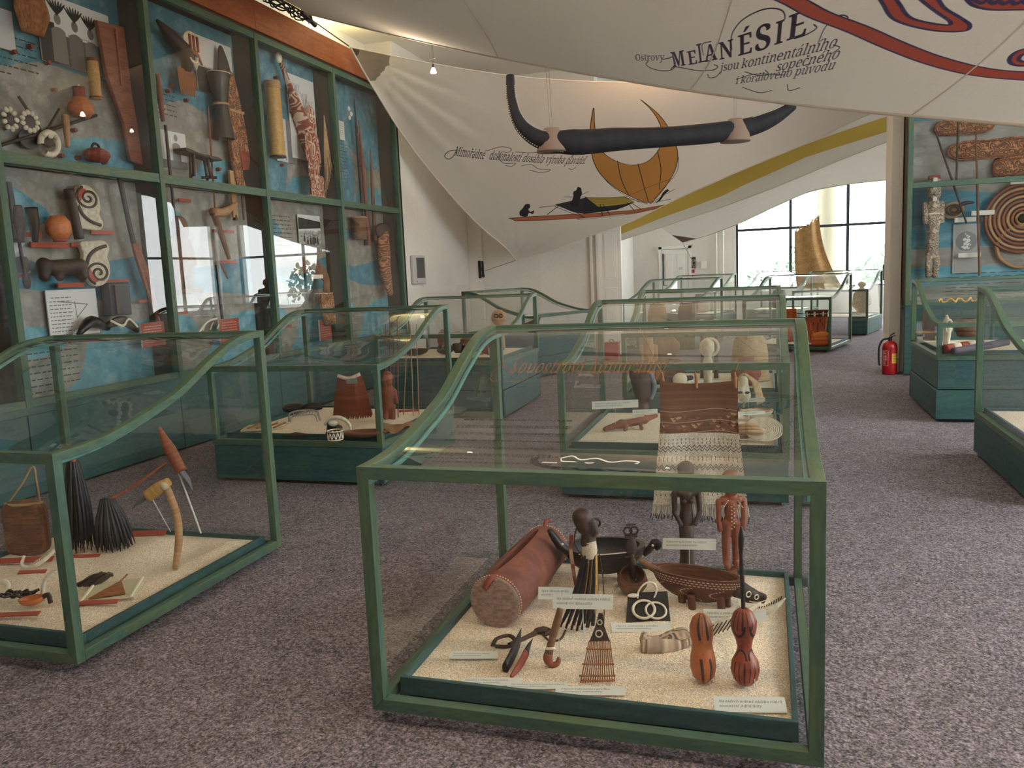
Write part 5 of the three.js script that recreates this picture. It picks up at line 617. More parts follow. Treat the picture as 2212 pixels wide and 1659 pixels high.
ex('ancestor_statue', 'red-brown male statue with white dotted chest on a wooden post', 'statue', [-.155,.115,-3.672], .21/100, [['figure_body', body([[0, 256, 0, 19, 0, 234, 4, 15], [0, 226, 0, 10, 0, 218, 0, 12], [-14, 208, 0, 10, 14, 208, 0, 10], [0, 200, 0, 14, 0, 160, 0, 11], [-26, 206, 0, 6.5, -27, 168, 2, 5], [26, 206, 0, 6.5, 27, 168, 2, 5], [-27, 168, 2, 5, -25, 146, 6, 5.5], [27, 168, 2, 5, 25, 146, 6, 5.5], [0, 244, 16, 3, 0, 236, 20, 4], [-9, 156, 0, 11, -11, 118, 0, 9], [9, 156, 0, 11, 11, 118, 0, 9], [-11, 116, 0, 9, -11, 76, 0, 7.5], [11, 116, 0, 9, 11, 76, 0, 7.5], [-10, 70, 2, 8, -11, 66, 12, 7], [10, 70, 2, 8, 11, 66, 12, 7]], 2.2, 2.5), A.red], ['post', rbox(24, 62, 14, 0, 30, 0, 2), A.red], ['figure_body>brow', rbox(26, 4, 8, 0, 250, 14, 1), A.dark], ['figure_body>ear', [ball(4, 0.5, 1.6, 1).translate(-19, 240, 2), ball(4, 0.5, 1.6, 1).translate(19, 240, 2)], A.dark], ['figure_body>dot_inlay', Array.from({ length: 26 }, (_, i) => ball(1.3, 1, 1, 1, 6).translate(i < 14 ? (i % 2 ? 2.5 : -2.5) : (i % 2 ? 1 : -1) * (10 + (i - 14)), i < 14 ? 150 + i * 4 : 212 - (i - 14) * 1.5, 17)), A.shell]]);
{
  const mk = (base, ink, seedv) => std({ map: canvasTex(256, 256, (x, w, h) => { x.fillStyle = base; x.fillRect(0, 0, w, h); for (let i = 0; i < 500; i++) { x.fillStyle = `rgba(${rnd() < 0.5 ? '70,26,14' : '230,150,100'},0.06)`; x.beginPath(); x.arc(rnd(0, w), rnd(0, h), rnd(2, 12), 0, 7); x.fill(); } ink(x, w, h); }), roughness: 0.4 });
  const o1 = mk('#b96a3e', (x, w, h) => { for (const cx of [0.06, 0.44, 0.56, 0.94]) { x.strokeStyle = '#40302a'; x.lineWidth = 9; x.beginPath(); x.moveTo(cx * w, h * 0.06); x.quadraticCurveTo(cx * w - 10, h * 0.26, cx * w, h * 0.4); x.stroke(); x.beginPath(); x.moveTo(cx * w, h * 0.62); x.quadraticCurveTo(cx * w + 8, h * 0.8, cx * w, h * 0.97); x.stroke(); x.strokeStyle = '#7a5a4c'; x.lineWidth = 4; x.beginPath(); x.moveTo(cx * w + 12, h * 0.06); x.lineTo(cx * w + 8, h * 0.36); x.stroke(); } x.strokeStyle = '#7c4326'; x.lineWidth = 1.5; for (let i = 0; i < 60; i++) { x.beginPath(); const a = rnd(0, w), b = rnd(0, h); x.moveTo(a, b); x.lineTo(a + rnd(-10, 10), b + rnd(-14, 14)); x.stroke(); } });
  const o2 = mk('#98462f', (x, w, h) => { x.strokeStyle = '#33201b'; for (let i = 0; i < 16; i++) { x.lineWidth = i % 2 ? 5 : 3; x.beginPath(); x.moveTo(i * 16, h * 0.04); x.quadraticCurveTo(i * 16 + 5, h * 0.2, i * 16, h * 0.36); x.stroke(); x.beginPath(); x.moveTo(i * 16 + 4, h * 0.68); x.lineTo(i * 16, h * 0.96); x.stroke(); } x.lineWidth = 7; for (let i = 0; i < 4; i++) { x.beginPath(); x.arc(i * 64 + 32, h * 0.66, 26, PI, 2 * PI); x.stroke(); x.beginPath(); x.arc(i * 64 + 32, h * 0.32, 24, 0, PI); x.stroke(); } });
  ex('lime_gourd', 'orange engraved lime gourd, the left of two', 'gourd', [-.217,.115,-2.828], .166/100, [['gourd_body', lathe([[0, 0], [12, 3], [23, 14], [28, 34], [27, 54], [23, 72], [22, 84], [25, 104], [25, 122], [18, 140], [8, 148], [0, 150]], 28), o1], ['support_thread', rod([22, 0, 8], [20, 60, 12], 0.8), MAT.acrylic]], CY, -0.16);
  ex('lime_gourd', 'red hourglass lime gourd with a black spatula in its mouth', 'gourd', [-.073,.115,-2.839], .164/100, [['gourd_body', lathe([[0, 0], [14, 3], [26, 16], [31, 36], [28, 54], [18, 72], [15, 84], [18, 100], [26, 120], [28, 140], [20, 160], [10, 168], [6, 169], [6, 164]], 28), o2], ['support_thread', rod([16, 0, 22], [8, 50, 26], 1), MAT.acrylic]], CY, -0.1);
  ex('lime_spatula', 'slim black lime spatula rising from the red gourd', 'spatula', [-.073,.115,-2.836], .164/100, [['blade', limb([[0, 152, -14], [0, 220, -20], [-1, 262, -24]], [4, 5, 5], 8, 10, 0.7), A.black], ['handle', limb([[-1, 262, -24], [-1, 300, -27], [0, 318, -28], [1, 332, -29], [1, 346, -30]], [5, 3.5, 6, 7, 2.5], 10, 18), A.black]], CY, 0);
}
ex('crocodile_carving', 'pale openwork carving stretched along the sand behind the gourds', 'carving', [-.376,.115,-3.061], .181/100, [['carved_end', limb([[-56, 16, 4], [-30, 14, 6], [10, 14, 2], [56, 20, -8]], [18, 20, 20, 14], 14, 20, 0.8), A.palecarved], ['jaw', slab(smooth2([[-58, 22], [-50, 44], [-30, 30], [10, 44], [40, 48], [52, 30], [10, 22], [-30, 18]], 40), 14, 2).translate(0, 0, 6), A.palecarved], ['shaft', limb([[50, 22, -6], [110, 34, -20], [170, 48, -40], [225, 64, -70]], [14, 13, 10, 4], 12, 22, 0.7), A.bone], ['lattice', Array.from({ length: 9 }, (_, i) => rod([64 + i * 10, 14 + i * 2.4, 2 - i * 2], [84 + i * 10, 44 + i * 2, -2 - i * 2], 1.2)), A.dark]]);
ex('carved_crescent', 'pale crescent with a row of dark notches near the tray corner', 'carving', [-.014,.115,-3.416], .194/100, [['crescent', limb([[-60, 12, -10], [-20, 14, 0], [20, 22, -4], [52, 40, -14]], [4, 10, 9, 2], 10, 20, 0.7), A.bone], ['notches', Array.from({ length: 16 }, (_, i) => rod([-44 + i * 5.6, 20 + Math.max(0, i - 8) * 2.2, 4 - i], [-41 + i * 5.6, 28 + Math.max(0, i - 8) * 2.4, 2 - i], 1.2)), A.dark]]);
{
  const n = 15;
  ex('hair_comb', 'brown bamboo comb fanning out below a carved top', 'comb', [-.585,.115,-2.74], .168/100, [['carved_top', slab([[10, 148], [18, 146], [20, 120], [30, 88], [-14, 88], [0, 118]], 6, 1.4), A.dark], ['carved_top>carving', [torus(7, 1.6, 6, 14).translate(7, 104, 4), torus(5, 1.4, 6, 12).translate(10, 128, 4)], A.bone], ...Array.from({ length: n }, (_, i) => { const s = i / (n - 1); return ['tine', rod([-14 + s * 44, 90, 0], [-38 + s * 74, 2, (i % 2) * 2], 1.3, 5), A.fibre]; }), ...[[72, -22, 33], [40, -32, 36], [16, -40, 38], [6, -36, 36]].map(([y, a, b]) => ['binding', limb([[a, y + 2, 2], [(a + b) / 2, y, 3], [b, y - 1, 2]], [2.2, 2.2, 2.2], 6, 8), A.fibre])], CY, -0.25);
}
ex('obsidian_dagger', 'black stone dagger blade lying tip away', 'dagger', [-.92,.115,-2.766], .175/100, [['blade', limb([[-14, 10, 8], [0, 16, -30], [14, 22, -84], [24, 30, -142]], [14, 15, 13, 1], 12, 20, 0.5), A.black]]);
ex('obsidian_dagger', 'red-brown dagger with a black barbed tip beside the stone blade', 'dagger', [-.867,.115,-2.713], .171/100, [['handle', limb([[-22, 8, 6], [-2, 12, -40], [12, 16, -82]], [6, 11, 13], 12, 14, 0.5), A.clay], ['tip', limb([[12, 16, -80], [20, 20, -112], [30, 24, -140]], [13, 8, 1], 10, 10, 0.5), A.black]]);
ex('cord_loop', 'loop of brown twisted cord behind the daggers', 'cord', [-.935,.115,-2.968], .186/100, [['cord', [wire([[-66, 3, 0], [-56, 4, -34], [-30, 5, -44], [-18, 5, -20], [-30, 4, 6], [-60, 4, 4]], 4.5, 40), wire([[-30, 6, 4], [-4, 5, -20], [24, 7, -44], [46, 8, -66], [62, 7, -50], [48, 6, -40]], 5.5, 40), wire([[44, 6, -44], [60, 4, -10], [80, 4, -16], [96, 4, -60]], 2.5, 30)], MAT.cord], ['knot', ball(11, 1.6, 0.7, 1, 12).translate(42, 8, -56), MAT.cord]]);
ex('carved_hook', 'brown carved hook handle tied with white shell', 'hook', [-.78,.115,-2.842], .176/100, [['shaft', limb([[22, 118, -20], [14, 92, -14], [0, 52, -6], [-8, 26, 0]], [7, 9, 8, 9], 12, 16), A.brown], ['hook', limb([[-8, 26, 0], [-10, 14, 2], [-2, 3, 6], [10, 6, 6], [14, 18, 4]], [10, 11, 7, 6, 4], 10, 18), A.red], ['shell_binding', torus(8, 3, 8, 16).rotateX(1.2).translate(-4, 38, 2), A.shell], ['support_rod', rod([16, 4, -18], [16, 100, -18], 0.9), MAT.acrylic]]);
{
  // beaded apron hanging from the back rail
  const wv = std({ map: canvasTex(512, 1024, (x, w, h) => {
    x.fillStyle = '#6d4631'; x.fillRect(0, 0, w, h); const H1 = h * 0.40;
    for (let y = 0; y < H1; y += 3) { x.fillStyle = `rgba(${y % 60 < 24 ? '150,96,62' : '66,40,28'},${rnd(0.12, 0.4)})`; x.fillRect(0, y, w, 2); }
    for (let i = 0; i < 2600; i++) { x.fillStyle = `rgba(40,22,16,${rnd(0.1, 0.4)})`; x.fillRect(rnd(0, w), rnd(0, H1), 1.5, rnd(3, 9)); }
    for (let i = 0; i < 46; i++) { x.fillStyle = rnd() < 0.4 ? '#b59c84' : '#8d5742'; x.beginPath(); x.moveTo(rnd(0, w), rnd(h * 0.23, H1 - 14)); const [a, b] = [rnd(0, w), rnd(h * 0.23, H1 - 20)]; x.moveTo(a, b); x.lineTo(a + 34, b + 6); x.lineTo(a + 16, b + 24); x.fill(); }
    x.fillStyle = '#d9d0c2'; for (const y of [0.215, 0.305, 0.395]) for (let i = 0; i < 64; i++) x.fillRect(i * 8, h * (y + 0.012 * Math.sin(i * 0.1)), 5, 5);
    x.fillStyle = '#c9c3b8'; x.fillRect(0, h * 0.405, w, h);
    for (let y = h * 0.405; y < h; y += 7) for (let i = 0; i < 74; i++) { const g = Math.floor(rnd(176, 246)); x.fillStyle = `rgb(${g},${g - 4},${g - 14})`; x.fillRect(i * 7 + rnd(-1, 1), y, 5, 6); }
    x.strokeStyle = '#332c2c'; x.lineWidth = 4; for (const [y, a] of [[0.52, 12], [0.545, 12], [0.68, 14], [0.7, 14], [0.86, 12]]) { x.beginPath(); for (let i = 0; i <= 32; i++) x.lineTo(i * 16, h * y + (i % 2 ? a : -a)); x.stroke(); }
    x.fillStyle = '#332c2c'; for (const y of [0.45, 0.48, 0.6, 0.62, 0.76, 0.8, 0.91]) for (let i = 0; i < 20; i++) x.fillRect(12 + i * 26, h * y, 4, 16);
  }), roughness: 0.9 }); wv.map.flipY = false;
  const a = thing('beaded_apron', 'hanging apron of brown weave above rows of white beads', 'apron', [-0.31, 0.45, -3.93], 0.02), w0 = 0.36, w1 = 0.445, H = 0.59;
  mesh('weave', grid(40, 40, (u, v) => { const w = w0 + (w1 - w0) * Math.max(0, v - 0.3) / 0.7, s = 1 - v; return [(u - 0.5) * w, H * s + 0.02 * (u - 0.5) * (u - 0.5) * 4 * (v < 0.05 ? 1 : 0), 0.012 * Math.sin(u * 14) * v + 0.02 * Math.cos(u * 5)]; }), wv, a);
  mesh('weave_back', grid(20, 20, (u, v) => { const w = w0 + (w1 - w0) * Math.max(0, v - 0.3) / 0.7; return [(u - 0.5) * w, H * (1 - v), 0.012 * Math.sin(u * 14) * v + 0.02 * Math.cos(u * 5) - 0.006]; }), A.fibre, a);
  const fr = []; for (let i = 0; i < 60; i++) { const u = i / 59 - 0.5; fr.push(rod([u * w1, 0.005, 0.012], [u * w1 * 1.05 + rnd(-0.006, 0.006), -0.045 - rnd(0, 0.02), 0.012 + rnd(-0.006, 0.01)], 0.0022, 5)); }
  mesh('fringe', fr, A.shell, a).userData.kind = 'stuff'; const tf = []; for (let i = 0; i < 50; i++) { const u = i / 49 - 0.5, x = u * w1 * 1.04; tf.push(rod([x, -0.05, 0.014], [x + rnd(-0.008, 0.008), -0.07 - rnd(0, 0.015), 0.016], 0.002, 5)); } mesh('dark_fringe', tf, A.dark, a).userData.kind = 'stuff';
  for (const x of [-0.165, -0.01, 0.17]) mesh('loop_tab', limb([[x, H - 0.02, 0], [x, H + 0.02, 0], [x - 0.004, H + 0.055, 0]], [0.02, 0.019, 0.01], 8, 8, 0.4), A.fibre, a);
  mesh('thread', rod([-0.17, H + 0.05, 0], [-0.28, 0.86, -0.05], 0.0022), A.raffia, a); mesh('thread', rod([0.17, H + 0.05, 0], [0.24, 0.86, -0.05], 0.0012), A.raffia, a);
}
// paper labels: a white card with two lines of small print
const LABP = hex(0xd5d6cf, 0.8), LABM = [['Na zádech nošená ozdoba vůdců,', 34], ['Figura zobrazující předka,', 40], ['Tykvové schránky na vápno,', 30], ['Zástěra z vláken a korálků,', 26]].map(([t, l]) => [LABP, LABP, LABP, LABP, std({ map: canvasTex(512, 128, (x, w, h) => { x.fillStyle = '#d5d6cf'; x.fillRect(0, 0, w, h); x.fillStyle = '#45464a'; x.font = 'italic 29px serif'; x.fillText(t, l, 50); x.fillText('souostroví Admirality', l, 88); }), roughness: 0.8 }), LABP]);
let labN = 0;
function labelCard(label, P, k, w, h, { rise = 0, tilt = -0.5, turn = CY, roll = -0.06, group = 'white label cards' } = {}) {
  const g = thing('label_card', label, 'label', P, turn, group);
  const c = mesh('card', new THREE.BoxGeometry(w * k, h * k, 0.003), LABM[labN++ % 4], g); c.position.y = rise + h * k * 0.5 * Math.cos(tilt); c.rotation.set(tilt, 0, roll);
  if (rise > 0.02) mesh('pin', rod([0, 0, -0.004], [0, rise + 0.004, -0.004], 0.0016), MAT.acrylic, g); return g;
}
labelCard('white label card standing under the feather charm', [-.7,.115,-3.034], .185/100, 130, 32, { rise: 0.15, tilt: -0.15 });
labelCard('white label card half behind the feathers', [-.877,.115,-3.319], .203/100, 84, 26, { rise: 0.06, tilt: -0.2 });
labelCard('white label card on a pin between the two statues', [-.347,.115,-3.748], .218/100, 114, 24, { rise: 0.17, tilt: -0.1 });
labelCard('white label card on a pin behind the two gourds', [-.127,.115,-3.283], .189/100, 136, 26, { rise: 0.04, tilt: -0.2 });
labelCard('white label card lying at the front right of the sand', [-.056,.115,-2.678], .155/100, 154, 34, { tilt: -0.9 });
labelCard('white label strip under the black ring card', [-.498,.115,-3.215], .192/100, 128, 26, { tilt: -1.25 });
labelCard('white label strip left of the stone blade', [-1.091,.115,-2.821], .18/100, 104, 24, { tilt: -1.35, rise: 0.012 });
labelCard('white label strip at the front edge, the left of two', [-.964,.115,-2.656], .17/100, 130, 24, { tilt: -1.3 });
labelCard('white label strip at the front edge, the middle one', [-.794,.115,-2.666], .167/100, 130, 20, { tilt: -1.3 });
labelCard('white label strip at the front edge below the comb', [-.599,.115,-2.669], .164/100, 150, 24, { tilt: -1.25 });
// print on the curved glass
{
  const tx = canvasTex(1024, 512, (x, w, h) => {
    x.clearRect(0, 0, w, h); x.fillStyle = 'rgba(176,104,56,0.5)'; x.font = 'italic 74px serif'; x.fillText('Souostroví Admirality', 150, 78); x.strokeStyle = 'rgba(176,104,56,0.5)'; x.lineWidth = 3; stroke(x, 3, [[150, 60], [90, 40], [70, 90], [160, 100], [260, 96]]); stroke(x, 3, [[700, 100], [820, 110], [900, 80], [860, 50]]);
    x.fillStyle = 'rgba(24,22,26,0.92)'; x.font = 'bold italic 30px serif'; textBlock(x, 60, 290, 520, 11, 19, 14, 'rgba(24,22,26,0.55)');
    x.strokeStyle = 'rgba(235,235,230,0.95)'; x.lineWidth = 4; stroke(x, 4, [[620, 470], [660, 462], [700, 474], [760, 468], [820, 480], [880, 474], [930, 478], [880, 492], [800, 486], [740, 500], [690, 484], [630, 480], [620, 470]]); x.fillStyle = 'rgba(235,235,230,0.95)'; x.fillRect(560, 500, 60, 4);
  });
  const c2 = offsetCurve(-0.001), m = new THREE.MeshStandardMaterial({ map: tx, transparent: true, roughness: 0.6, side: THREE.DoubleSide });
  const g = grid(10, 36, (u, v) => { const c = c2[2 + Math.round(v * 24)]; return [-0.62 + u * 0.9, c[1] + 0.002, c[0]]; });
  for (let i = 0; i < g.attributes.uv.count; i++) g.attributes.uv.setY(i, g.attributes.uv.getY(i));
  const host = scene.children.find((o) => o.name === 'display_case'); mesh('printed_lettering', g, m, host, 'orange title and dark text printed on the curved glass');
}

// ---------- exhibits in the left case ----------
const redCard = (label, P, k, w, h, turn = CY, tilt = -1.2) => { const g = mesh('red_label', rbox(w * k, h * k, 0.006, 0, 0, 0, 0.001), A.label); g.position.set(P[0], P[1] + 0.012, P[2]); g.rotation.set(tilt, turn, 0, 'YXZ'); return tag(g, label, 'label', 'red label cards in the cases'); };
const hair = (n, top, spread, len, r, f) => Array.from({ length: n }, (_, i) => { const a = i * 2.4, q = Math.sqrt(i / n) * spread; return limb([[top[0] + Math.cos(a) * q * 0.3, top[1], top[2] + Math.sin(a) * q * 0.3], [top[0] + Math.cos(a) * q * 0.8 + f * 0.5, top[1] - len * 0.5, top[2] + Math.sin(a) * q * 0.8], [top[0] + Math.cos(a) * q + f, top[1] - len * (0.9 + 0.12 * ((i * 7) % 5) / 5), top[2] + Math.sin(a) * q]], [r, r * 1.4, r * 0.3], 5, 6); });
{
  const p = (x, y, h = 0.125) => 0;
  ex('plume_whisk', 'tall black cassowary plume hanging to the sand behind the corner post', 'plume', [-3.694,.125,-3.577], .265/100, [['plume', hair(60, [-14, 200, 0], 34, 196, 3, -6), A.black], ['binding', cyl(7, 6, 30, 10).translate(-14, 204, 0), A.fibre]]);
  ex('plume_whisk', 'black feather fly whisk with a long brown handle', 'whisk', [-3.552,.125,-3.618], .264/100, [['plume', hair(70, [-6, 116, 0], 40, 112, 3, 8), A.black], ['handle', limb([[-4, 112, 0], [50, 140, -14], [116, 184, -30]], [4, 3.4, 2.6], 8, 10), A.red]]);
  ex('woven_bag', 'brown woven string bag with a carrying strap', 'bag', [-4.066,.125,-3.511], .267/100, [['bag', slab(smooth2([[-40, 0], [40, 2], [46, 50], [40, 106], [-40, 108], [-46, 50]], 40), 26, 9), A.brown], ['rim', torus(39, 3.4, 6, 28).rotateX(PI / 2).scale(1, 1, 0.35).translate(0, 108, 0), A.raffia], ['strap', wire([[-34, 108, 0], [0, 150, -4], [26, 186, -8], [34, 150, 0], [36, 108, 0]], 2.2, 40), A.raffia]]);
  ex('stone_adze', 'adze with a golden bound head and curved branch handle', 'adze', [-2.992,.125,-3.453], .246/100, [['handle', limb([[-4, 0, 4], [8, 60, 0], [8, 110, -4], [-4, 160, -6], [-10, 178, -6]], [6, 8, 8, 8, 8], 10, 24), A.tan], ['binding', limb([[-2, 190, -6], [-22, 178, -4], [-50, 160, 0]], [9, 14, 13], 12, 14), A.bamboo], ['blade', limb([[-48, 162, 0], [-66, 150, 2], [-82, 136, 4]], [9, 9, 2], 10, 10, 0.6), hex(0x5b6068, 0.5)], ['knob', ball(9).translate(-10, 182, 2), A.bone]]);
  ex('stone_adze', 'wrapped reddish adze head with a grey stone tip on a rod', 'adze', [-3.261,.125,-3.988], .279/100, [['shaft', limb([[-70, 236, -6], [-52, 190, -4], [-28, 138, 0]], [3, 13, 12], 12, 18), A.red], ['blade', limb([[-30, 140, 0], [-16, 118, 2], [-8, 96, 3]], [11, 10, 1.5], 10, 12, 0.5), hex(0x6a6f76, 0.45)], ['support_rod', rod([0, 0, 0], [-42, 160, -2], 2), MAT.acrylic]]);
  single('support_rod', 'slanted clear rod holding up the golden adze head', 'rod', rod([-3.482,.125,-3.987], [-3.195,.459,-3.55], 0.004), MAT.acrylic);
  redCard('red label card behind the curved adze', [-3.571,.125,-3.9], .28/100, 78, 18); redCard('red label card right of the corner post by the plume', [-3.629,.125,-3.481], .258/100, 60, 12); redCard('long red label card behind the white coil', [-3.933,.125,-3.366], .257/100, 118, 16); redCard('red label card in front of the white tray', [-3.038,.125,-2.947], .22/100, 92, 14, CY, -1.35); redCard('red label card at the very left front', [-3.304,.125,-2.753], .214/100, 92, 14, CY, -1.35); redCard('red label card among the dark necklaces', [-3.728,.125,-3.219], .246/100, 60, 10);
  ex('shell_coil', 'white notched shell coil at the foot of the bag', 'shell', [-3.789,.125,-3.305], .252/100, [['coil', limb([[-24, 28, 0], [-28, 10, 6], [-10, 4, 10], [14, 14, 4], [38, 34, -8]], [3, 4, 5, 5, 4], 8, 26), A.shell], ['notches', Array.from({ length: 12 }, (_, i) => torus(5.6, 1.1, 5, 12).rotateY(1.2).translate(-6 + i * 3.6, 5 + i * 2.4, 8 - i * 1.4)), A.bone]]);
  ex('bone_spatula', 'slender curved white bone standing in the sand', 'bone', [-3.417,.125,-2.998], .229/100, [['bone', limb([[-2, 0, 0], [4, 26, 0], [18, 46, -2], [34, 56, -4]], [5, 4.4, 3.6, 2.4], 8, 16), A.shell]]);
  ex('wooden_scoop', 'small orange-brown wooden scoop bowl', 'scoop', [-3.352,.125,-2.873], .221/100, [['bowl', hull(28, 20, 17).rotateZ(0.08).translate(0, 18, 0), A.gourd], ['handle', limb([[26, 18, 0], [36, 24, 0], [40, 4, 0]], [5, 5, 5], 8, 8), A.dark]]);
  ex('shell_disc', 'white pierced shell disc at the left picture edge', 'shell', [-3.626,.125,-2.957], .23/100, [['disc', torus(11, 7, 10, 28).scale(1, 0.9, 0.4).rotateX(-0.3).translate(0, 18, 0), A.shell]]);
  ex('seed_necklace', 'tangle of dark seed necklaces beside the shell disc', 'necklace', [-3.484,.125,-2.915], .226/100, [0, 1, 2].map((i) => ['strand', wire(Array.from({ length: 9 }, (_, j) => [-34 + j * 9, 6 + 12 * Math.abs(Math.sin(j * 1.7 + i)), -10 + i * 12 + 6 * Math.cos(j * 2 + i)]), 3.2, 50), A.black]));
  ex('feather_bundle', 'dark grey feather bundle behind the white tray', 'feathers', [-3.242,.125,-3.129], .233/100, [['feathers', Array.from({ length: 12 }, (_, i) => limb([[-40 + i * 4, 6, 8], [-10 + i * 4, 14 + (i % 3) * 5, -4 - i], [14 + i * 2, 26 - i, -20]], [3, 6, 2], 6, 8, 0.4)), A.dark]]);
  const tr = thing('white_tray', 'flat white tray holding a brown fan', 'tray', [-3.053,.128,-3.039], 0.52), K = .225/100;
  mesh('tray_base', rbox(112 * K, 0.006, 118 * K, 0, 0.004, -30 * K), hex(0xcfc6a8, 0.8), tr); for (const s of [-1, 1]) mesh('tray_edge', rbox(6 * K, 0.012, 118 * K, s * 50 * K, 0.01, -30 * K), hex(0xe2ddc4, 0.7), tr);
  const fn = thing('palm_fan', 'brown triangular palm fan lying in the white tray', 'fan', [tr.position.x, tr.position.y + 0.016, tr.position.z], 0.52); mesh('fan_leaf', slab(rel(K, K, [[-36, -20], [36, -14], [12, 62], [2, 62]]), 0.006, 0.001).rotateX(-PI / 2), A.fibre, fn); mesh('fan_handle', rod([7 * K, 0.003, -58 * K], [14 * K, 0.006, -104 * K], 0.004), A.fibre, fn);
}
// ---------- exhibits in the fibre skirt case ----------
A.redfibre = std({ map: woodTex([118, 62, 44], [138, 78, 54], [82, 40, 30], 0.7, 0.8), roughness: 0.95 });
{
  ex('fibre_skirt', 'reddish plant-fibre skirt on a grey waistband', 'skirt', [-3.47,.39,-6.335], .406/100, [['fibres', Array.from({ length: 84 }, (_, i) => { const s = i / 83 - 0.5, z = 14 * Math.cos(s * 3.1) * (i % 2 ? 1 : 0.6); return limb([[s * 46, 96, z * 0.5], [s * 66, 50, z], [s * 84, 2 + (i % 5) * 2, z * 1.2]], [2.2, 2.8, 1.4], 5, 6); }), A.redfibre], ['waistband', limb([[-24, 96, 8], [0, 90, 12], [24, 98, 8]], [4, 4, 4], 8, 10), A.bone], ['belt_panel', rbox(24, 12, 3, 6, 84, 14, 1), hex(0x77736c, 0.8)], ['support_rod', rod([0, 0, -4], [0, 94, -4], 1.5), MAT.acrylic]]);
  ex('lattice_band', 'grey lattice head band arching over the sand', 'headband', [-3.842,.39,-6.156], .403/100, [['arch', [wire([[-34, 0, 0], [-30, 20, 0], [0, 26, 0], [28, 22, 0], [34, 2, 0]], 2, 40), wire([[-30, 0, 2], [-26, 12, 2], [0, 16, 2], [24, 14, 2], [28, 0, 2]], 1.4, 40)], hex(0x8d8c88, 0.6)], ['lattice', Array.from({ length: 10 }, (_, i) => rod([-26 + i * 6, 12 + 4 * Math.sin(i / 3), 2], [-22 + i * 6, 22, 0], 1)), hex(0x8d8c88, 0.6)]]);
  ex('tusk_ornament', 'curved white boar tusk on a dark stand', 'tusk', [-3.253,.39,-5.718], .37/100, [['tusk', limb([[-32, 20, 0], [-20, 34, 4], [6, 34, 6], [22, 20, 6], [24, 0, 6]], [3, 4, 4.5, 3.6, 1.6], 10, 26), A.shell], ['stand', body([[-24, 0, 0, 8, -18, 18, 0, 8], [-18, 18, 0, 8, 0, 12, 0, 6]], 3, 6), A.black], ['shell_plate', ball(9, 1.2, 0.7, 0.4).translate(-12, 24, 8), A.shell]]);
  ex('zigzag_armband', 'small armband with a white zigzag pattern', 'armband', [-3.159,.39,-5.475], .355/100, [['band', new THREE.CylinderGeometry(17, 15, 20, 24, 1, true).translate(0, 10, 0), new THREE.MeshStandardMaterial({ color: 0x4a4540, side: THREE.DoubleSide, roughness: 0.8 })], ['band>rim', torus(17, 1.4, 6, 24).rotateX(PI / 2).translate(0, 20, 0), A.shell], ['band>rim', torus(15.4, 1.4, 6, 24).rotateX(PI / 2).translate(0, 1, 0), A.shell], ['band>zigzag', wire(Array.from({ length: 25 }, (_, i) => [16.6 * Math.cos(i / 24 * 2 * PI), i % 2 ? 3 : 17, 16.6 * Math.sin(i / 24 * 2 * PI)]), 1.2, 120), A.shell]]);
  ex('stick_tray', 'flat pale tray of thin sticks at the left of the case', 'tray', [-4.062,.38,-5.898], .393/100, [['tray_base', rbox(90, 4, 60, 0, 3, 0, 1), hex(0xc9bb98, 0.8)], ...[-30, -10, 8, 26].map((x) => ['stick', rod([x, 7, 28], [x + 10, 7, -28], 2), A.fibre])]);
  ex('spindle', 'flat dark spindle lying near the front glass', 'spindle', [-3.562,.385,-5.569], .367/100, [['spindle', limb([[-32, 4, 0], [0, 5, 2], [32, 4, 0]], [1, 6, 1], 10, 16, 0.6), A.dark]]);
  ex('dark_pouch', 'row of dark bark pouches at the back of the sand', 'pouch', [-4.187,.39,-6.699], .438/100, [['pouch', [ball(18, 1.4, 0.6, 0.8).translate(-20, 8, 0), ball(14, 1.6, 0.7, 0.8).translate(22, 8, 4)], A.black]]);
  ex('wooden_dish', 'brown wooden dish at the front right of the case', 'dish', [-2.961,.385,-5.587], .358/100, [['dish', hull(52, 22, 15).translate(0, 16, 0), A.brown]]);
  ex('bark_cloth', 'crumpled tan bark cloth beside the corner post', 'cloth', [-2.832,.38,-5.916], .373/100, [['cloth', grid(24, 16, (u, v) => [(u - 0.5) * 84, 8 + 8 * Math.sin(u * 9 + v * 4) * Math.sin(v * 5), (v - 0.5) * 70]), std({ color: 0x8d6d50, roughness: 1, side: THREE.DoubleSide })]]);
  ex('kneeling_figure', 'brown carved figure behind the upright arrows', 'figure', [-3.124,.39,-6.357], .402/100, [['figure_body', body([[0, 92, 0, 12, 0, 82, 2, 11], [0, 72, 0, 8, 0, 66, 0, 10], [0, 60, 0, 14, 0, 30, 0, 12], [-14, 60, 0, 5, -17, 36, 5, 4], [14, 60, 0, 5, 17, 36, 5, 4], [-6, 26, 0, 8, -7, 2, 2, 6], [6, 26, 0, 8, 7, 2, 2, 6]], 2.6, 5), A.red]]);
  const arrows = [[832, 900, 833, 700], [842, 898, 842, 690], [852, 900, 850, 740], [860, 902, 858, 680], [872, 896, 876, 740], [893, 898, 888, 690], [905, 896, 900, 700]];
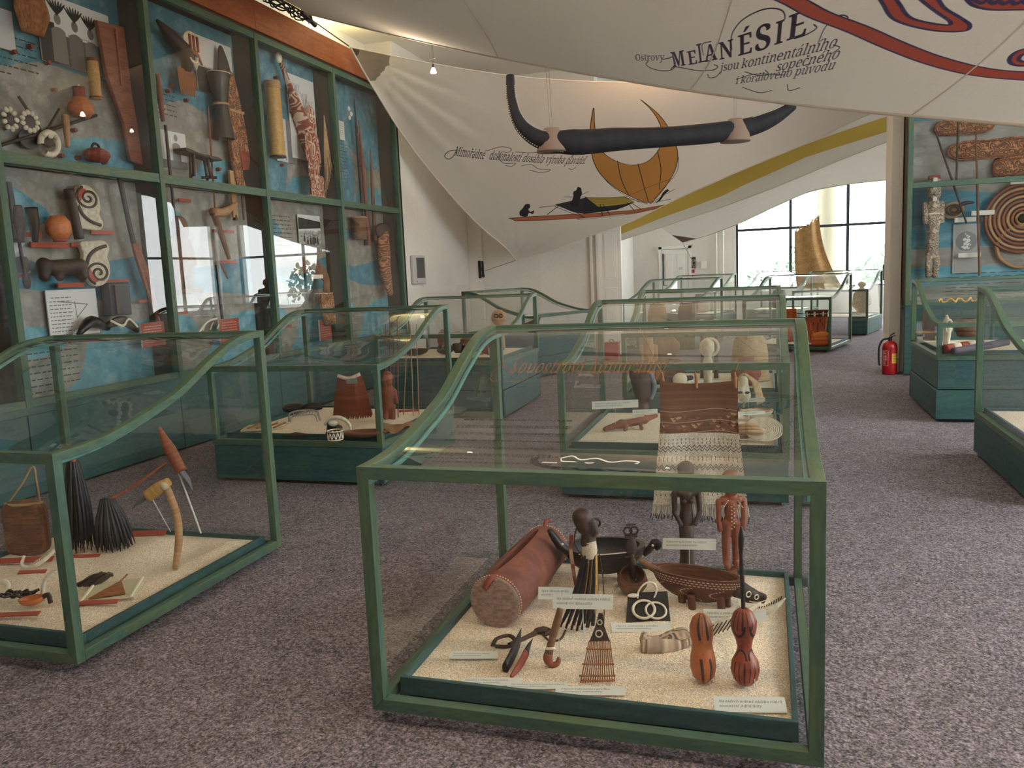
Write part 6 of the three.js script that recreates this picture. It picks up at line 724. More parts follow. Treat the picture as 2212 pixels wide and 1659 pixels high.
  [['reddish arrow nearest the corner post', [-3.22,.39,-6.463], [-3.127,1.21,-6.4]], ['thin arrow second from the corner post', [-3.197,.39,-6.511], [-3.109,1.246,-6.45]], ['brown arrow third from the corner post', [-3.133,.39,-6.468], [-3.064,1.05,-6.4]], ['long arrow in the middle of the bundle', [-3.077,.39,-6.427], [-3.016,1.247,-6.4]], ['leaning pale arrow in the bundle', [-3.087,.39,-6.563], [-2.988,1.039,-6.5]], ['pale arrow second from the right', [-2.975,.39,-6.523], [-2.966,1.196,-6.55]], ['pale arrow at the right end of the bundle', [-2.943,.39,-6.571], [-2.909,1.194,-6.55]]].forEach(([l, a, b], i) => stick('upright_arrow', l, 'arrow', a, b, [0.005, 0.005, 0.003], i < 4 ? A.red : A.tan, 'upright arrows in the skirt case'));
  redCard('red label card at the back right of the skirt case', [-3.097,.39,-6.705], .42/100, 44, 8);
}
// ---------- exhibits in the case behind the foreground one ----------
{
  ex('crocodile_figure', 'long red-brown crocodile carving lying on the sand', 'carving', [-.993,.385,-6.111], .353/100, [['animal_body', body([[-56, 4, 12, 5, -20, 12, 4, 9], [-20, 12, 4, 9, 30, 18, -4, 10], [30, 18, -4, 8, 58, 24, -10, 4], [-10, 8, 14, 4, -14, 2, 20, 4], [20, 10, 12, 4, 22, 2, 16, 4]], 2.4, 5), A.red], ['back_stripe', wire([[-30, 18, 6], [0, 24, 6], [30, 28, 2]], 1.6), A.bone]]);
  ex('dark_bust', 'dark carved head with a tall headdress', 'bust', [-1.025,.385,-6.978], .4/100, [['bust', body([[0, 62, 0, 24, 2, 36, 6, 19], [0, 22, 0, 12, 0, 4, 0, 18], [-16, 78, 0, 12, -22, 92, -4, 6]], 3.4, 8), A.dark], ['face_band', limb([[18, 78, 12], [24, 50, 18], [16, 24, 16]], [4, 5, 4], 8, 12), hex(0x6f7f96, 0.6)]]);
  ex('shell_pendant', 'pale round shell on a thin rod', 'shell', [-.685,.385,-6.791], .384/100, [['shell', ball(16, 1, 0.9, 0.5).translate(0, 74, 0), A.bone], ['support_rod', rod([0, 0, 0], [0, 62, 0], 1.6), MAT.acrylic]]);
  ex('pale_figure', 'tall slim pale figure with a large round head', 'figure', [-.48,.385,-7.097], .397/100, [['figure_body', body([[0, 134, 0, 14, 0, 126, 2, 13], [0, 112, 0, 8, 0, 100, 0, 9], [0, 96, 0, 10, 0, 50, 0, 9], [-6, 48, 0, 6, -8, 22, 0, 5], [6, 48, 0, 6, 8, 22, 0, 5]], 2.6, 5), A.bone], ['halo', torus(19, 3, 8, 28).translate(4, 130, 0), A.bone], ['base', cyl(16, 12, 22, 14).translate(0, 11, 0), A.bone]]);
  ex('fringed_mask', 'pale triangular face mask under a shock of raffia hair', 'mask', [-.168,.385,-7.11], .392/100, [['face', body([[-8, 60, 8, 10, -14, 34, 12, 18], [-14, 34, 12, 16, -10, 26, 14, 15]], 2.6, 6), A.bone], ['face>eye', [ball(4, 1.4, 0.7, 0.5).translate(-22, 38, 30), ball(4, 1.4, 0.7, 0.5).translate(-6, 37, 30)], A.black], ['face>nose', limb([[-14, 40, 28], [-14, 30, 32]], [2.4, 4], 8, 6), A.bone], ['raffia_hair', Array.from({ length: 16 }, (_, i) => { const s = i / 15; return limb([[-6, 76, 4], [-22 - s * 8, 52, 10 - 14 * s], [-34 - s * 6, 22 + (i % 4) * 3, 6 - 16 * s]], [1.6, 2.2, 1.2], 5, 7); }), A.raffia], ['raffia_hair', Array.from({ length: 40 }, (_, i) => { const s = i / 39; return limb([[-6 + s * 4, 74, 4], [10 + s * 18, 56 - s * 6, 12 - 20 * s], [20 + s * 22, 6 + (i % 4) * 3, 10 - 24 * s]], [1.6, 2.4, 1.2], 5, 7); }), A.raffia], ['support_rod', rod([-6, 0, 0], [-6, 30, 2], 2), MAT.acrylic]]);
  ex('white_bowl', 'white oval bowl behind the coil', 'bowl', [-.079,.385,-6.556], .361/100, [['bowl', hull(36, 18, 18).translate(0, 20, 0), A.bone], ['bowl_rim', torus(35, 2.2, 6, 36).rotateX(PI / 2).scale(1, 1, 0.5).translate(0, 20, 0), A.tan]]);
  ex('fibre_coil', 'thick pale coil of plaited fibre', 'coil', [-.137,.385,-5.748], .319/100, [0, 1, 2].map((i) => ['coil_turn', torus(34 - i * 3.6, 4, 8, 40).rotateX(PI / 2 - 0.35).scale(1, 1, 0.8).translate(0, 14 + i * 7, -i * 3), A.tan]));
  ex('woven_disc', 'cream spirally woven disc leaning on the coil', 'disc', [-.015,.385,-5.759], .317/100, Array.from({ length: 9 }, (_, i) => ['woven_ring', torus(6 + i * 4.3, 2.4, 6, 40).scale(1, 0.72, 1).rotateX(-0.7).translate(0, 24, -8), A.bone]));
  labelCard('white label card on a pin at the left of the mask case', [-1.092,.385,-6.031], .35/100, 100, 17, { rise: 0.17, tilt: 0, roll: 0 }); labelCard('white label card beside the crocodile carving', [-.91,.385,-6.324], .363/100, 54, 9, { rise: 0.08, tilt: 0, roll: 0 }); labelCard('white label card under the fringed mask', [-.143,.385,-7.019], .387/100, 70, 9, { rise: 0.06, tilt: 0, roll: 0 }); labelCard('white label card under the white bowl', [-.13,.385,-6.36], .351/100, 70, 8, { rise: 0.07, tilt: 0, roll: 0 });
}
// ---------- exhibits further back ----------
{
  const spiral = (l, P, k) => ex('spiral_disc', l, 'disc', P, k, [...[4, 8, 12].map((r) => ['ring', torus(r, 1.8, 6, 24).translate(0, 104, 0), A.bone]), ['post', limb([[0, 0, -1], [1, 50, -1], [0, 94, -1]], [5, 4, 3], 8, 8), A.dark]]);
  spiral('openwork spiral disc on a post, the left of a pair', [-.666, .38, -9], 0.0054); spiral('openwork spiral disc on a post, the right of a pair', [-.521, .38, -9], 0.0054);
  ex('bark_mound', 'brown folded bark bundle in the third middle case', 'bundle', [-1.06, .38, -8.9], 0.0054, [['bundle', body([[-20, 20, 0, 22, 20, 24, 0, 22], [-14, 60, 0, 18, 16, 66, 0, 16], [-8, 90, 0, 10, 12, 92, 0, 9]], 5, 10), A.brown]]);
  ex('fibre_cone', 'tan cone-shaped basket in the third middle case', 'basket', [-.17, .38, -8.9], 0.0054, [['basket', lathe([[36, 0], [34, 50], [30, 78], [12, 98], [3, 106], [0, 107]], 24), A.raffia]]);
  ex('owl_carving', 'small round-faced carving on a tan post', 'carving', [-3.197,.67,-9.725], .581/100, [['face', ball(16, 1, 1.1, 0.5).translate(0, 66, 0), A.tan], ['eye', [torus(4, 1.2, 6, 14).translate(-5, 70, 9), torus(4, 1.2, 6, 14).translate(5, 70, 9)], A.dark], ['post', limb([[0, 50, 0], [4, 26, 0], [4, 0, 0]], [7, 7, 8], 8, 10), A.tan]]);
  for (const [P, k, l, m] of [[[-3.701,.67,-9.917], .599/100, 'brown lidded shell box left of the round-faced carving', A.brown], [[-3.46,.67,-9.882], .593/100, 'larger brown shell box beside the round-faced carving', A.brown], [[-3.388,.67,-9.196], .556/100, 'dark red carved lump near the front of the tall-plinth case', A.clay], [[-3.695,.67,-9.127], .557/100, 'dark carved lump at the left of the tall-plinth case', A.dark]])
    ex('carved_box', l, 'box', P, k, [['box_body', ball(15, 1.2, 0.6, 0.9).translate(0, 8, 0), m], ['lid', ball(13, 1.2, 0.4, 0.9).translate(0, 16, 0), m]]);
  labelCard('white card lying in the tall-plinth case', [-3.458,.665,-8.942], .543/100, 40, 16, { tilt: -1.3 });
  ex('plaited_mat', 'pale patterned plaited mat on the tall-plinth case sand', 'mat', [-3.224,.665,-9.439], .566/100, [['mat', rbox(60, 3, 34, 0, 4, 0, 1), A.carved]]);
  // small exhibits filling the back cases
  const small = (name, label, cat, x, y, z, k, parts, t = CY) => ex(name, label, cat, [x, y, z], k, parts, t);
  small('wooden_mask', 'small brown face mask leaning at the back of the tall-plinth case', 'mask', -3.9, 0.665, -9.6, 0.0058, [['face', ball(17, 0.8, 1.3, 0.4).translate(0, 24, 0), A.brown], ['face>eye', [ball(3).translate(-5, 30, 6), ball(3).translate(5, 30, 6)], A.shell]]);
  small('drinking_cup', 'dark coconut cup in the middle of the tall-plinth case', 'cup', -3.55, 0.665, -9.2, 0.0058, [['cup', lathe([[0, 0], [8, 1], [13, 10], [12, 20], [10, 21], [11, 10], [0, 4]], 20), A.dark]]);
  small('bone_dagger', 'pale bone dagger on the tall-plinth case sand', 'dagger', -3.3, 0.672, -8.85, 0.0058, [['blade', limb([[-28, 3, 0], [0, 4, 2], [30, 3, -4]], [1, 4, 3], 8, 12), A.bone]]);
  small('shell_trumpet', 'reddish conch shell trumpet at the front of the tall-plinth case', 'shell', -3.05, 0.665, -8.9, 0.0058, [['shell', limb([[-16, 7, 0], [0, 10, 0], [16, 8, 2]], [2, 10, 5], 12, 14), A.clay], ['lip', torus(8, 2, 8, 18).rotateY(1.2).translate(2, 10, 6), A.shell]]);
  small('wooden_bowl', 'dark flat wooden bowl near the left front of the tall-plinth case', 'bowl', -4.0, 0.665, -8.9, 0.0058, [['bowl', hull(30, 18, 14).translate(0, 15, 0), A.dark]]);
  labelCard('white card at the left back of the tall-plinth case', [-3.7, 0.665, -9.7], 0.0058, 36, 14, { tilt: -0.9 });
  small('lizard_carving', 'dark lizard carving in the third middle case', 'carving', -0.95, 0.38, -8.5, 0.0053, [['animal_body', body([[-40, 6, 0, 4, -10, 9, 2, 8], [-10, 9, 2, 8, 20, 10, 0, 8], [20, 10, 0, 6, 40, 12, -2, 5], [-8, 8, 4, 3, -14, 2, 14, 3], [18, 8, 4, 3, 24, 2, 14, 3]], 2.4, 4), A.dark]]);
  small('clay_jar', 'rounded red clay jar at the right of the third middle case', 'jar', -0.2, 0.38, -8.45, 0.0053, [['jar_body', lathe([[0, 0], [18, 2], [28, 20], [26, 36], [14, 46], [16, 52]], 24), A.clay]]);
  small('standing_figure', 'tan standing figure at the left of the third middle case', 'figure', -1.2, 0.38, -8.7, 0.0053, [['figure_body', body([[0, 92, 0, 10, 0, 84, 2, 9], [0, 74, 0, 10, 0, 46, 0, 10], [-14, 72, 0, 4, -15, 46, 4, 3.4], [14, 72, 0, 4, 15, 46, 4, 3.4], [-5, 42, 0, 6, -6, 6, 0, 5], [5, 42, 0, 6, 6, 6, 0, 5]], 2.6, 4), A.tan], ['base', cyl(16, 15, 6, 14).translate(0, 3, 0), A.brown]]);
  labelCard('white card at the front of the third middle case', [-0.6, 0.38, -8.35], 0.0053, 60, 16, { tilt: -0.8 });
  for (const [x, z, l, m] of [[-2.1, -16.6, 'brown tall basket in the far case by the white door', A.raffia], [-1.5, -16.5, 'dark short basket in the far case by the white door', A.dark], [-1.6, -21.5, 'brown basket in the far case under the window', A.brown], [0.3, -22.5, 'dark brown basket in the far case before the cape', A.dark]]) ex('storage_basket', l, 'basket', [x, 0.38, z], 0.01, [['basket_body', lathe([[0, 0], [16, 1], [20, 18], [17, 40], [13, 46]], 20), m], ['basket_body>rim', torus(13.5, 1.6, 6, 20).rotateX(PI / 2).translate(0, 46, 0), m]]);
  small('carved_bird', 'small brown carved bird in the dark corner of the sideways case', 'carving', -3.6, 0.665, -12.7, 0.007, [['bird_body', body([[-14, 12, 0, 6, 6, 16, 0, 9], [6, 18, 0, 7, 14, 30, 0, 5], [14, 32, 0, 5, 24, 34, 0, 1.5]], 1.8, 4), A.brown], ['stand', cyl(8, 6, 8, 12).translate(0, 4, 0), A.dark]]);
  // case by the extinguisher
  ex('shell_mask', 'white pointed shell mask with a dark mouth', 'mask', [1.729,.675,-9.16], .468/100, [['shell', limb([[0, 0, 0], [0, 20, 0], [0, 46, 0], [0, 68, 0]], [8, 12, 15, 2], 16, 20, 0.6), A.shell], ['shell>mouth', ball(7, 0.9, 1.7, 0.4).translate(0, 44, 9), A.dark], ['shell>lip', torus(8, 1.6, 6, 20).scale(0.9, 1.7, 1).translate(0, 44, 10), A.shell]]);
  ex('rolled_cloth', 'striped maroon and cream rolled cloth', 'cloth', [1.739,.675,-8.62], .439/100, Array.from({ length: 5 }, (_, i) => ['stripe', limb([[-34 + i * 17, 9 + i * 1.6, 6 - i * 2], [-17 + i * 17, 10.4 + i * 1.6, 4 - i * 2]], [9, 9], 14, 4), i % 2 ? A.bone : A.clay]));
  ex('rolled_cloth', 'long dark grey rolled cloth in front of the striped one', 'cloth', [1.874,.675,-8.521], .431/100, [['roll', limb([[-58, 7, 8], [0, 12, 0], [70, 20, -10]], [7, 8, 8], 14, 16), hex(0x57505a, 0.9)]]);
  ex('brown_pot', 'brown ribbed wooden pot behind the shell mask', 'pot', [2.117,.675,-10.152], .514/100, [['pot_body', lathe([[0, 0], [18, 2], [24, 20], [22, 36], [16, 40]], 20), A.brown], ['rib', [torus(23, 1.4, 6, 24).rotateX(PI / 2).translate(0, 14, 0), torus(24, 1.4, 6, 24).rotateX(PI / 2).translate(0, 24, 0)], A.dark]]);
  ex('cord_garland', 'twisted orange cord hung along the glass above the pot', 'cord', [1.915,1.12,-9.5], 0.0052, [['cord', wire(Array.from({ length: 16 }, (_, i) => [-46 + i * 6, 4 * Math.sin(i * 1.9), 4 * Math.cos(i * 1.3)]), 2, 70), A.bamboo]]);
  ex('flat_fan', 'flat tan fan at the left of the two-board case', 'fan', [1.703,.675,-10.239], .526/100, [['fan', ball(24, 1.2, 0.12, 0.8).translate(0, 10, 0), A.raffia], ['stand', rod([0, 0, 0], [0, 9, 0], 2), MAT.acrylic]]);
  labelCard('white card beside the striped roll', [1.782,.67,-9.399], .479/100, 46, 12, { tilt: -1.1 });
  labelCard('white card at the right of the rolled cloths', [2.149,.67,-9.438], .475/100, 60, 12, { tilt: -1.1 });
  // orange textiles
  ex('orange_textile', 'long orange fringed textile hanging at the left of the low far case', 'textile', [0.42, .12, -15.85], 0.0092, [['cloth', Array.from({ length: 8 }, (_, i) => limb([[-8 + i * 2.4, 66, 0], [-7 + i * 2.4, 30, 3 * Math.sin(i)], [-9 + i * 2.6, 0, 0]], [2, 2.4, 1.6], 6, 8)), hex(0xb9592c, 0.9)]]);
  ex('patterned_basket', 'tall orange basket with cream crosses along its rim', 'basket', [.853,.12,-15.629], .832/100, [['basket', lathe([[16, 0], [20, 20], [23, 50], [25, 70]], 20).scale(1, 1, 0.6), std({ map: canvasTex(256, 256, (x, w, h) => { x.fillStyle = '#a04a22'; x.fillRect(0, 0, w, h); for (let i = 0; i < 70; i++) { x.fillStyle = rnd() < 0.5 ? '#c8743a' : '#5c2a18'; x.fillRect(rnd(0, w), 70 + rnd(0, 180), 5, rnd(20, 60)); } x.fillStyle = '#3a2420'; x.fillRect(0, 6, w, 54); x.fillStyle = '#e0c8a8'; for (let i = 0; i < 8; i++) { x.fillRect(i * 32 + 12, 12, 7, 42); x.fillRect(i * 32 + 2, 28, 28, 8); } }), roughness: 0.9, side: THREE.DoubleSide })]]);
  ex('folded_textile', 'pile of folded orange cloth at the front of the low far case', 'textile', [.885,.12,-15.107], .804/100, [0, 1, 2].map((i) => ['fold', limb([[-20, 5 + i * 8, 6], [0, 6 + i * 9, 8], [20, 5 + i * 8, 5]], [5, 7, 5], 10, 12), hex([0xb5562a, 0xc46a34, 0xd07a3c][i], 0.9)]));
  ex('cream_figure', 'cream knotted cloth figure in the raised far case', 'figure', [1.93, .38, -18.9], 0.0107, [['figure_body', body([[0, 58, 0, 9, 0, 44, 0, 12], [0, 40, 0, 12, -2, 22, 0, 14], [-12, 40, 0, 5, -14, 22, 0, 5], [12, 40, 0, 5, 14, 24, 0, 5], [0, 16, 0, 8, 0, 0, 0, 9]], 2.4, 5), A.bone]]);
  labelCard('open white booklet in the raised far case', [1.85, .38, -18.75], 0.0106, 30, 14, { tilt: -1.0 });
  // large tan skirt hung before the window
  const s = thing('raffia_cape', 'large tan raffia cape hanging before the big window', 'cape', [0.97, 0, -20.9]);
  mesh('cape', [grid(20, 30, (u, v) => { const y = 2.42 - v * 1.5, w = 0.55 + 0.1 * v, x = (u - 0.5) * w + 0.36 * v * v * (u + 0.3) + (v < 0.1 ? 0 : 0); return [x - 0.06, y + 0.3 * (u - 0.5) * (1 - v) + 0.02 * Math.sin(u * 40), 0.06 * Math.sin(u * 12)]; })], std({ map: woodTex([200, 160, 108], [212, 174, 122], [164, 124, 80], 0.5, 0.6), roughness: 1, side: THREE.DoubleSide }), s);
  mesh('frayed_edge', Array.from({ length: 40 }, (_, i) => { const u = i / 39; return rod([(u - 0.5) * 0.55 - 0.06, 2.42 + 0.3 * (u - 0.5), 0.06 * Math.sin(u * 12)], [(u - 0.5) * 0.57 - 0.06 + rnd(-0.02, 0.02), 2.46 + 0.3 * (u - 0.5) + rnd(0, 0.04), 0.06 * Math.sin(u * 12)], 0.006, 4); }), A.raffia, s).userData.kind = 'stuff';
  for (const x of [-0.3, 0.18]) mesh('thread', rod([x, 2.3 + (x + 0.3) * 0.6, 0], [x * 1.4, 5.2, 0], 0.003), MAT.rope, s);
}
// ---------- the wall cabinet on the right ----------
{
  const c = thing('wall_cabinet', 'glazed wall cabinet at right with carved boards and a spiral mask', 'cabinet', [0, 0, -12.02]), x0 = 1.76, x1 = 6.4, xm = 3.62;
  for (const x of [x0 + 0.03, xm, 5.1, x1 - 0.03]) mesh('mullion', rspan(x - 0.03, x + 0.03, 0.94, 4.4, -0.04, 0.02), MAT.green, c);
  for (const [n, y] of [['bottom_rail', 0.97], ['middle_rail', 2.5], ['top_rail', 4.37]]) mesh(n, rspan(x0, x1, y - 0.035, y + 0.035, -0.04, 0.015), MAT.green, c);
  const xs = [x0 + 0.06, xm, 5.1, x1 - 0.06];
  for (let i = 0; i < 3; i++) for (const [a, b] of [[1.01, 2.46], [2.54, 4.33]]) mesh('glass_pane', new THREE.PlaneGeometry(xs[i + 1] - xs[i] - 0.06, b - a).translate((xs[i] + xs[i + 1]) / 2, (a + b) / 2, -0.01), MAT.glass, c);
  mesh('back_panel', new THREE.BoxGeometry(x1 - x0, 1.6, 0.02).translate((x0 + x1) / 2, 1.72, -0.37), panelTex(1, false), c); mesh('back_panel', new THREE.BoxGeometry(x1 - x0, 1.9, 0.02).translate((x0 + x1) / 2, 3.47, -0.37), panelTex(2, true), c);
  mesh('plinth_panel', rspan(x0, x1, 0.02, 0.935, -0.03, 0.015), MAT.teal, c); mesh('cabinet_floor', span(x0, x1, 0.9, 0.935, -0.38, -0.04), MAT.teal, c); mesh('cabinet_top', span(x0, x1, 4.4, 4.43, -0.38, 0.02), MAT.green, c); mesh('side_panel', span(x0, x0 + 0.02, 0.94, 4.4, -0.38, -0.04), MAT.dark, c);
  const pr = (name, label, cat, B, parts) => { const g = thing(name, label, cat, [B[0], B[1], B[2]]); for (const [n, geo, m] of parts(B[3], B[4])) mesh(n, geo, m, g); return g; };
  const oval = (w, h) => smooth2([[-w / 2, 0], [-w * 0.42, h * 0.4], [0, h * 0.5], [w * 0.42, h * 0.42], [w / 2, 0], [w * 0.42, -h * 0.42], [0, -h * 0.5], [-w * 0.42, -h * 0.4]], 48);
  const board = (l, B) => pr('carved_board', l, 'carving', B, (w, h) => [['board', slab(oval(w, h), 0.04, 0.01).translate(0, 0, -0.01), A.carved], ['border', wire(oval(w * 0.94, h * 0.8).map(([x, y]) => [x, y, 0.014]), 0.008, 80, true), A.red]]);
  board('reddish carved oval board just under the sail edge', [2.47,3.236,-12.32,.715,.2]); board('long pale carved board, second below the sail', [2.793,2.927,-12.32,1.042,.246]); board('carved oval board, third below the sail, at the picture edge', [3.087,2.675,-12.32,.564,.257]);
  pr('totem_statue', 'tall tan stacked-figure statue behind the glass', 'statue', [2.107,1.947,-12.22,.211,1.304], (w, h) => [['figure_body', body([[0, h * 0.44, 0, 0.09, 0, h * 0.34, 0.02, 0.085], [0, h * 0.26, 0, 0.07, 0, h * 0.1, 0, 0.09], [-0.1, h * 0.24, 0, 0.035, -0.1, h * 0.06, 0.04, 0.03], [0.1, h * 0.24, 0, 0.035, 0.1, h * 0.06, 0.04, 0.03], [0, h * 0.04, 0.02, 0.08, 0, -h * 0.06, 0.02, 0.07], [0, -h * 0.1, 0, 0.08, 0, -h * 0.24, 0, 0.07], [0, h * 0.38, 0.06, 0.03, 0.01, h * 0.31, 0.13, 0.012], [-0.04, -h * 0.26, 0, 0.045, -0.05, -h * 0.36, 0.05, 0.04], [0.04, -h * 0.26, 0, 0.045, 0.05, -h * 0.36, 0.05, 0.04], [-0.05, -h * 0.36, 0.05, 0.04, -0.04, -h * 0.48, 0, 0.04], [0.05, -h * 0.36, 0.05, 0.04, 0.04, -h * 0.48, 0, 0.04]], 0.014, 0.012), A.palecarved], ['crest', rbox(0.14, 0.06, 0.08, 0, h * 0.5, 0, 0.01), A.clay], ['stripe', [rbox(0.05, 0.3, 0.02, 0, h * 0.38, 0.09), rbox(0.14, 0.02, 0.02, 0, h * 0.14, 0.09)], A.shell]]);
  pr('fish_basket', 'dark oval woven fish with a spiked tail', 'basket', [2.423,2.189,-12.32,.374,.217], (w, h) => [['fish', ball(h * 0.5, 1.3, 1, 0.3).rotateZ(0.2).translate(-w * 0.16, -0.02, 0), A.raffia], ['ring', [torus(h * 0.3, 0.012, 6, 24).scale(1.3, 1, 1).translate(-w * 0.16, -0.02, 0.06), torus(h * 0.16, 0.01, 6, 20).scale(1.3, 1, 1).translate(-w * 0.16, -0.02, 0.07)], A.dark], ['tail', limb([[0, 0.03, 0], [w * 0.25, h * 0.3, 0], [w * 0.5, h * 0.3, 0]], [0.03, 0.025, 0.012], 8, 10), A.dark]]);
  pr('spiral_mask', 'huge round mask of concentric cane rings', 'mask', [3.193,1.856,-12.32,.837,1.119], (w, h) => [...Array.from({ length: 8 }, (_, i) => ['cane_ring', torus(0.07 + i * 0.052, 0.02, 8, 40).translate(-0.02, h * 0.14, 0.02), i % 2 ? A.red : A.tan]), ['chin_ring', torus(w * 0.36, 0.025, 8, 40).scale(1, 0.9, 1).translate(0, -h * 0.18, 0), A.tan], ['nose', ball(0.06).translate(-0.02, h * 0.14, 0.04), A.dark]]);
  print('photograph', 'grey photo of a white blossom behind the glass at right', 'photograph', [2.539,1.657,-12.36,.32,.648], (x, w, h) => { x.fillStyle = '#a9a8a6'; x.fillRect(0, 0, w, h); x.fillStyle = '#8a8988'; x.beginPath(); x.arc(w * 0.5, h * 0.35, w * 0.4, 0, 7); x.fill(); x.fillStyle = '#dcdcdc'; for (let i = 0; i < 30; i++) { x.beginPath(); x.arc(rnd(0.35, 0.65) * w, rnd(0.2, 0.5) * h, rnd(4, 16), 0, 7); x.fill(); } }, 0.012, 0);
  [[[2.703,2.111,-12.32,.271,.06], 'pale label strip left of the spiral mask'], [[2.498,2.034,-12.32,.253,.06], 'pale label strip under the fish basket'], [[2.561,1.57,-12.32,.264,.061], 'pale label strip across the blossom photo'], [[3.139,2.484,-12.32,.264,.07], 'pale label strip on the middle rail at right']].forEach(([B, l]) => { const o = mesh('label_strip', rbox(B[3], B[4], 0.015, 0, 0, 0, 0.002), A.paper); o.position.set(B[0], B[1], B[2] + 0.06); tag(o, l, 'label', 'pale label strips in the right cabinet'); });
  stick('hunting_pole', 'dark pole leaning from the sail edge down to the fish basket', 'pole', [2.107,3.187,-12.2], [2.502,1.986,-12.2], [0.012, 0.014, 0.012], A.dark); stick('hunting_pole', 'dark pole hanging straight between the carved boards', 'pole', [2.359,3.308,-12.15], [2.359,2.503,-12.15], [0.012, 0.014, 0.012], A.dark); stick('hunting_pole', 'brown spear standing right of the blossom photo', 'pole', [2.564,3.208,-12.15], [2.663,1.294,-12.15], [0.01, 0.016, 0.014], A.brown);
}
// ---------- things on walls and floor ----------
{
  const k = thing('wall_terminal', 'grey wall terminal with a dark screen on the cream wall', 'terminal', [-5.5,1.714,-12.532], PI / 2);
  mesh('housing', rbox(0.5, 0.47, 0.06, 0, 0, 0.03, 0.02), hex(0xb9b8b6, 0.6), k); mesh('housing>screen', rbox(0.32, 0.33, 0.01, 0.03, 0.03, 0.062, 0.003), hex(0x4c4b4d, 0.3), k); mesh('housing>button', ball(0.012, 1, 1, 0.5, 10).translate(-0.14, -0.19, 0.06), MAT.black, k);
  const e = thing('fire_extinguisher', 'red fire extinguisher with yellow label standing by the pillar', 'extinguisher', [1.603,0,-12.158], -0.1), red = hex(0xa3151f, 0.3);
  mesh('cylinder', lathe([[0, 0], [0.088, 0], [0.095, 0.012], [0.095, 0.37], [0.085, 0.42], [0.05, 0.45], [0.03, 0.46], [0, 0.46]], 32), red, e);
  const lbl = canvasTex(256, 256, (x, w, h) => { x.fillStyle = '#b01820'; x.fillRect(0, 0, w, h); x.fillStyle = '#d8b23a'; x.fillRect(150, 60, 106, 130); x.strokeStyle = '#e8c8c0'; x.lineWidth = 4; x.strokeRect(40, 20, 70, 200); x.fillStyle = '#e8d0c8'; for (let i = 0; i < 9; i++) x.fillRect(50, 34 + i * 20, rnd(20, 48), 8); x.fillStyle = '#7a2018'; for (let i = 0; i < 5; i++) x.fillRect(160, 76 + i * 22, rnd(40, 80), 5); });
  mesh('cylinder>label', new THREE.CylinderGeometry(0.0955, 0.0955, 0.26, 24, 1, true, -PI / 2, PI).translate(0, 0.22, 0), std({ map: lbl, roughness: 0.4 }), e);
  mesh('valve', [cyl(0.025, 0.025, 0.05, 12).translate(0, 0.48, 0), rbox(0.05, 0.02, 0.03, 0.01, 0.505, 0)], MAT.black, e); mesh('valve>lever', [rod([0, 0.51, 0], [0.07, 0.53, 0], 0.008), rod([0, 0.53, 0], [0.06, 0.565, 0], 0.008)], MAT.black, e);
  mesh('hose', wire([[-0.02, 0.49, 0], [-0.09, 0.47, 0.01], [-0.13, 0.38, 0.01], [-0.135, 0.2, 0.01], [-0.125, 0.12, 0.01]], 0.014, 30), MAT.black, e);
  const rb = thing('red_box', 'small red metal box on the floor by the white door leaf', 'box', [-2.604,0,-14.198], 0); mesh('box_body', rbox(0.26, 0.3, 0.2, 0, 0.15, 0, 0.02), red, rb); mesh('lid', rbox(0.28, 0.03, 0.22, 0, 0.31, 0, 0.01), red, rb); mesh('handle', torus(0.04, 0.008, 6, 16, PI).translate(0, 0.325, 0), MAT.metal, rb);
  for (const [x, l] of [[-1.35, 'thin white heating pipe on the far wall, the left one'], [-1.17, 'thin white heating pipe on the far wall, the right one']]) single('wall_pipe', l, 'pipe', [rod([x, 0, -23.93], [x, 5.2, -23.93], 0.025, 10), ...[1.4, 2.4, 3.4].map((y) => rod([x - 0.05, y, -23.95], [x + 0.05, y, -23.95], 0.02))], MAT.white);
  const sg = single('red_sign', 'small red fire sign on the far wall by the door', 'sign', rbox(0.08, 0.09, 0.01, 0, 0, 0, 0.002), red, [-2.003,1.418,-23.96]);
  single('notice', 'small white framed notice on the far wall right of the door', 'notice', rbox(0.16, 0.2, 0.012, 0, 0, 0, 0.003), MAT.white, [-1.693,1.587,-23.96]);
  single('door_sign', 'tiny white plate on the far door', 'sign', rbox(0.1, 0.06, 0.008, 0, 0, 0, 0.002), hex(0xcfcfc8, 0.5), [-2.34, 1.52, -23.9]);
  single('switch_box', 'dark rod lock on the left edge of the far door', 'lock', rbox(0.03, 0.9, 0.02, 0, 0, 0, 0.003), MAT.metal, [-2.83, 1.5, -23.92]);
}
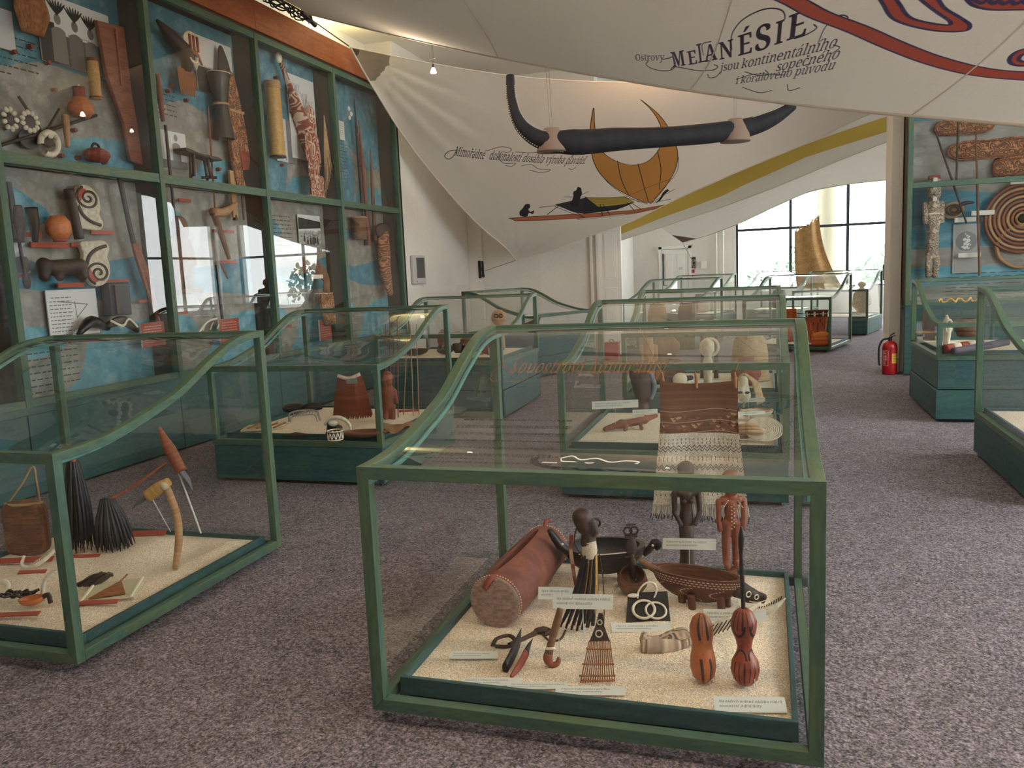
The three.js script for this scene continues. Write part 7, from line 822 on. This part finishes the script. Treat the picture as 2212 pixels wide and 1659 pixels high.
// ---------- shrubs outside ----------
{
  const leafG = slab(smooth2([[0, 0], [0.05, 0.03], [0.1, 0.14], [0.05, 0.24], [0, 0.28], [-0.05, 0.24], [-0.1, 0.14], [-0.05, 0.03]], 10), 0.006, 0.001), lm = new THREE.MeshStandardMaterial({ color: 0x8fa394, roughness: 0.8 });
  const shrub = (label, x, z, h, w, n) => {
    const s = thing('garden_shrub', label, 'shrub', [x, -0.1, z], 0, 'shrubs outside the window'), g = [];
    for (let i = 0; i < n; i++) { const a = rnd(0, 6.28), r = Math.sqrt(rnd()) * w, y = h * (0.45 + 0.55 * rnd()) * (1 - 0.3 * (r / w) ** 2), q = leafG.clone().scale(0.8, 0.8, 0.8); q.rotateX(rnd(-1.4, 1.4)); q.rotateY(rnd(0, 6.28)); q.translate(Math.cos(a) * r, y, Math.sin(a) * r); g.push(q); }
    mesh('foliage', g, lm, s).userData.kind = 'stuff'; mesh('stem', Array.from({ length: 6 }, (_, i) => limb([[0, 0, 0], [Math.cos(i) * w * 0.3, h * 0.4, Math.sin(i) * w * 0.3], [Math.cos(i) * w * 0.6, h * 0.8, Math.sin(i) * w * 0.6]], [0.03, 0.02, 0.01], 6, 6)), A.brown, s);
  };
  shrub('pale shrub outside, behind the window mullion', 0.85, -27.2, 2.15, 0.7, 170); shrub('broad leafy shrub outside, next to the pillar', 3.5, -27, 1.95, 1.0, 240); shrub('tall shrub outside, right of the pillar, seen in reflection', 5.4, -27.5, 2.5, 0.9, 220); shrub('low pale shrub outside at the left window pane', -0.2, -28.6, 1.75, 0.4, 70);
}

// ---------- a visitor by the window, seen mirrored in the wall cabinet ----------
{
  const p = thing('person', 'visitor in a dark coat and red cap reading a sheet, mirrored in the cabinet glass', 'person', [2.78, 0, -20.7], 2.5);
  const trunk = body([[-0.1, 0.92, 0, 0.11, -0.1, 0.5, 0.01, 0.075], [-0.1, 0.5, 0.01, 0.07, -0.11, 0.1, -0.02, 0.045], [0.1, 0.92, 0, 0.11, 0.1, 0.5, 0.01, 0.075], [0.1, 0.5, 0.01, 0.07, 0.11, 0.1, -0.02, 0.045], [-0.11, 0.045, -0.04, 0.045, -0.13, 0.035, 0.13, 0.035], [0.11, 0.045, -0.04, 0.045, 0.13, 0.035, 0.13, 0.035],
    [0, 0.95, 0, 0.16, 0, 1.15, 0, 0.155], [-0.06, 1.15, 0, 0.13, -0.08, 1.34, 0, 0.12], [0.06, 1.15, 0, 0.13, 0.08, 1.34, 0, 0.12], [-0.19, 1.38, 0, 0.065, -0.23, 1.1, 0.02, 0.05], [-0.23, 1.1, 0.02, 0.048, -0.12, 1.08, 0.26, 0.036], [0.19, 1.38, 0, 0.065, 0.23, 1.1, 0.02, 0.05], [0.23, 1.1, 0.02, 0.048, 0.12, 1.08, 0.26, 0.036], [-0.1, 1.4, 0, 0.06, 0.1, 1.4, 0, 0.06], [0, 1.4, 0, 0.06, 0, 1.5, 0.015, 0.055]], 0.02, 0.04);
  const head = body([[0, 1.62, 0, 0.088, 0, 1.6, 0.02, 0.085], [0, 1.55, 0.03, 0.06, 0, 1.525, 0.06, 0.04], [0, 1.6, 0.1, 0.012, 0, 1.575, 0.118, 0.014], [-0.03, 1.548, 0.094, 0.01, 0.03, 1.548, 0.094, 0.01], [-0.088, 1.61, 0, 0.02, -0.09, 1.575, 0, 0.014], [0.088, 1.61, 0, 0.02, 0.09, 1.575, 0, 0.014], [0, 1.54, 0.02, 0.055, 0, 1.44, 0.01, 0.055]], 0.007, 0.02);
  const hand = (s) => { const x = s * 0.1, c = [[x, 1.085, 0.28, 0.03, x * 0.9, 1.09, 0.33, 0.032]]; for (let i = 0; i < 4; i++) { const y = 1.115 - i * 0.02, l = [0.06, 0.07, 0.066, 0.052][i]; c.push([x * 0.9, y, 0.345, 0.0095, x * 0.9 - s * 0.012, y, 0.345 + l * 0.5, 0.009], [x * 0.9 - s * 0.012, y, 0.345 + l * 0.5, 0.009, x * 0.9 - s * 0.04, y, 0.345 + l * 0.75, 0.008]); } c.push([x, 1.115, 0.3, 0.012, x * 0.8 - s * 0.02, 1.145, 0.345, 0.009]); return body(c, 0.004, 0.006); };
  const geos = [trunk, head, hand(-1), hand(1)].map((g) => g.index ? g.toNonIndexed() : g), cols = [[0.018, 0.018, 0.022], [0.55, 0.34, 0.25], [0.55, 0.34, 0.25], [0.55, 0.34, 0.25]];
  geos.forEach((g, i) => { const n = g.attributes.position.count, c = new Float32Array(n * 3); for (let k = 0; k < n; k++) c.set(i === 0 && g.attributes.position.getY(k) < 0.92 ? [0.03, 0.03, 0.045] : cols[i], k * 3); g.setAttribute('color', new THREE.BufferAttribute(c, 3)); });
  mesh('body', mergeGeometries(geos), std({ vertexColors: true, roughness: 0.85 }), p);
  mesh('cap', [ball(0.1, 0.98, 0.75, 1.06, 24).translate(0, 1.655, -0.005), limb([[0, 1.65, 0.07], [0, 1.645, 0.13], [0, 1.635, 0.165]], [0.05, 0.05, 0.03], 12, 8, 0.15)], hex(0x8c2a26, 0.9), p);
  mesh('hair', ball(0.093, 1, 0.8, 0.9, 20).translate(0, 1.6, -0.03), hex(0x3a2c24, 0.9), p);
  mesh('eye', [ball(0.011, 1, 0.7, 0.6, 10).translate(-0.034, 1.61, 0.098), ball(0.011, 1, 0.7, 0.6, 10).translate(0.034, 1.61, 0.098)], hex(0x2a221e, 0.4), p);
  const s = single('paper_sheet', 'white paper sheet held by the visitor', 'paper', rbox(0.21, 0.28, 0.003, 0, 0, 0, 0.001), A.paper); p.updateMatrixWorld(true); s.position.copy(V(0, 1.14, 0.375).applyMatrix4(p.matrixWorld)); s.rotation.set(-0.6, 2.5, 0, 'YXZ');
}

scene.traverse((o) => { if (o.isMesh) o.castShadow = o.receiveShadow = true; });
renderer.render(scene, camera);
